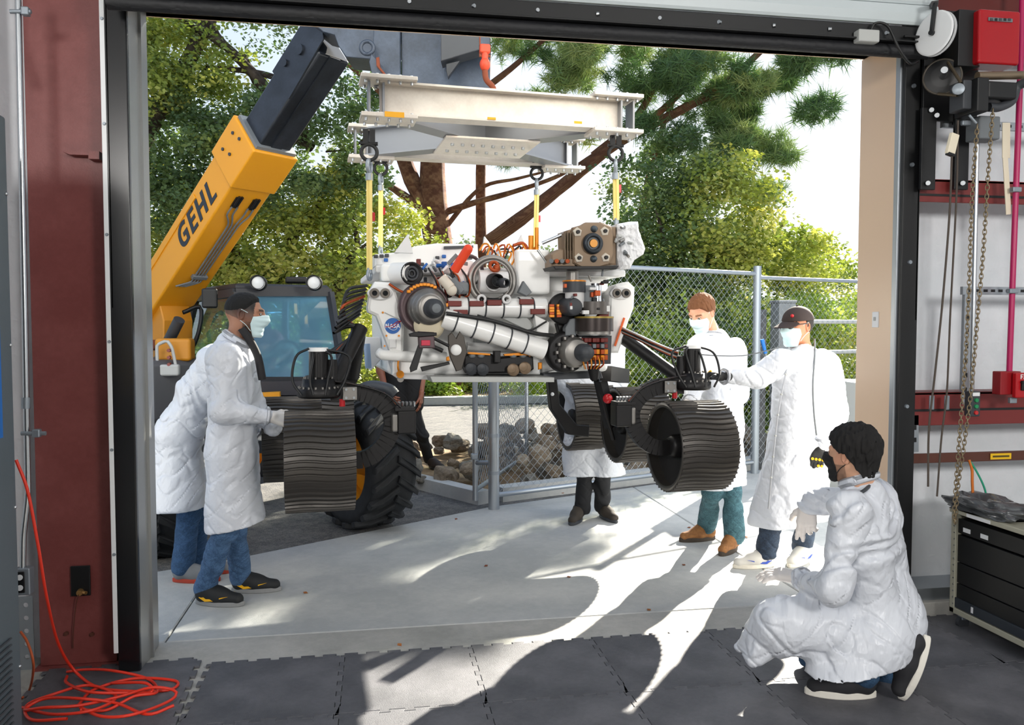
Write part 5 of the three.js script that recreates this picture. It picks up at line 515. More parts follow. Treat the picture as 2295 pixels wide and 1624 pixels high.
// bits carousel, diamond bracket and levers under the arm
{ const z = ZB + 0.14, s = rpx(z); plate('sensor_tray', [[1036, 796], [1050, 790], [1098, 792], [1112, 800], [1190, 792], [1192, 826], [1180, 834], [1045, 836], [1036, 820]], z - 0.02, 0.1, anod, 0.01); plate('tray_edge', [[1048, 788], [1098, 792], [1098, 796], [1048, 793]], z + 0.04, 0.02, kapton, 0.001); plate('tray_edge', [[1128, 793], [1184, 788], [1188, 800], [1184, 796], [1130, 797]], z + 0.04, 0.02, kapton, 0.001); for (const [x, y, m] of [[1053, 824, M.darkGrey], [1079, 825, M.darkGrey], [1147, 826, tanP], [1173, 822, tanP]]) { part('sensor_can', latheAt([[0, 0.06], [12 * s, 0.055], [14 * s, 0.04], [14 * s, 0]], RP(x, y, z + 0.0), V(0, -0.15, 1), 24), m); part('can_cap', latheAt([[0, 0.008], [8 * s, 0.006], [10 * s, 0]], RP(x, y, z + 0.065), V(0, -0.15, 1), 20), m); } for (const x of [1058, 1078, 1150, 1172]) part('tray_bearing', sph(0.022, RP(x, 797, z + 0.03), [1, 0.7, 1]), M.midGrey); plate('tray_post', [[1106, 786], [1120, 786], [1120, 812], [1106, 812]], z + 0.05, 0.05, anod);
  plate('diamond_plate', [[1004, 752], [1012, 744], [1022, 758], [1030, 742], [1040, 756], [1046, 788], [1034, 828], [1022, 832], [1008, 800], [1004, 780]], z + 0.12, 0.02, MAT({ color: '#4a4540', roughness: 0.4, metalness: 0.4 }), 0.004); part('white_stud', latheAt([[0, 0.03], [10 * s, 0.028], [12 * s, 0]], RP(1022, 784, z + 0.13), FWD), rWhite); plate('lever', [[940, 765], [952, 765], [934, 828], [920, 834], [918, 824]], z + 0.14, 0.02, M.black, 0.003); plate('lever', [[942, 822], [1006, 810], [1008, 816], [946, 832]], z + 0.12, 0.02, M.black, 0.003); plate('clamp_bar', [[916, 748], [930, 743], [978, 745], [978, 752], [940, 755], [918, 754]], z + 0.16, 0.03, anod, 0.004); plate('clamp_block', [[936, 742], [972, 744], [974, 780], [938, 780]], z + 0.14, 0.04, mauve, 0.006); plate('red_label', [[944, 762], [964, 762], [964, 774], [944, 774]], z + 0.165, 0.008, MAT({ color: '#c4304a', roughness: 0.5 }), 0.002); part('link_rod', [cyl(RP(972, 758, z + 0.14), RP(1006, 775, z + 0.13), 0.009), cyl(RP(968, 775, z + 0.14), RP(992, 786, z + 0.14), 0.012)], anod); plate('orange_clip', [[1000, 800], [1006, 798], [1008, 808], [1000, 808]], z + 0.14, 0.02, kapton); plate('orange_clip', [[1206, 812], [1214, 812], [1214, 826], [1206, 828]], z + 0.04, 0.02, kapton); }
// gold wiring along the deck
for (let k = 0; k < 16; k++) { const x = 1075 + k * 7; part('deck_wire', tube([RP(x, 560 + (k % 3) * 4, ZB - 0.05), RP(x + 10, 546 + (k % 4) * 6, ZB + 0.0), RP(x + 22, 552 + (k % 5) * 8, ZB + 0.02), RP(x + 14, 580 + (k % 3) * 8, ZB + 0.03)], 0.006, 14, 5), [kapton, copper, M.black, kapton][k % 4]); }
part('hose_loop', tube([RP(1150, 550, ZB), RP(1172, 545, ZB), RP(1182, 560, ZB), RP(1175, 577, ZB), RP(1160, 580, ZB)], 0.01, 20, 8), copper); plate('deck_spike', [[1080, 562], [1085, 530], [1102, 552]], ZB - 0.2, 0.03, rWhite2); plate('deck_spike', [[1158, 545], [1168, 526], [1176, 545]], ZB - 0.2, 0.03, rWhite2); part('mast_box', [boxTo(RP(1150, 600, ZB).x, RP(1225, 600, ZB).x, RP(1150, 660, ZB).y, RP(1150, 560, ZB).y, ZB - 0.1, ZB + 0.08, 0.02)], rWhite); part('lift_point', [cyl(RP(1190, 590, ZB + 0.02), RP(1190, 528, ZB + 0.02), 0.016), cyl(RP(1203, 592, ZB + 0.02), RP(1203, 510, ZB + 0.02), 0.012), box(0.06, 0.03, 0.03, RP(1196, 594, ZB).x, RP(1196, 594, ZB).y, ZB + 0.02)], kapton);
for (let k = 0; k < 34; k++) { const x = rr(930, 1075), y = rr(575, 660), z = ZB + rr(0.02, 0.12); if (Math.hypot(x - 948, y - 690) < 60 || Math.hypot(x - 921, y - 613) < 28) continue; part(k % 2 ? 'deck_connector' : 'deck_bracket', k % 2 ? cyl(RP(x, y, z), RP(x + rr(-12, 12), y + rr(-12, 12), z + 0.03), rr(0.006, 0.014), 0.008, 10) : box(rr(0.016, 0.05), rr(0.014, 0.04), 0.03, RP(x, y, z).x, RP(x, y, z).y, z, 0.004), [M.midGrey, rWhite, copper, M.darkGrey, rWhite2, nasaBlue, darkRed][k % 7]); }
for (let k = 0; k < 14; k++) part('front_harness', tube([RP(960 + k * 6, 600 + (k % 4) * 8, ZB + 0.12), RP(975 + k * 6, 625 + (k % 3) * 8, ZB + 0.16), RP(985 + k * 5, 650 + (k % 5) * 4, ZB + 0.14), RP(1000 + k * 3, 662, ZB + 0.12)], 0.006, 16, 5), [M.black, copper, M.lightGrey, darkRed][k % 4]);
part('kapton_line', tube([RP(872, 636, ZB + 0.13), RP(890, 648, ZB + 0.14), RP(905, 655, ZB + 0.14), RP(915, 656, ZB + 0.14)], 0.008, 16, 6), copper); part('orange_edge', bar(RP(1399, 712, ZB + 0.14), RP(1378, 775, ZB + 0.14), 0.008, 0.012), MAT({ color: '#e0601c', roughness: 0.5 }));
plate('rear_radiator', [[818, 755], [850, 755], [858, 800], [830, 830], [818, 820]], ZB - 0.5, 0.05, rWhite2); part('rear_strut', [cyl(RP(822, 770, ZB - 0.4), RP(826, 825, ZB - 0.4), 0.02)], MAT({ color: '#8fa8c8', roughness: 0.5 }));
// ---------- right wall: girts, door operator, chains, alarm ----------
{
  const g = (n, pts, mat, label, lip) => { const t = thing(n, label, 'girt', V(DX1 + 0.1, pts[0], -3.8)); mesh('web', boxTo(0, RX1 - DX1 - 0.1, 0, pts[1], 0, -0.02, 0.003), mat, t); if (lip) { mesh('flange', boxTo(0, RX1 - DX1 - 0.1, pts[1] - 0.012, pts[1], 0.0, -0.15), mat, t); mesh('groove', boxTo(0, RX1 - DX1 - 0.1, lip, lip + 0.012, 0.003, -0.002), M.black, t); } return t; };
  g('wall_girt', [2.215, 0.118], M.girt, 'red steel girt under the door operator bracket', 0.03); g('wall_girt', [1.045, 0.175], M.girt, 'deep red steel girt behind the push-button station', 0.075); g('wall_girt', [0.845, 0.05], M.brown, 'thin brown steel girt carrying the yellow label');
  const top = thing('wall_girt', 'dark red steel beam behind the red door operator', 'girt', V(DX1 + 0.1, 3.0, -3.83)); mesh('web', boxTo(0, RX1 - DX1 - 0.1, 0, 0.35, 0, -0.03), MAT({ color: '#5c1a12', roughness: 0.5 }), top);
  const yl = onWall(2243, 1022, -3.795), s = mesh('warning_label', box(0.125, 0.032, 0.003, 0, 0, 0), M.yellow); s.position.copy(yl); tag(s, 'yellow warning label on the thin brown girt', 'label'); mesh('print', box(0.1, 0.01, 0.001, 0, 0, 0.002), MAT({ color: '#5a4a10' }), s);
  // galvanised struts
  const st = (a, b, label, n = 0) => { const t = thing('strut_channel', label, 'strut', a.clone()), d = b.clone().sub(a); mesh('channel', bar(V(0, 0, 0), d, 0.042, 0.02, V(0, 0, 1)), M.galv, t); const L = d.length(); for (let k = 1; k < n; k++) { const c = d.clone().multiplyScalar(k / n); mesh('slot', bar(c.clone().addScaledVector(d, -0.012 / L), c.clone().addScaledVector(d, 0.012 / L), 0.014, 0.024, V(0, 0, 1)), M.black, t); } };
  st(onWall(2155, 651, -3.8), V(4.2, onWall(2155, 651, -3.8).y, -3.8), 'slotted galvanised strut crossing behind the pink conduit', 26); st(onWall(2168, 645, -3.805), onWall(2160, 905, -3.805), 'upright galvanised strut behind the hoist chain', 8); st(onWall(2048, 930, -3.81), onWall(2048, 1012, -3.81), 'short galvanised strut between the girts beside the black rail', 3); st(onWall(2110, 277, -3.8), V(4.2, onWall(2110, 277, -3.8).y, -3.8), 'galvanised strut under the door operator', 20);
}
{ // door operator
  const O = onWall(2235, 85, -3.5), t = thing('door_operator', 'red door operator motor with chain sprockets on a black bracket', 'door operator', O), z = -3.5, q = (x, y, zz = z) => onWall(x, y, zz).sub(O), bx = (x0, x1, y0, y1, z0, z1, r = 0.006) => { const a = q(x0, y0, z0), b = q(x1, y1, z0); return boxTo(a.x, b.x, b.y, a.y, z0 - O.z, z1 - O.z, r); };
  mesh('motor_cover', bx(2196, 2286, 18, 146, -3.56, -3.68, 0.014), MAT({ color: '#a80d18', roughness: 0.25 }), t); mesh('name_plate', bx(2216, 2270, 38, 50, -3.554, -3.56, 0.002), M.midGrey, t); for (let k = 0; k < 5; k++) { const p = q(2222 + k * 10, 44, -3.553); mesh('plate_mark', box(0.014, 0.012, 0.001, p.x, p.y, p.z + 0.002), k % 2 ? M.black : M.darkGrey, t); }
  mesh('mounting_plate', [bx(2072, 2190, 120, 275, -3.76, -3.78, 0.003), bx(2150, 2196, 20, 150, -3.6, -3.76, 0.004), bx(2085, 2190, 20, 130, -3.72, -3.76, 0.004)], M.black, t); for (const [a, b] of [[2068, 2096], [2143, 2170]]) mesh('bracket_leg', bx(a, b, 240, 425, -3.74, -3.76, 0.003), M.black, t); for (const [x, y] of [[2080, 410], [2158, 410], [2088, 246], [2100, 258], [2158, 250]]) mesh('bolt', cyl(q(x, y, -3.735), q(x, y, -3.72), 0.014, 0.012, 8), M.steel, t);
  mesh('gear_box', bx(2160, 2192, 178, 245, -3.54, -3.64, 0.006), M.darkGrey, t); mesh('gear_flange', bx(2192, 2216, 172, 250, -3.5, -3.66, 0.006), M.black, t); mesh('drive_shaft', cyl(q(2190, 170, -3.55), q(2330, 168, -3.55), 0.02), MAT({ color: '#8a7a66', metalness: 0.7, roughness: 0.4 }), t); mesh('shaft_housing', [bx(2216, 2280, 180, 222, -3.5, -3.7, 0.01)], M.black, t); mesh('cable_guide', tube([q(2216, 240, -3.55), q(2240, 240, -3.55), q(2268, 225, -3.55), q(2280, 195, -3.55), q(2310, 180, -3.5)], 0.022, 24, 10), M.darkGrey, t);
  const sp = q(2112, 172, -3.66); mesh('large_sprocket', [latheAt([[0, 0.012], [0.05, 0.012], [0.055, 0.004], [0.085, 0.004], [0.088, -0.004], [0, -0.004]], sp, V(-0.55, 0, 0.83), 36)], M.black, t); mesh('sprocket_ring', tor(0.085, 0.006, sp, V(-0.55, 0, 0.83), 36, 6), MAT({ color: '#4a443c', roughness: 0.5, metalness: 0.4 }), t); mesh('sprocket_shaft', cyl(sp, sp.clone().addScaledVector(V(-0.55, 0, 0.83), 0.12), 0.016), M.steel, t); const s2 = q(2148, 200, -3.55); mesh('small_sprocket', latheAt([[0, 0.012], [0.026, 0.01], [0.03, 0], [0, 0]], s2, V(-0.55, 0, 0.83), 20), M.zinc, t); mesh('drive_chain', [tube([sp.clone().add(V(0.02, 0.085, 0)), s2.clone().add(V(0.015, 0.03, 0))], 0.008, 4, 6), tube([sp.clone().add(V(-0.02, -0.085, 0)), s2.clone().add(V(-0.005, -0.03, 0))], 0.008, 4, 6)], MAT({ color: '#5a5040', roughness: 0.5, metalness: 0.5 }), t);
  mesh('junction_box', bx(2196, 2242, 258, 312, -3.6, -3.7, 0.008), M.midGrey, t); mesh('small_bracket', [bx(2158, 2196, 268, 282, -3.66, -3.68), cyl(q(2172, 258), q(2188, 276), 0.006)], M.zinc, t);
  const W2 = onWall(2095, 75, -3.55), wh = thing('pulley', 'white cable pulley wheel hanging above the black guide rail', 'pulley', W2), ax = V(-0.97, 0.05, 0.24).normalize(); mesh('wheel_disc', [latheAt([[0, 0.012], [0.095, 0.012], [0.105, 0.008], [0.105, 0.002], [0, 0.002]], V(0, 0, 0), ax, 40), latheAt([[0, -0.012], [0.105, -0.012], [0.105, -0.02], [0, -0.02]], V(0, 0, 0), ax, 40)], M.white, wh); mesh('groove', latheAt([[0.09, 0.002], [0.096, 0.0], [0.096, -0.012], [0.09, -0.014]], V(0, 0, 0), ax, 36), M.black, wh); mesh('hanger_arm', [bar(V(-0.022, 0, 0.006), V(-0.01, 0.14, 0.01), 0.02, 0.012, V(1, 0, 0)), bar(V(-0.01, 0.14, 0.01), V(0.06, 0.17, -0.1), 0.03, 0.02)], M.black, wh); mesh('axle', cyl(V(0.12, 0, -0.06), V(-0.03, 0, 0.01), 0.012), M.black, wh); for (let k = 0; k < 6; k++) mesh('chain_link', tor(0.014, 0.004, V(0.03 + k * 0.013, 0.19 + k * 0.026, -0.03), k % 2 ? V(1, 0, 0) : V(0, 0, 1), 10, 5), M.black, wh);
  const sb = thing('sensor_box', 'grey sensor box with curling black cable on the door bar', 'sensor', onWall(1942, 83, -3.63)); mesh('housing', box(0.11, 0.058, 0.05, 0, 0, 0, 0.006), M.lightGrey, sb); mesh('cable', tube([V(0.02, 0.03, 0), V(0.04, 0.065, 0.01), V(0.1, 0.05, 0.02), V(0.15, -0.05, 0.03), V(0.22, -0.12, 0.02), V(0.28, -0.1, 0)], 0.007, 30, 6), M.black, sb); mesh('bar_arm', [box(0.2, 0.012, 0.02, 0.3, 0.015, 0, 0.004), box(0.09, 0.05, 0.03, 0.36, -0.02, 0.0, 0.004)], M.black, sb);
}
{ // hand chain, cords, rod, conduit, alarm, push buttons
  const link = new THREE.TorusGeometry(0.011, 0.0032, 5, 10); link.scale(0.75, 1.35, 1);
  const chain = (pts, label) => { const c = new THREE.CatmullRomCurve3(pts), L = c.getLength(), n = Math.round(L / 0.0215), t = thing('hoist_chain', label, 'chain', pts[0].clone()), m = MAT({ color: '#8a7b62', metalness: 0.7, roughness: 0.42 }), a = V(0, 0, 0), d = V(0, 0, 0); for (let k = 0; k <= n; k++) { c.getPointAt(k / n, a); c.getTangentAt(k / n, d); const o = new THREE.Mesh(link, m); o.name = 'link'; o.position.copy(a).sub(pts[0]); o.quaternion.setFromUnitVectors(UPV, d.normalize()); o.rotateY(k % 2 ? 0.6 : 2.17); o.castShadow = o.receiveShadow = true; t.add(o); } };
  const q = (x, y, z = -3.52) => onWall(x, y, z);
  chain([q(2190, 285), q(2180, 420), q(2172, 640), q(2164, 800), q(2152, 960), q(2143, 1080), q(2139, 1150), q(2140, 1168)], 'brass coloured hand chain hanging lowest beside the rack'); chain([q(2225, 250), q(2214, 400), q(2204, 560), q(2190, 720), q(2176, 880), q(2160, 1000), q(2147, 1090), q(2141, 1166)], 'brass coloured hand chain crossing in front of the push-button station');
  const cord = (pts, r, label, mat = M.brown) => { const t = thing('pull_cord', label, 'cord', pts[0].clone()); mesh('cord', tube(pts.map((p) => p.clone().sub(pts[0])), r, 40, 6), mat, t); return t; };
  const rope = MAT({ color: '#4a4038', roughness: 0.7 }); const c1 = cord([q(2134, 330), q(2128, 480), q(2112, 680), q(2094, 850), q(2082, 960), q(2080, 1090)], 0.005, 'thin cord with paper tag beside the black rail', rope); const c2 = cord([q(2147, 270), q(2144, 430), q(2130, 700), q(2122, 880), q(2110, 980), q(2100, 1112)], 0.0045, 'second thin cord hanging along the red girts', rope); for (const [c, x, y] of [[c1, 2088, 902], [c2, 2122, 902]]) mesh('eye_plate', box(0.028, 0.075, 0.01, q(x, y, -3.74).x - c.position.x, q(x, y, -3.74).y - c.position.y, q(x, y, -3.74).z - c.position.z, 0.004), M.zinc, c); const p = q(2134, 318).sub(c1.position); mesh('paper_tag', box(0.05, 0.1, 0.02, p.x, p.y - 0.01, p.z, 0.004, [0.1, 0.2, -0.2]), M.paper, c1); mesh('tag_clip', box(0.04, 0.014, 0.022, p.x - 0.01, p.y - 0.06, p.z, 0.002, [0.1, 0.2, -0.2]), M.black, c1);
  const rod = thing('control_conduit', 'bright steel conduit running down to the push-button station', 'conduit', q(2190, 320, -3.7)); mesh('pipe', cyl(V(0, 0, 0), q(2178, 880, -3.7).sub(rod.position), 0.011, 0.011, 12), M.steel, rod);
  const pb = thing('push_button_station', 'dark push-button box with two green buttons and one red', 'control box', q(2179, 904, -3.68)); mesh('box', box(0.055, 0.13, 0.05, 0, 0, 0, 0.006), M.darkGrey, pb); mesh('label', box(0.04, 0.018, 0.002, 0, 0.05, 0.026), M.white, pb); for (const [y, m] of [[0.02, '#1f8a55'], [-0.012, '#1f8a55'], [-0.044, '#c22a2a']]) mesh('button', [cyl(V(0, y, 0.024), V(0, y, 0.034), 0.011, 0.01, 14)], MAT({ color: m, roughness: 0.4 }), pb);
  const pk = thing('fire_alarm_conduit', 'magenta conduit dropping to the red alarm box', 'conduit', q(2287, 150, -3.7)); mesh('pipe', tube([V(0, 1.2, 0), V(0, 0, 0), q(2275, 480, -3.7).sub(pk.position), q(2262, 832, -3.7).sub(pk.position)], 0.0145, 40, 12), M.pink, pk); for (const y of [425, 652]) mesh('clamp', box(0.05, 0.025, 0.03, q(2276 - (y - 425) * 0.03, y, -3.69).x - pk.position.x, q(2276, y, -3.69).y - pk.position.y, 0.01, 0.004), M.zinc, pk);
  const fa = thing('fire_alarm_box', 'red fire alarm pull station with black handle', 'fire alarm', q(2270, 860, -3.66)); mesh('back_box', box(0.12, 0.12, 0.06, -0.02, 0.005, -0.02, 0.005), MAT({ color: '#8f0f18', roughness: 0.4 }), fa); mesh('front', box(0.11, 0.13, 0.03, 0.035, -0.005, 0.03, 0.008), M.red, fa); mesh('lettering', text('FIRE', 0.024, 0.002).translate(0.035, 0.04, 0.046), M.white, fa); mesh('handle', [box(0.06, 0.05, 0.02, 0.035, -0.005, 0.048, 0.004), box(0.066, 0.01, 0.024, 0.035, 0.012, 0.05, 0.003)], M.black, fa); mesh('clamp', box(0.04, 0.03, 0.02, 0.0, -0.085, 0, 0.004), M.zinc, fa);
  const ws = thing('cloth_strap', 'cream cloth strap hanging behind the magenta conduit', 'strap', q(2255, 275, -3.72)); mesh('strap', [bar(V(0, 0, 0), V(0.005, -0.18, 0), 0.045, 0.004, V(0, 0, 1)), bar(V(0.0, -0.18, 0), V(0.025, -0.47, 0.005), 0.03, 0.004, V(0, 0, 1))], M.paper, ws);
  const sw = thing('wall_switch', 'small white switch plate on the beige reveal', 'switch', V(DX1 - 0.006, onWall(1964, 716, -3.98).y, -3.99)); mesh('plate', box(0.008, 0.085, 0.055, 0, 0, 0, 0.003), M.white, sw); mesh('toggle', box(0.012, 0.02, 0.012, -0.006, 0.004, 0, 0.002), M.lightGrey, sw);
  const wr = thing('cable_tie_bundle', 'orange and green wires hanging from the brown girt', 'cable', q(2172, 1030, -3.76)); mesh('orange_wire', tube([V(0, 0, 0), V(0.01, -0.05, 0.01), V(0.006, -0.12, 0.02), V(0.008, -0.24, 0.03)], 0.007, 20, 6), MAT({ color: '#d2701c' }), wr); mesh('green_wire', tube([V(0, 0, 0), V(0.03, -0.06, 0.02), V(0.06, -0.14, 0.04), V(0.075, -0.22, 0.05)], 0.005, 20, 6), MAT({ color: '#1f9a78' }), wr);
}
{ // rolling rack
  const t = thing('equipment_rack', 'low beige rolling rack of black modules beside the white wall', 'rack', V(2.95, 0, -3.72)), y0 = 0.075, y1 = 0.6, fm = MAT({ color: '#a8a695', roughness: 0.5 }), d = 0.62, w = 0.62;
  for (const [x, z] of [[0, 0], [0, w - 0.035], [d - 0.035, 0], [d - 0.035, w - 0.035]]) mesh('upright', boxTo(x, x + 0.035, y0, y1, z, z + 0.035, 0.004), fm, t);
  mesh('top_panel', boxTo(-0.008, d, y1, y1 + 0.025, -0.008, w + 0.008, 0.006), fm, t); mesh('bottom_panel', boxTo(0, d, y0, y0 + 0.03, 0, w, 0.004), fm, t); mesh('rear_panel', boxTo(d - 0.01, d, y0, y1, 0, w), fm, t); mesh('side_panel', boxTo(0.03, d, y0, y1, 0, 0.006), fm, t);
  [[0.5, 0.575], [0.35, 0.49], [0.24, 0.345], [0.125, 0.235]].forEach(([a, b], i) => { const m = mesh('rack_module', boxTo(0.012, d - 0.08, y0 + a - 0.075, y0 + b - 0.075, 0.036, w - 0.036, 0.003), M.black, t); if (i === 0) for (const z of [0.1, 0.22]) mesh('white_label', box(0.002, 0.022, 0.05, 0.011, y0 + 0.45, z), M.white, m); });
  mesh('rack_module', boxTo(0.004, d - 0.1, y0 + 0.034, y0 + 0.085, 0.03, w - 0.03, 0.003), MAT({ color: '#2a3038', roughness: 0.4 }), t); mesh('rack_label', box(0.002, 0.018, 0.16, -0.009, y1 + 0.012, 0.2), M.white, t); mesh('module_label', box(0.002, 0.03, 0.014, 0.003, y0 + 0.06, 0.16), M.white, t); for (let k = 0; k < 14; k++) mesh('rail_screw', cyl(V(0.002, y0 + 0.05 + k * 0.034, 0.026), V(-0.003, y0 + 0.05 + k * 0.034, 0.026), 0.004, 0.004, 6), M.steel, t);
  for (const [x, z] of [[0.04, 0.05], [0.04, w - 0.05], [d - 0.05, 0.05], [d - 0.05, w - 0.05]]) { const c = mesh('caster', [cyl(V(x, 0.032, z - 0.012), V(x, 0.032, z + 0.012), 0.032, 0.032, 18)], M.darkGrey, t); mesh('caster_fork', [box(0.03, 0.03, 0.036, x, 0.062, z, 0.004)], M.zinc, c); }
  const b = thing('plastic_bag', 'crumpled grey antistatic bag lying on the rack', 'bag', V(3.05, 0.627, -3.57)); { const g = new THREE.SphereGeometry(1, 40, 24), p = g.attributes.position; for (let i = 0; i < p.count; i++) { const x = p.getX(i), y = p.getY(i), z = p.getZ(i), n = 1 + 0.25 * noise3(x * 3, y * 3, z * 3) + 0.12 * (1 - Math.abs(noise3(x * 7, y * 7, z * 7))); p.setXYZ(i, Math.sign(x) * Math.pow(Math.abs(x), 0.6) * 0.12 * n, Math.max(-0.0, (y + 0.3) * 0.06 * n), Math.sign(z) * Math.pow(Math.abs(z), 0.6) * 0.2 * n); } g.computeVertexNormals(); mesh('bag', g, PHY({ color: '#5d6063', roughness: 0.25, metalness: 0.3, clearcoat: 0.6 }), b); mesh('sticker', cyl(V(-0.1, 0.055, 0.04), V(-0.12, 0.05, 0.04), 0.018, 0.018, 14), kapton, b); }
  const k = thing('instrument_case', 'grey instrument case with black lid on the rack', 'case', V(3.2, 0.627, -3.18)); mesh('body', boxTo(-0.1, 0.2, 0, 0.1, -0.15, 0.15, 0.01), M.midGrey, k); mesh('lid', boxTo(-0.13, 0.22, 0.1, 0.135, -0.2, 0.16, 0.016), M.black, k);
}
{ // red cable on the floor
  const P = (x, y, h = 0.02) => onFloor(x, y, h), O = P(330, 1560), t = thing('extension_cable', 'bright red extension cable coiled on the separate mat', 'cable', V(O.x, 0, O.z)), l = (v) => v.sub(t.position);
  const w = (x, y, z) => l(onWall(x, y, z)); mesh('hanging_run', tube([w(36, 1030, -3.3), w(62, 1100, -3.3), w(85, 1220, -3.32), w(105, 1340, -3.4), w(130, 1440, -3.6), w(165, 1500, -3.72), l(P(215, 1538)), l(P(290, 1548)), l(P(380, 1545)), l(P(393, 1525)), l(P(300, 1520)), l(P(210, 1545)), l(P(175, 1580))], 0.0062, 120, 8), M.cable, t);
  const loop = (pts, h) => mesh('coil', tube(pts.map(([x, y], i) => l(P(x, y, h + 0.014 * (i % 3)))), 0.0062, 90, 8), M.cable, t); loop([[150, 1505], [190, 1500], [250, 1502], [330, 1520], [352, 1550], [300, 1560], [240, 1590], [180, 1590]], 0.02); loop([[180, 1585], [230, 1605], [300, 1600], [380, 1570], [393, 1548], [340, 1540], [270, 1560], [180, 1580], [100, 1585], [55, 1590], [100, 1565], [180, 1565], [260, 1575], [330, 1600], [390, 1580]], 0.034); loop([[50, 1585], [120, 1600], [210, 1590], [260, 1560], [200, 1535], [120, 1555], [60, 1580], [70, 1612], [150, 1610]], 0.024); loop([[150, 1515], [150, 1530], [200, 1550], [290, 1552], [340, 1550], [325, 1530], [250, 1530]], 0.03);
  const o = thing('orange_hose', 'thin orange hose curving round the cabinet foot', 'hose', l(onFloor(60, 1500)).add(t.position)); mesh('hose', tube([onWall(46, 1415, -3.45), onWall(62, 1440, -3.42), onWall(75, 1490, -3.4), onFloor(66, 1545, 0.01), onFloor(48, 1565, 0.01)].map((v) => v.sub(o.position)), 0.005, 30, 6), MAT({ color: '#b5542a' }), o);
}
// ---------- people ----------
function surfaceNet(f, lo, hi, c) { // mesh of f = 0 on a grid, skipping blocks far from the surface
  const nx = Math.ceil((hi.x - lo.x) / c) + 1, ny = Math.ceil((hi.y - lo.y) / c) + 1, nz = Math.ceil((hi.z - lo.z) / c) + 1, F = new Float32Array(nx * ny * nz).fill(1), K = 6, half = K * c * 0.87 * 1.35 + 0.02;
  for (let bz = 0; bz < nz; bz += K) for (let by = 0; by < ny; by += K) for (let bx = 0; bx < nx; bx += K) {
    const m = f(lo.x + (bx + K / 2) * c, lo.y + (by + K / 2) * c, lo.z + (bz + K / 2) * c), far = Math.abs(m) > half;
    for (let z = bz; z < Math.min(bz + K, nz); z++) for (let y = by; y < Math.min(by + K, ny); y++) for (let x = bx; x < Math.min(bx + K, nx); x++) F[(z * ny + y) * nx + x] = far ? m : f(lo.x + x * c, lo.y + y * c, lo.z + z * c);
  }
  const id = new Int32Array(nx * ny * nz).fill(-1), pos = [], idx = [], at3 = (x, y, z) => (z * ny + y) * nx + x, o = [0, 1, nx, nx + 1, nx * ny, nx * ny + 1, nx * ny + nx, nx * ny + nx + 1], E = [[0, 1], [2, 3], [4, 5], [6, 7], [0, 2], [1, 3], [4, 6], [5, 7], [0, 4], [1, 5], [2, 6], [3, 7]];
  for (let z = 0; z < nz - 1; z++) for (let y = 0; y < ny - 1; y++) for (let x = 0; x < nx - 1; x++) {
    const b = at3(x, y, z); let s = 0; for (let k = 0; k < 8; k++) if (F[b + o[k]] < 0) s |= 1 << k; if (s === 0 || s === 255) continue;
    let X = 0, Y = 0, Z = 0, n = 0; for (const [p, q] of E) { const a = F[b + o[p]], d = F[b + o[q]]; if ((a < 0) === (d < 0)) continue; const t = a / (a - d); X += (p & 1) + ((q & 1) - (p & 1)) * t; Y += (p >> 1 & 1) + ((q >> 1 & 1) - (p >> 1 & 1)) * t; Z += (p >> 2) + ((q >> 2) - (p >> 2)) * t; n++; }
    id[b] = pos.length / 3; pos.push(lo.x + (x + X / n) * c, lo.y + (y + Y / n) * c, lo.z + (z + Z / n) * c);
  }
  const quad = (a, b, d, e, flip) => { if (a < 0 || b < 0 || d < 0 || e < 0) return; if (flip) idx.push(a, d, b, b, d, e); else idx.push(a, b, d, b, e, d); };
  for (let z = 1; z < nz - 1; z++) for (let y = 1; y < ny - 1; y++) for (let x = 1; x < nx - 1; x++) {
    const b = at3(x, y, z), v = F[b] < 0;
    if (v !== F[b + 1] < 0) quad(id[b - nx - nx * ny], id[b - nx * ny], id[b - nx], id[b], !v); if (v !== F[b + nx] < 0) quad(id[b - 1 - nx * ny], id[b - 1], id[b - nx * ny], id[b], !v); if (v !== F[b + nx * ny] < 0) quad(id[b - 1 - nx], id[b - nx], id[b - 1], id[b], !v);
  }
  const g = new THREE.BufferGeometry(), nor = new Float32Array(pos.length), h = c * 0.6; g.setAttribute('position', new THREE.Float32BufferAttribute(pos, 3)); g.setIndex(idx);
  for (let i = 0; i < pos.length; i += 3) { const x = pos[i], y = pos[i + 1], z = pos[i + 2], a = f(x + h, y, z) - f(x - h, y, z), b = f(x, y + h, z) - f(x, y - h, z), d = f(x, y, z + h) - f(x, y, z - h), L = Math.hypot(a, b, d) || 1; nor[i] = a / L; nor[i + 1] = b / L; nor[i + 2] = d / L; }
  g.setAttribute('normal', new THREE.BufferAttribute(nor, 3)); return g;
}
const smin = (a, b, k) => { const h = Math.max(k - Math.abs(a - b), 0) / k; return Math.min(a, b) - h * h * k * 0.25; };
function cones(list, k) { // smooth union of tapered capsules [a, b, ra, rb]
  const P = list.map(([a, b, ra, rb]) => { const dx = b.x - a.x, dy = b.y - a.y, dz = b.z - a.z; return [a.x, a.y, a.z, dx, dy, dz, 1 / (dx * dx + dy * dy + dz * dz + 1e-9), ra, rb - ra]; });
  return (x, y, z) => { let d = 9; for (const q of P) { const px_ = x - q[0], py = y - q[1], pz = z - q[2]; let t = (px_ * q[3] + py * q[4] + pz * q[5]) * q[6]; t = t < 0 ? 0 : t > 1 ? 1 : t; const ex = px_ - q[3] * t, ey = py - q[4] * t, ez = pz - q[5] * t, e = Math.sqrt(ex * ex + ey * ey + ez * ez) - q[7] - q[8] * t; d = e > d + k ? d : smin(d, e, k); } return d; };
}
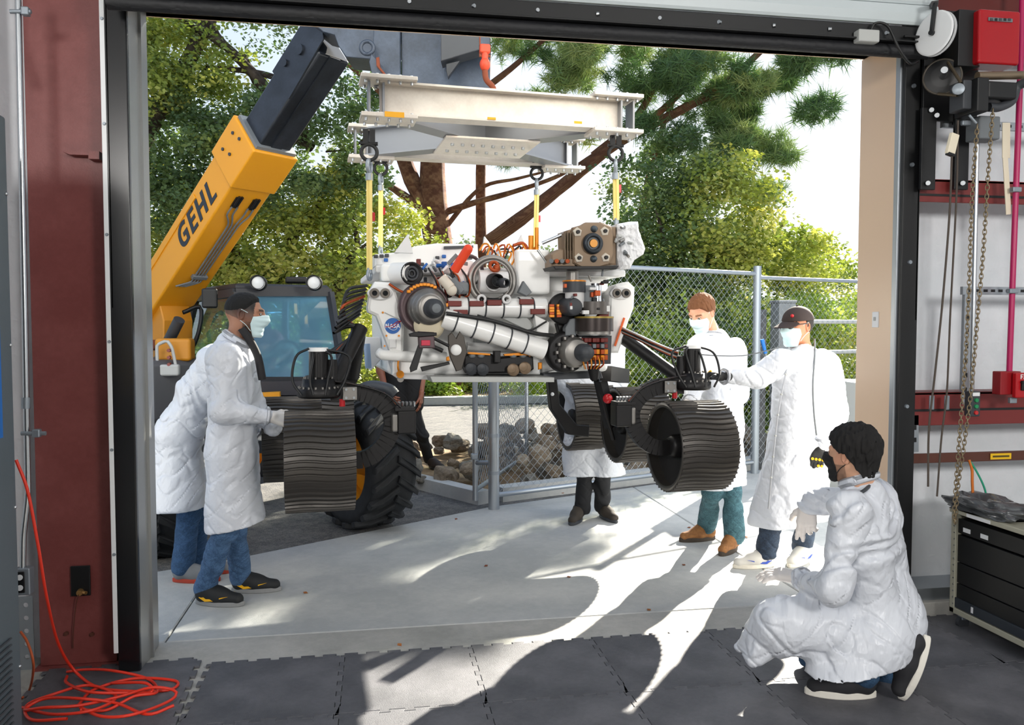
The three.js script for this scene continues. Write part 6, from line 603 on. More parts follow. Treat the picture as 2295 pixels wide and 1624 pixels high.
const ell = (cx, cy, cz, rx, ry, rz) => (x, y, z) => { const a = (x - cx) / rx, b = (y - cy) / ry, c = (z - cz) / rz, k0 = Math.hypot(a, b, c), k1 = Math.hypot(a / rx, b / ry, c / rz); return k1 < 1e-6 ? -Math.min(rx, ry, rz) : k0 * (k0 - 1) / k1; };
function bounds(list, pad) { const lo = V(9, 9, 9), hi = V(-9, -9, -9); for (const [a, b, ra, rb] of list) for (const [p, r] of [[a, ra], [b, rb]]) { lo.min(V(p.x - r, p.y - r, p.z - r)); hi.max(V(p.x + r, p.y + r, p.z + r)); } lo.subScalar(pad); hi.addScalar(pad); return [lo, hi]; }
// head in its own axes: y up, z to the face
const skullF = ell(0, 0.03, -0.018, 0.076, 0.092, 0.098), jawF = ell(0, -0.05, 0.022, 0.056, 0.07, 0.066), cheekF = ell(0, -0.015, 0.03, 0.066, 0.06, 0.062), noseF = cones([[V(0, 0.022, 0.09), V(0, -0.018, 0.112), 0.009, 0.0135], [V(-0.011, -0.022, 0.1), V(0.011, -0.022, 0.1), 0.009, 0.009]], 0.012), chinF = ell(0, -0.098, 0.058, 0.026, 0.02, 0.022), lipF = cones([[V(-0.02, -0.055, 0.083), V(0.02, -0.055, 0.083), 0.006, 0.006], [V(-0.017, -0.066, 0.082), V(0.017, -0.066, 0.082), 0.007, 0.007]], 0.006), browF = cones([[V(-0.045, 0.034, 0.07), V(-0.012, 0.033, 0.086), 0.011, 0.011], [V(0.045, 0.034, 0.07), V(0.012, 0.033, 0.086), 0.011, 0.011]], 0.012), earL = ell(0.076, 0.002, -0.012, 0.011, 0.033, 0.02), earR = ell(-0.076, 0.002, -0.012, 0.011, 0.033, 0.02), sockL = ell(0.031, 0.013, 0.098, 0.018, 0.011, 0.016), sockR = ell(-0.031, 0.013, 0.098, 0.018, 0.011, 0.016), eyeL = ell(0.031, 0.013, 0.079, 0.0135, 0.0115, 0.0125), eyeR = ell(-0.031, 0.013, 0.079, 0.0135, 0.0115, 0.0125), neckF = cones([[V(0, -0.06, -0.03), V(0, -0.17, -0.045), 0.052, 0.056]], 0.01);
const faceF = (x, y, z) => { let d = smin(skullF(x, y, z), jawF(x, y, z), 0.045); d = smin(d, cheekF(x, y, z), 0.03); d = smin(d, chinF(x, y, z), 0.03); return d; };
const headF = (x, y, z) => { let d = faceF(x, y, z); d = smin(d, browF(x, y, z), 0.015); d = Math.max(d, -smin(sockL(x, y, z), sockR(x, y, z), 0.004)); d = smin(d, noseF(x, y, z), 0.012); d = smin(d, lipF(x, y, z), 0.008); d = Math.min(d, eyeL(x, y, z), eyeR(x, y, z)); d = smin(d, Math.max(Math.min(earL(x, y, z), earR(x, y, z)), -ell(Math.sign(x) * 0.084, 0.003, -0.008, 0.007, 0.02, 0.011)(x, y, z)), 0.006); return smin(d, neckF(x, y, z), 0.03); };
const HLO = V(-0.1, -0.19, -0.14), HHI = V(0.1, 0.14, 0.14);
const headBase = surfaceNet(headF, HLO, HHI, 0.0042);
function headColours(g, skin, o) { // eyes, brows, lips, cropped sides and beard as colour of the skin
  const p = g.attributes.position, c = new Float32Array(p.count * 3), k = new THREE.Color(), s = new THREE.Color(skin), dark = new THREE.Color(o.hairColor || '#15110f'), lip = s.clone().lerp(new THREE.Color('#a04a40'), 0.45), rosy = s.clone().lerp(new THREE.Color('#b8503c'), 0.3);
  for (let i = 0; i < p.count; i++) { const x = p.getX(i), y = p.getY(i), z = p.getZ(i), ax = Math.abs(x); k.copy(s); const n = noise3(x * 60, y * 60, z * 60); k.multiplyScalar(1 + 0.05 * n); if (ax > 0.071) k.lerp(rosy, 0.6);
    const ey = Math.hypot((ax - 0.031) / 0.0135, (y - 0.013) / 0.0085); if (z > 0.07 && ey < 1) { k.set('#d9d4cc'); const ir = Math.hypot(ax - 0.031, y - 0.0125); if (ir < 0.0065) k.set('#2a1a12'); if (ey > 0.82) k.copy(dark); } if (z > 0.06 && ax > 0.012 && ax < 0.052 && Math.abs(y - 0.036 + (ax - 0.03) * 0.12 * Math.sign(ax - 0.03)) < 0.0058) k.lerp(dark, 0.85); if (z > 0.075 && ax < 0.024 && y < -0.048 && y > -0.074) k.lerp(lip, 0.8);
    if (o.fade && z < 0.055 && y > -0.03 - z * 0.3) k.lerp(dark, clamp(0.8 + (y - 0.015) * 7, 0.45, 0.97)); if (o.beard && y < -0.035 && z > 0.0 && y < -0.02 - (z - 0.02) * 0.5) k.lerp(dark, o.beard * (0.75 + 0.25 * n)); c.set([k.r, k.g, k.b], i * 3); }
  g.setAttribute('color', new THREE.BufferAttribute(c, 3)); return g;
}
const plain = (g, skin) => { const k = new THREE.Color(skin), n = g.attributes.position.count, c = new Float32Array(n * 3); for (let i = 0; i < n; i++) c.set([k.r, k.g, k.b], i * 3); g.setAttribute('color', new THREE.BufferAttribute(c, 3)); return g; };
const skinM = PHY({ vertexColors: true, roughness: 0.5, sheen: 0.2 });
const lineY = (z, nape) => z > 0.06 ? 0.078 : z > 0.03 ? lerp(0.03, 0.078, (z - 0.03) / 0.03) : z > -0.02 ? lerp(0.012, 0.03, (z + 0.02) / 0.05) : z > -0.08 ? lerp(nape, 0.012, (z + 0.08) / 0.06) : nape;
function hairGeo(kind) {
  const cut = { fade: 0.05, short: -0.035, thick: -0.085 }[kind];
  return surfaceNet((x, y, z) => { const st = noise3(x * 90, y * 26 + x * 30, z * 90), big = noise3(x * 16 + 3, y * 16, z * 16); let t, h; if (kind === 'fade') { h = y - (0.03 + 0.045 * smooth(z, 0.0, 0.06) - 0.012 * smooth(-z, 0, 0.08)); t = (0.003 + 0.008 * smooth(z, -0.04, 0.08)) * smooth(h, 0, 0.03) + 0.001 + 0.0015 * st; } else if (kind === 'short') { t = 0.011 + 0.008 * smooth(y, 0.0, 0.1) + 0.004 * st + 0.003 * big; h = y - lineY(z, cut); } else { t = 0.02 + 0.01 * smooth(y, 0.02, 0.1) + 0.006 * st + 0.008 * big; h = y - lineY(z - 0.004, cut) + 0.004 * st; } return Math.max(smin(skullF(x, y, z), neckF(x, y, z) + 0.004, 0.03) - t, -h * 0.8); }, V(-0.12, -0.14, -0.16), V(0.12, 0.17, 0.13), 0.0034);
}
const maskG = surfaceNet((x, y, z) => { const d = smin(smin(faceF(x, y, z), noseF(x, y, z), 0.05), chinF(x, y, z), 0.05) - 0.007 - 0.0011 * Math.sin(y * 230) * smooth(z, 0.05, 0.09), ax = Math.abs(x); return Math.max(d, y - (-0.004 + 0.016 * (1 - ax / 0.07)), -0.118 - y, 0.034 + 0.28 * Math.abs(y + 0.045) - z + (ax > 0.05 ? (ax - 0.05) * 0.4 : 0)); }, V(-0.09, -0.14, 0), V(0.09, 0.03, 0.15), 0.0035);
function handCones(w, dir, pn, thumbSign, curl, sc = 1, r = 1) { // wrist, direction, the way the palm faces
  const d = dir.clone().normalize(), n = pn.clone().addScaledVector(d, -pn.dot(d)).normalize(), s = n.clone().cross(d).multiplyScalar(thumbSign), L = [], at_ = (f, a, b) => w.clone().addScaledVector(d, f * sc).addScaledVector(s, a * sc).addScaledVector(n, b * sc), c = Array.isArray(curl) ? curl : [curl, curl, curl, curl, curl * 0.6];
  L.push([w.clone().addScaledVector(d, -0.03), at_(0.02, 0, 0), 0.026 * r, 0.026 * r]);
  [[0.03, 0.046, 1], [0.01, 0.052, 1.1], [-0.011, 0.048, 1.02], [-0.03, 0.037, 0.82]].forEach(([a, l, k], i) => { let p = at_(0.092 - Math.abs(a - 0.01) * 0.25, a, 0), q = at_(0.015, a * 0.6, 0); L.push([q, p, 0.017 * r, 0.0145 * r]); let ang = 0; [0.044, 0.027, 0.022].forEach((len, m) => { ang += c[i] * [0.9, 1.1, 0.7][m]; const e = p.clone().addScaledVector(d, Math.cos(ang) * len * k * sc).addScaledVector(n, Math.sin(ang) * len * k * sc).addScaledVector(s, a * 0.1 * sc); L.push([p, e, (0.0098 - m * 0.0008) * r, (0.0092 - m * 0.0009) * r]); p = e; }); });
  let p = at_(0.02, 0.022, 0.006); [[0.04, 0.75, 0.15], [0.033, 0.45, 0.25 + c[4]], [0.026, 0.3, 0.4 + c[4]]].forEach(([len, o, u], m) => { const e = p.clone().addScaledVector(d, len * 0.75 * sc).addScaledVector(s, len * o * sc).addScaledVector(n, len * u * 0.7 * sc); L.push([p, e, (0.0135 - m * 0.0015) * r, (0.012 - m * 0.0015) * r]); p = e; });
  return L;
}
const coatM = PHY({ color: '#d4d8e0', roughness: 0.36, bumpMap: wrinkleTex, bumpScale: 0.006 }), denim = (a, b) => MAT({ map: tint(nFine, hex(a), hex(b), 0.25, 1.3), bumpMap: grey(nGrain, 0.1), bumpScale: 0.0008, roughness: 0.85 });
function foldF(amp, sv, fy = 1.6) { // long hanging folds, crumples and fine creases of thin cloth
  const side = fy > 3; return (x, y, z) => { const w = noise3(x * 2.1 + sv, y * 1.3, z * 2.1), w2 = noise3(x * 3.3, y * 3.3 + sv, z * 3.3), m = 0.5 + 0.5 * noise3(x * 2.7, y * 1.7 + sv * 2, z * 2.7), a = Math.sin(24 * (x * 0.8 + z) + 8 * w + 2.5 * w2 + sv), n1 = side ? noise3(x * 4 + w, y * 11 + 5 * w2, z * 4 + sv) : noise3(x * 9 + 2 * w + sv, y * 2.3, z * 9), n2 = noise3((x + y) * 5 + sv, (y - x) * 13 + z * 4, z * 6), n3 = noise3((x - y) * 4.5, (x + y) * 10 + sv, z * 7); return -amp * ((side ? 0.25 : 0.6) * a * m + 1.15 * n1 + 0.5 * n2 * m - 0.75 * Math.exp(-n3 * n3 * 60) * (1 - m) - 0.3 * Math.exp(-n2 * n2 * 90)); };
}
function garment(name, parent, list, k, fold, cuts, mat, cell = 0.0095, hole) { // cuts: half spaces [point, normal] kept on the far side of the normal
  const base = cones(list, k), [lo, hi] = bounds(list, 0.03), f = (x, y, z) => { let d = base(x, y, z); if (d < 0.06 && d > -0.06) d += fold(x, y, z); for (const [p, n] of cuts) d = Math.max(d, (x - p.x) * n.x + (y - p.y) * n.y + (z - p.z) * n.z); return hole ? Math.max(d, -hole(x, y, z)) : d; };
  const g = surfaceNet(f, lo, hi, cell), p = g.attributes.position, uv = new Float32Array(p.count * 2); for (let i = 0; i < p.count; i++) { uv[i * 2] = p.getX(i) + 0.63 * p.getZ(i); uv[i * 2 + 1] = p.getY(i) + 0.3 * p.getZ(i) - 0.2 * p.getX(i); } g.setAttribute('uv', new THREE.BufferAttribute(uv, 2)); g.userData.keepUV = true; return mesh(name, g, mat, parent);
}
function shoe(parent, heel, fwd, up, kind) { // heel: where the heel meets the ground
  const g = new THREE.Group(); g.name = 'shoe'; const z = fwd.clone().normalize(), x = up.clone().cross(z).normalize(), y = z.clone().cross(x); g.matrix.makeBasis(x, y, z).setPosition(heel); g.matrix.decompose(g.position, g.quaternion, g.scale); parent.add(g);
  const high = kind.high || 0.085, up_ = [[V(0, 0.055, 0.045), V(0, 0.055, 0.13), 0.042, 0.043], [V(0, 0.045, 0.13), V(0, 0.036, 0.245), 0.043, 0.034], [V(0, 0.07, 0.05), V(0, high + 0.01, 0.055), 0.042, 0.043], [V(0, high, 0.07), V(0, 0.055, 0.16), 0.038, 0.036]], f = cones(up_, 0.03), top = high + 0.03;
  mesh('upper', surfaceNet((a, b, c) => Math.max(f(a, b, c), 0.016 - b, b - top), V(-0.07, 0.0, -0.02), V(0.07, top + 0.02, 0.31), 0.005), kind.upper, g);
  const out = Array.from({ length: 28 }, (_, i) => { const a = i / 28 * 6.28319, zz = 0.142 - Math.cos(a) * 0.146, w = 0.043 - 0.006 * Math.cos(a) - 0.005 * Math.cos(2 * a); return [Math.sin(a) * w, -zz]; });
  mesh('sole', ext(out, kind.sole_h || 0.026, 0.004).rotateX(-Math.PI / 2).translate(0, (kind.sole_h || 0.026) / 2, 0), kind.sole, g);
  for (let i = 0; i < 4; i++) mesh('lace', tube([V(-0.026, 0.078 + (3 - i) * 0.008, 0.1 + i * 0.021), V(0, 0.09 + (3 - i) * 0.008, 0.104 + i * 0.021), V(0.026, 0.078 + (3 - i) * 0.008, 0.1 + i * 0.021)], 0.003, 8, 5), kind.lace, g);
  if (kind.swoosh) for (const s of [-1, 1]) mesh('swoosh', ext(new THREE.Shape([[0.04, 0.052], [0.075, 0.03], [0.12, 0.034], [0.21, 0.062], [0.12, 0.046], [0.08, 0.044], [0.06, 0.062], [0.05, 0.066]].map((q) => new THREE.Vector2(q[0], q[1]))), 0.004).rotateY(-Math.PI / 2).translate(s * 0.0465, 0, 0), kind.swoosh, g);
  return g;
}
function person(o) {
  const base = o.base, t = thing('person', o.label, 'person', V(base.x, base.y, base.z)), J = {}; for (const k in o.j) J[k] = o.j[k].clone().sub(t.position); const skin = o.skin, mid = (a, b, k = 0.5) => a.clone().lerp(b, k);
  // body
  const L = [[J.neck, mid(J.neck, J.pelvis, 0.35), 0.05, 0.085], [mid(J.shL, J.shR).lerp(J.pelvis, 0.12), J.pelvis, 0.075, 0.085], [mid(J.shL, J.shR, 0.12).lerp(J.pelvis, 0.06), mid(J.shL, J.shR, 0.88).lerp(J.pelvis, 0.06), 0.045, 0.045]]; for (const s of ['L', 'R']) L.push([J['sh' + s].clone().lerp(J.pelvis, 0.05), J['el' + s], o.shortSleeve ? 0.045 : 0.035, o.shortSleeve ? 0.042 : 0.032], [J['el' + s], J['wr' + s], o.shortSleeve ? 0.041 : 0.032, 0.028], [J['hip' + s], J['kn' + s], 0.07, 0.05], [J['kn' + s], J['an' + s], 0.05, 0.036]);
  const hf = o.face.clone().normalize(), hu = (o.up || UPV).clone().addScaledVector(hf, -(o.up || UPV).dot(hf)).normalize(), hx = hu.clone().cross(hf), HM = new THREE.Matrix4().makeBasis(hx, hu, hf).setPosition(J.head), hs = o.headScale || 1; HM.scale(V(hs, hs, hs));
  L.push([J.neck, V(0, -0.1, -0.04).applyMatrix4(HM), 0.055, 0.05]);
  const pieces = [plain(surfaceNet(cones(L, 0.05), ...bounds(L, 0.03), 0.016), skin), headColours(headBase.clone(), skin, o).applyMatrix4(HM)];
  const hands = {}; for (const s of ['L', 'R']) { const h = o['hand' + s]; if (!h) continue; const list = handCones(J['wr' + s], h.dir, h.palm, h.thumb, h.curl, 1, h.glove ? 1.13 : 1), g = surfaceNet(cones(list, 0.009), ...bounds(list, 0.02), 0.0036); if (h.glove) hands[s] = [g, h]; else pieces.push(plain(g, skin)); }
  mesh('body', pieces, skinM, t);
  for (const s in hands) { const [g, h] = hands[s], m = mesh('glove', g, h.glove, t); if (h.studs) for (let k = 0; k < 6; k++) { const d = h.dir.clone().normalize(), n = h.palm.clone().normalize(), q = n.clone().cross(d); const p = J['wr' + s].clone().addScaledVector(d, 0.085 + Math.floor(k / 4) * 0.04).addScaledVector(q, -0.03 + (k % 4) * 0.021).addScaledVector(n, -0.019 + Math.floor(k / 4) * 0.012); mesh('knuckle_pad', sph(0.009, p, [1, 1, 1], 10), M.yellow, m); } }
  // hair, mask, cap
  if (o.hair && o.hair !== 'cap') mesh('hair', hairGeo(o.hair).applyMatrix4(HM), MAT({ color: o.hairColor, roughness: 0.85 }), t);
  if (o.mask) { const m = mesh('face_mask', maskG.clone().applyMatrix4(HM), MAT({ color: o.mask, roughness: 0.8 }), t); for (const s of [-1, 1]) for (const [a, b] of [[0.0, 0.03], [-0.085, -0.03]]) mesh('ear_loop', tube([V(s * 0.062, a, 0.045), V(s * 0.073, lerp(a, b, 0.6), 0.018), V(s * 0.082, b, -0.012)].map((v) => v.applyMatrix4(HM)), 0.0018, 10, 5), MAT({ color: o.mask, roughness: 0.7 }), m); }
  if (o.hair === 'cap') { const cm = MAT({ color: '#2e2220', roughness: 0.8 }), cap = mesh('cap', surfaceNet((x, y, z) => Math.max(ell(0, 0.036, -0.012, 0.09, 0.1, 0.112)(x, y, z), 0.042 - 0.12 * (z < 0 ? z * -0.3 : 0) - y), V(-0.12, 0, -0.15), V(0.12, 0.17, 0.14), 0.005).applyMatrix4(HM), cm, t); mesh('brim', surfaceNet((x, y, z) => { const yy = y - 0.047 + x * x * 4.5 + (z - 0.08) * 0.35; return Math.max(Math.abs(yy) - 0.0035, Math.hypot(x / 0.078, (z - 0.085) / 0.1) * 0.08 - 0.08, 0.06 - z); }, V(-0.1, -0.06, 0.04), V(0.1, 0.1, 0.21), 0.004).applyMatrix4(HM), cm, cap); mesh('cap_button', sph(0.008, V(0, 0.136, -0.012).applyMatrix4(HM)), cm, cap); mesh('red_mark', [sph(0.012, V(0.034, 0.078, 0.079).applyMatrix4(HM), [1, 1, 1], 8), sph(0.01, V(0.02, 0.06, -0.12).applyMatrix4(HM), null, 8)], M.red, cap); mesh('hair_edge', surfaceNet((x, y, z) => Math.max(skullF(x, y, z) - 0.006, y - 0.06, -0.04 - y, z - 0.0), V(-0.1, -0.06, -0.14), V(0.1, 0.08, 0.02), 0.005).applyMatrix4(HM), MAT({ color: '#1a1512', roughness: 0.7 }), cap);
    const gl = mesh('sunglasses', [-1, 1].map((s) => [sph(0.021, V(s * 0.032, 0.014, 0.098).applyMatrix4(HM), null, 12), tube([V(s * 0.05, 0.02, 0.088), V(s * 0.076, 0.024, 0.03), V(s * 0.082, 0.022, -0.02)].map((v) => v.applyMatrix4(HM)), 0.003, 10, 5)]), M.blackGloss, t); }
  // clothes
  if (o.trousers) { const T = []; for (const s of ['L', 'R']) { const an = J['an' + s].clone().add(V(0, 0, 0)); T.push([J.pelvis, J['hip' + s], 0.1, 0.095], [J['hip' + s], J['kn' + s], 0.085, 0.064], [J['kn' + s], an, 0.063, o.hemR || 0.06]); } const tc = o.tcuts ? o.tcuts.map((c) => [c[0].clone().sub(t.position), c[1]]) : [[V(0, 0.045, 0), V(0, -1, 0)]]; if (o.hem && o.coat && !o.tcuts) tc.push([o.hem.clone().sub(t.position).add(V(0, 0.1, 0)), V(0, 1, 0)]); garment('trousers', t, T, 0.04, foldF(0.0085, o.s + 5, 9), tc, o.trousers, 0.01); }
  if (o.coat || o.shirt) {
    const C = [], out = J.shL.clone().sub(J.shR).normalize(), hm = o.hem ? o.hem.clone().sub(t.position) : J.pelvis.clone().add(V(0, -0.05, 0)), cw = o.cw || 1, sv_ = o.slv || 0.92, w = o.skirt || 0.15; C.push([J.neck.clone().lerp(mid(J.shL, J.shR), 0.2), mid(J.shL, J.shR), 0.076, 0.09], [J.shL, J.shR, 0.075 * cw, 0.075 * cw], [mid(J.shL, J.shR).lerp(J.neck, 0.4), mid(J.shL, J.shR).lerp(J.pelvis, 0.3), 0.09, 0.13 * cw]);
    for (const [s, sg] of [['L', 1], ['R', -1]]) { const top = mid(J['sh' + s], mid(J.shL, J.shR), 0.35).lerp(J.pelvis, 0.15), bot = J.pelvis.clone().addScaledVector(out, sg * 0.075), low = hm.clone().addScaledVector(out, sg * (o.flare || 0.1)); C.push([top, bot, 0.12 * cw, 0.125 * cw]); if (o.coat) C.push([bot, low, 0.125 * cw, w]); const cf = o.shortSleeve ? 0.6 : 1; if (!o['bare' + s]) { C.push([J['sh' + s], o.shortSleeve ? mid(J['sh' + s], J['el' + s], cf) : J['el' + s], 0.085 * sv_, 0.07 * sv_]); if (!o.shortSleeve) C.push([J['el' + s], mid(J['el' + s], J['wr' + s], 0.95), 0.067 * sv_, 0.046]); } }
    for (const e of o.extra || []) C.push([e[0].clone().sub(t.position), e[1].clone().sub(t.position), e[2], e[3]]);
    const cuts = []; if (o.hem && o.coat) cuts.push([hm, (o.hemN || V(0, -1, 0)).clone().normalize()]); const hole = cones([[J.neck.clone().lerp(J.head, 0.32), J.head, 0.052, 0.066]], 0.01); for (const c of o.cuts || []) cuts.push([c[0].clone().sub(t.position), c[1]]);
    const m = garment(o.coat ? 'lab_coat' : 'shirt', t, C, 0.06, foldF(o.coat ? 0.0145 : 0.006, o.s, o.fy), cuts, o.coat || o.shirt, 0.0085, hole);
    const nd = J.head.clone().sub(J.neck).normalize(), cx = out.clone(), cz = cx.clone().cross(nd).normalize(); mesh('collar', tube(Array.from({ length: 12 }, (_, i) => { const a = i / 12 * 6.28319; return J.neck.clone().addScaledVector(cx, Math.cos(a) * 0.07).addScaledVector(cz, Math.sin(a) * 0.068).addScaledVector(nd, 0.032 + 0.01 * Math.sin(a) * (o.collarTilt || -1)); }), 0.022, 40, 8, true), o.coat || o.shirt, m);
    if (o.placket) { const pts = o.placket.map((v) => v.clone().sub(t.position)); mesh('placket', tube(pts, 0.006, 30, 6), o.coat, m); for (let k = 1; k < 7; k++) { const c = new THREE.CatmullRomCurve3(pts).getPointAt(k / 7.5); mesh('snap', sph(0.008, c, null, 8), M.lightGrey, m); } }
    for (const s of ['L', 'R']) if (!o.shortSleeve && !o['bare' + s]) { const d = J['wr' + s].clone().sub(J['el' + s]).normalize(); mesh('cuff', aim(new THREE.TorusGeometry(0.042, 0.01, 8, 20), J['wr' + s].clone().addScaledVector(d, -0.012), d, FWD), o.cuff || o.coat || o.shirt, m); }
  }
  for (const s of ['L', 'R']) if (o.shoes && o['foot' + s]) { const f = o['foot' + s]; shoe(t, f.heel.clone().sub(t.position), f.fwd, f.up || UPV, o.shoes); }
  return [t, HM, J];
}
const CR = V(Math.cos(YAW), 0, Math.sin(YAW)), CF = V(Math.sin(YAW), 0, -Math.cos(YAW)), dirC = (r, u, f) => V(0, 0, 0).addScaledVector(CR, r).addScaledVector(UPV, u).addScaledVector(CF, f).normalize();
const latex = PHY({ color: '#ded7d2', roughness: 0.5 }), latexW = PHY({ color: '#d3d0cd', roughness: 0.5 }), workGlove = MAT({ color: '#17181a', roughness: 0.7 });
const foot = (x, y, fr, ff, lift = 0) => { const p = onFloor(x, y); return { heel: V(p.x, lift, p.z), fwd: dirC(fr, 0, ff) }; };
{ // person in the mask at the left wheel
  const D = 4.5, a = at; const fR = foot(440, 1352, 1, -0.12), fL = foot(520, 1326, 1, 0.1);
  person({ label: 'person in white lab coat and black sneakers steadying the rover wheel by the tyre', base: V(fR.heel.x, 0, fR.heel.z), skin: '#a3735a', hair: 'fade', hairColor: '#060606', fade: true, beard: 0.8, mask: '#cfe6ea', s: 1.3, face: dirC(0.98, -0.1, 0.12), up: UPV, coat: coatM, trousers: denim('#2d4a6b', '#54749a'), hem: a(530, 1172, D), hemN: V(0.16, -1, 0), skirt: 0.155, flare: 0.05, hemR: 0.066, collarTilt: -1.4,
    j: { head: a(551, 706, D), neck: a(527, 772, D), shR: a(500, 800, D - 0.2), shL: a(528, 795, D + 0.2), pelvis: a(522, 1020, D), elR: a(496, 922, D - 0.26), wrR: a(604, 932, D - 0.14), elL: a(560, 900, D + 0.22), wrL: a(612, 960, D + 0.1), hipR: a(518, 1040, D - 0.09), hipL: a(522, 1040, D + 0.09), knR: a(503, 1190, D - 0.08), knL: a(525, 1190, D + 0.1), anR: V(fR.heel.x + 0.05, 0.09, fR.heel.z), anL: V(fL.heel.x + 0.05, 0.09, fL.heel.z) },
    handR: { dir: dirC(0.95, -0.25, 0.15), palm: dirC(-0.2, -0.7, 0.7), thumb: -1, curl: [0.35, 0.3, 0.3, 0.35, 0.2], glove: latexW }, footR: fR, footL: fL, shoes: { upper: MAT({ color: '#1c1e20', roughness: 0.7 }), sole: MAT({ color: '#8b8c8c', roughness: 0.7 }), lace: MAT({ color: '#8a1420', roughness: 0.7 }), swoosh: MAT({ color: '#f0b414', roughness: 0.5 }) } });
  const c = mesh('jacket_collar', tube([a(541, 735, D - 0.07), a(560, 762, D - 0.05), a(578, 800, D - 0.02), a(588, 850, D)].map((v) => v.sub(scene.getObjectByName('person').position)), 0.022, 24, 8), MAT({ color: '#1b1a1d', roughness: 0.7 }), scene.getObjectByName('person'));
}
{ // bent person behind
  const D = 5.06, a = at, f1 = foot(388, 1303, 1, 0.05), f2 = foot(420, 1285, 1, 0.1);
  person({ label: 'stooping person in white lab coat and grey shoes beside the galvanised jamb', base: V(f1.heel.x, 0, f1.heel.z), skin: '#b98464', hair: 'short', hairColor: '#241a14', mask: '#cfe6ea', s: 4.1, face: dirC(0.9, -0.5, 0.1), coat: coatM, trousers: denim('#22415f', '#40618a'), hem: a(400, 1128, D), hemN: V(0.0, -1, 0), skirt: 0.19, flare: 0.1, cw: 1.05, hemR: 0.066, fy: 4,
    j: { head: a(540, 822, D), neck: a(505, 810, D), shR: a(478, 812, D - 0.19), shL: a(490, 805, D + 0.19), pelvis: a(398, 985, D), elR: a(520, 915, D - 0.2), wrR: a(575, 975, D - 0.1), elL: a(530, 910, D + 0.2), wrL: a(590, 970, D + 0.12), hipR: a(400, 1010, D - 0.1), hipL: a(402, 1010, D + 0.1), knR: a(425, 1150, D - 0.08), knL: a(442, 1150, D + 0.12), anR: V(f1.heel.x + 0.06, 0.09, f1.heel.z), anL: V(f2.heel.x + 0.06, 0.09, f2.heel.z) },
    handR: { dir: dirC(1, -0.2, 0), palm: dirC(0, -1, 0.2), thumb: -1, curl: 0.3, glove: latexW }, footR: f1, footL: f2, shoes: { upper: MAT({ color: '#7d8084', roughness: 0.7 }), sole: MAT({ color: '#b0402c', roughness: 0.7 }), lace: MAT({ color: '#222', roughness: 0.7 }) } });
}
{ // person in black beyond the rover
  const D = 8.7, a = at, f1 = foot(962, 1047, 0.5, -0.6), f2 = foot(905, 1042, 0.2, -0.9);
  person({ label: 'person in black T-shirt and black trousers standing beyond the tractor tyre', base: V(f1.heel.x, 0, f1.heel.z), skin: '#8a5540', hair: 'short', hairColor: '#15100e', s: 2.2, face: dirC(0.1, 0, -1), shirt: MAT({ color: '#121214', roughness: 0.85 }), shortSleeve: true, trousers: MAT({ color: '#141416', roughness: 0.85 }), j: { head: a(893, 700, D), neck: a(897, 744, D), shR: a(858, 765, D), shL: a(940, 765, D), pelvis: a(908, 905, D), elR: a(853, 830, D - 0.05), wrR: a(866, 880, D - 0.2), elL: a(948, 832, D), wrL: a(944, 884, D - 0.08), hipR: a(893, 915, D), hipL: a(922, 915, D), knR: a(900, 975, D), knL: a(945, 975, D), anR: V(f2.heel.x, 0.09, f2.heel.z), anL: V(f1.heel.x, 0.09, f1.heel.z) },
    handL: { dir: dirC(-0.05, -1, 0), palm: dirC(-1, 0, 0.2), thumb: 1, curl: 0.25 }, handR: { dir: dirC(0.6, -0.5, -0.3), palm: dirC(0.5, 0, 0.8), thumb: 1, curl: 0.4 }, footL: f1, footR: f2, shoes: { upper: MAT({ color: '#2a221d', roughness: 0.7 }), sole: M.black, lace: M.black } });
  { const t = thing('wrist_watch', 'black watch on the bare wrist of the person in black', 'watch', a(944, 880, D)); mesh('band', tor(0.034, 0.009, V(0, 0, 0), UPV, 18, 6), M.black, t); }
}
{ // coat behind the rover
  const D = 6.5, a = at, f1 = foot(1302, 1160, -0.35, -0.9), f2 = foot(1345, 1155, 0.35, -0.9);
  person({ label: 'person in white lab coat and black trousers hidden behind the drill turret', base: V(f1.heel.x, 0, f1.heel.z), skin: '#b98464', hair: 'short', hairColor: '#2a1c14', mask: '#cfe6ea', s: 7.7, face: dirC(0, -0.3, -1), coat: coatM, trousers: MAT({ color: '#17181c', roughness: 0.85 }), hem: a(1330, 1063, D), skirt: 0.14, flare: 0.11, hemR: 0.066, j: { head: a(1325, 690, D), neck: a(1326, 735, D), shR: a(1274, 765, D), shL: a(1380, 765, D), pelvis: a(1328, 920, D), elR: a(1262, 850, D - 0.02), wrR: a(1296, 905, D - 0.16), elL: a(1390, 850, D - 0.02), wrL: a(1372, 905, D - 0.16), hipR: a(1302, 945, D), hipL: a(1355, 945, D), knR: a(1310, 1060, D - 0.03), knL: a(1350, 1060, D - 0.03), anR: V(f1.heel.x, 0.09, f1.heel.z + 0.05), anL: V(f2.heel.x, 0.09, f2.heel.z + 0.05) },
    handR: { dir: dirC(0.4, -0.2, -0.8), palm: dirC(0.8, 0, 0.3), thumb: 1, curl: 0.4, glove: latex }, handL: { dir: dirC(-0.4, -0.2, -0.8), palm: dirC(-0.8, 0, 0.3), thumb: -1, curl: 0.4, glove: latex }, footR: f1, footL: f2, shoes: { upper: MAT({ color: '#3a332c', roughness: 0.8 }), sole: M.darkGrey, lace: M.paper } });
}
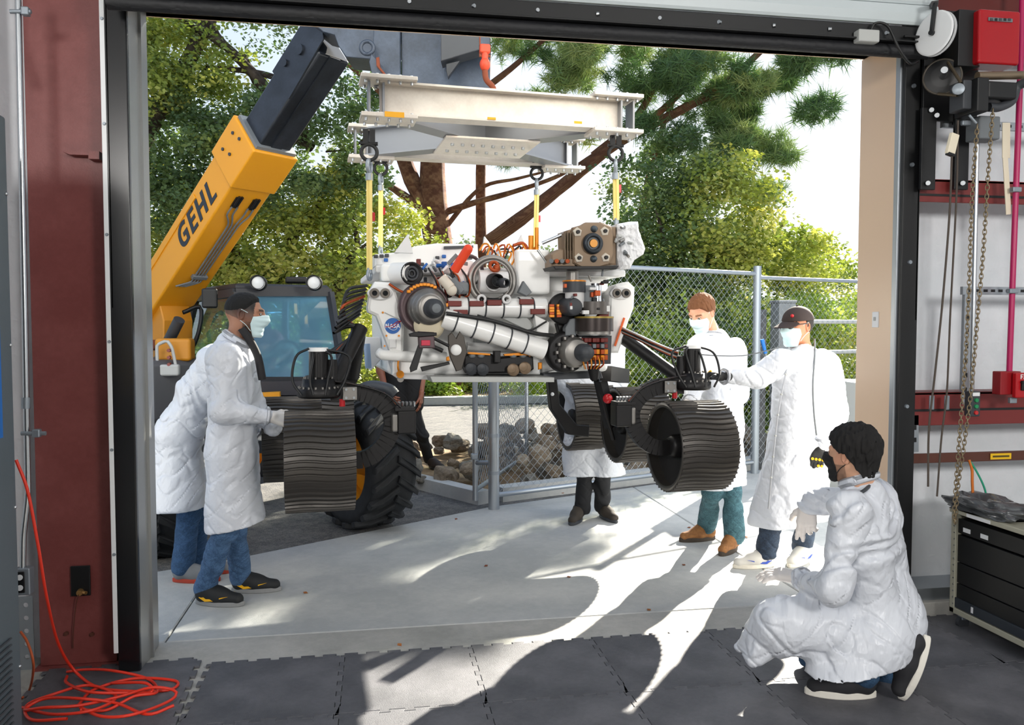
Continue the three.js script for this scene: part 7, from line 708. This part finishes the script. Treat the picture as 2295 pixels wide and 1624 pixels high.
{ // brown-haired person
  const D = 5.62, a = at, f1 = foot(1602, 1208, -0.95, -0.25), f2 = foot(1650, 1226, -0.6, -0.8);
  person({ label: 'brown-haired person in white lab coat, teal jeans and tan boots bending over the wheel', base: V(f2.heel.x, 0, f2.heel.z), skin: '#d9a184', hair: 'short', hairColor: '#6b4326', mask: '#d3e8ea', s: 3.9, face: dirC(-0.62, -0.5, -0.6), coat: coatM, trousers: denim('#24454f', '#4a727c'), hem: a(1610, 1088, D), skirt: 0.15, flare: 0.09, hemR: 0.07, fy: 1.8, j: { head: a(1573, 703, D - 0.05), neck: a(1597, 758, D), shR: a(1568, 775, D - 0.14), shL: a(1640, 785, D + 0.12), pelvis: a(1612, 960, D), elR: a(1560, 860, D - 0.25), wrR: a(1545, 900, D - 0.42), elL: a(1655, 880, D + 0.02), wrL: a(1600, 925, D - 0.25), hipR: a(1592, 985, D - 0.05), hipL: a(1638, 985, D + 0.05), knR: a(1596, 1100, D - 0.02), knL: a(1640, 1100, D), anR: V(f1.heel.x - 0.06, 0.1, f1.heel.z), anL: V(f2.heel.x - 0.04, 0.1, f2.heel.z + 0.05) },
    handR: { dir: dirC(-0.6, -0.4, -0.5), palm: dirC(0.1, -1, 0), thumb: 1, curl: 0.3, glove: latex }, handL: { dir: dirC(-0.7, -0.5, -0.3), palm: dirC(0.1, -1, 0), thumb: -1, curl: 0.3, glove: latex }, footR: f1, footL: f2, shoes: { high: 0.125, upper: MAT({ map: tint(nPatch, hex('#7a4f2c'), hex('#a5733f'), 0.15), roughness: 0.8 }), sole: MAT({ color: '#3d342c', roughness: 0.8 }), lace: MAT({ color: '#33241a' }), sole_h: 0.032 } });
}
{ // capped person holding the steering corner
  const D = 5.15, a = at, f1 = foot(1735, 1268, -0.98, -0.15), f2 = foot(1812, 1252, -0.6, -0.6);
  const [t, HM, J] = person({ label: 'person in dark cap, sunglasses and white lab coat reaching for the rover with work gloves', base: V(f1.heel.x, 0, f1.heel.z), skin: '#c07f5c', hair: 'cap', mask: '#cfeaee', s: 6.4, face: dirC(-0.86, -0.08, -0.5), coat: coatM, trousers: denim('#1d2838', '#33445a'), hem: a(1770, 1166, D), hemN: V(0.06, -1, 0), skirt: 0.17, flare: 0.12, hemR: 0.066, fy: 1.8, j: { head: a(1786, 733, D), neck: a(1802, 795, D + 0.02), shR: a(1752, 812, D - 0.1), shL: a(1852, 815, D + 0.08), pelvis: a(1790, 985, D), elR: a(1690, 846, D - 0.18), wrR: a(1620, 843, D - 0.3), elL: a(1874, 930, D + 0.0), wrL: a(1836, 998, D - 0.12), hipR: a(1765, 1000, D - 0.06), hipL: a(1822, 1000, D + 0.06), knR: a(1735, 1140, D - 0.04), knL: a(1815, 1140, D + 0.03), anR: V(f1.heel.x - 0.06, 0.09, f1.heel.z), anL: V(f2.heel.x - 0.05, 0.09, f2.heel.z) },
    placket: [a(1771, 795, D - 0.15), a(1748, 900, D - 0.2), a(1735, 1000, D - 0.22), a(1722, 1140, D - 0.22)],
    handR: { dir: dirC(-1, 0.05, -0.05), palm: dirC(-0.1, -0.9, -0.3), thumb: -1, curl: [0.5, 0.5, 0.5, 0.5, 0.3], glove: workGlove, studs: true }, handL: { dir: dirC(-0.15, -1, -0.1), palm: dirC(0.2, 0, 1), thumb: 1, curl: [0.55, 0.55, 0.6, 0.6, 0.4], glove: workGlove, studs: true }, footR: f1, footL: f2, shoes: { upper: MAT({ color: '#c9c6bf', roughness: 0.7 }), sole: MAT({ color: '#d8d2c4', roughness: 0.7 }), lace: MAT({ color: '#2b48a0' }), swoosh: MAT({ color: '#2a48a8' }) } });
  mesh('lanyard', tube([a(1826, 760, D + 0.02), a(1826, 800, D - 0.1), a(1822, 860, D - 0.16), a(1824, 920, D - 0.17), a(1830, 975, D - 0.17)].map((v) => v.sub(t.position)), 0.006, 24, 6), M.midGrey, t); 
  const w = thing('lead_wire', 'thin grey wire running from the steering corner past two coats', 'wire', a(1500, 788, 5.0)); mesh('wire', tube([a(1390, 745, 5.0), a(1480, 775, 5.0), a(1560, 793, 5.0), a(1660, 797, 4.98), a(1720, 785, 4.95), a(1752, 776, 4.95)].map((v) => v.sub(w.position)), 0.004, 30, 6), M.midGrey, w);
}
{ // crouching person
  const D = 3.42, a = at, hl = onFloor(1962, 1562, MAT_TOP), ht = onFloor(2012, 1572, MAT_TOP), back = V(0, 0, 0);
  const [t, HM, J] = person({ label: 'dark-haired person in white lab coat and black mask crouching on the foam mats', base: V(hl.x, MAT_TOP, hl.z), skin: '#d0a083', hair: 'thick', hairColor: '#0f0d0d', beard: 0.75, mask: '#101012', s: 9.2, headScale: 0.95, tcuts: [[a(1900, 1480, D), V(0, 1, 0)]], face: dirC(-0.66, -0.04, 0.75), coat: coatM, trousers: denim('#1f3a55', '#3d5f82'), hem: a(1900, 1540, D), skirt: 0.16, flare: 0.14, cw: 0.98, slv: 0.8, fy: 5,
    extra: [[a(1960, 1420, D), a(1760, 1395, D - 0.06), 0.17, 0.1], [a(1960, 1430, D + 0.2), a(1790, 1390, D + 0.22), 0.15, 0.1], [a(1760, 1400, D - 0.05), a(1700, 1425, D + 0.02), 0.085, 0.055], [a(1760, 1395, D - 0.05), a(1790, 1390, D + 0.22), 0.09, 0.09], [a(1960, 1380, D + 0.1), a(1960, 1440, D + 0.1), 0.2, 0.19], [a(1900, 1440, D - 0.05), a(1950, 1445, D - 0.08), 0.11, 0.12], [a(1725, 1405, D), a(1660, 1448, D + 0.05), 0.075, 0.012], [a(1745, 1425, D - 0.05), a(1690, 1478, D - 0.05), 0.075, 0.012], [a(1662, 1450, D + 0.04), a(1690, 1476, D - 0.05), 0.012, 0.012], [a(1780, 1430, D - 0.05), a(1900, 1470, D - 0.08), 0.07, 0.09]], cuts: [[a(1900, 1497, D - 0.1), V(0.12, -1, 0).normalize()]],
    j: { head: a(1908, 1021, D), neck: a(1930, 1090, D), shL: a(1905, 1145, D - 0.17), shR: a(1965, 1120, D + 0.19), pelvis: a(1965, 1400, D + 0.08), elL: a(1868, 1318, D - 0.22), wrL: a(1795, 1296, D + 0.05), elR: a(1852, 1118, D + 0.28), wrR: a(1812, 1130, D + 0.3), hipL: a(1950, 1420, D - 0.03), hipR: a(1965, 1420, D + 0.2), knL: a(1765, 1400, D - 0.04), knR: a(1830, 1470, D + 0.24), anL: V(hl.x - 0.05, 0.11, hl.z), anR: a(2008, 1508, D + 0.12) },
    handL: { dir: dirC(-0.85, 0.1, 0.4), palm: dirC(0, -1, 0.2), thumb: 1, curl: 0.3, glove: latex }, handR: { dir: dirC(-0.08, -1, 0.05), palm: dirC(0.5, 0, 0.8), thumb: 1, curl: [0.15, 0.25, 0.5, 0.6, 0.3], glove: latex }, cuff: coatM,
    footL: { heel: V(hl.x, MAT_TOP, hl.z), fwd: dirC(-1, 0, 0.12) }, shoes: { upper: MAT({ color: '#26262a', roughness: 0.8 }), sole: MAT({ color: '#e4e0d6', roughness: 0.7 }), lace: MAT({ color: '#1c1c1f' }), sole_h: 0.03 } });
  shoe(t, V(ht.x + 0.13, MAT_TOP + 0.27, ht.z + 0.02).sub(t.position), dirC(-0.35, -0.94, 0.02), dirC(-0.94, 0.35, 0.05), { upper: MAT({ color: '#26262a', roughness: 0.8 }), sole: MAT({ color: '#e4e0d6', roughness: 0.7 }), lace: M.black, sole_h: 0.03 });
  mesh('lanyard', tube([a(1952, 1085, D - 0.05), a(1935, 1100, D - 0.14), a(1905, 1115, D - 0.17), a(1880, 1135, D - 0.19)].map((v) => v.sub(t.position)), 0.008, 16, 6), M.darkGrey, t);
}
{ // driver in the cab
  const D = 7.75, a = at, s = a(575, 850, D); person({ label: 'seated driver in red shirt behind the blue windscreen', base: V(s.x, s.y - 0.45, s.z), skin: '#b07a5a', hair: 'short', hairColor: '#1a1310', s: 5.5, face: dirC(0.5, 0, -0.8), shirt: MAT({ color: '#b02a34', roughness: 0.8 }), shortSleeve: true, trousers: denim('#26303c', '#3a4656'), j: { head: a(580, 705, D), neck: a(580, 740, D), shR: a(552, 758, D - 0.1), shL: a(612, 758, D + 0.1), pelvis: a(570, 840, D + 0.05), elR: a(575, 800, D - 0.2), wrR: a(615, 795, D - 0.25), elL: a(650, 800, D - 0.05), wrL: a(650, 782, D - 0.25), hipR: a(560, 850, D), hipL: a(590, 850, D + 0.1), knR: a(600, 850, D - 0.4), knL: a(640, 850, D - 0.3), anR: a(600, 930, D - 0.4), anL: a(640, 930, D - 0.3) }, handR: { dir: dirC(0.6, 0.2, -0.5), palm: dirC(0, -1, 0), thumb: 1, curl: 0.7 }, handL: { dir: dirC(-0.2, 0.3, -0.8), palm: dirC(-0.6, -0.5, 0), thumb: -1, curl: 0.7 } });
}
renderer.render(scene, camera);
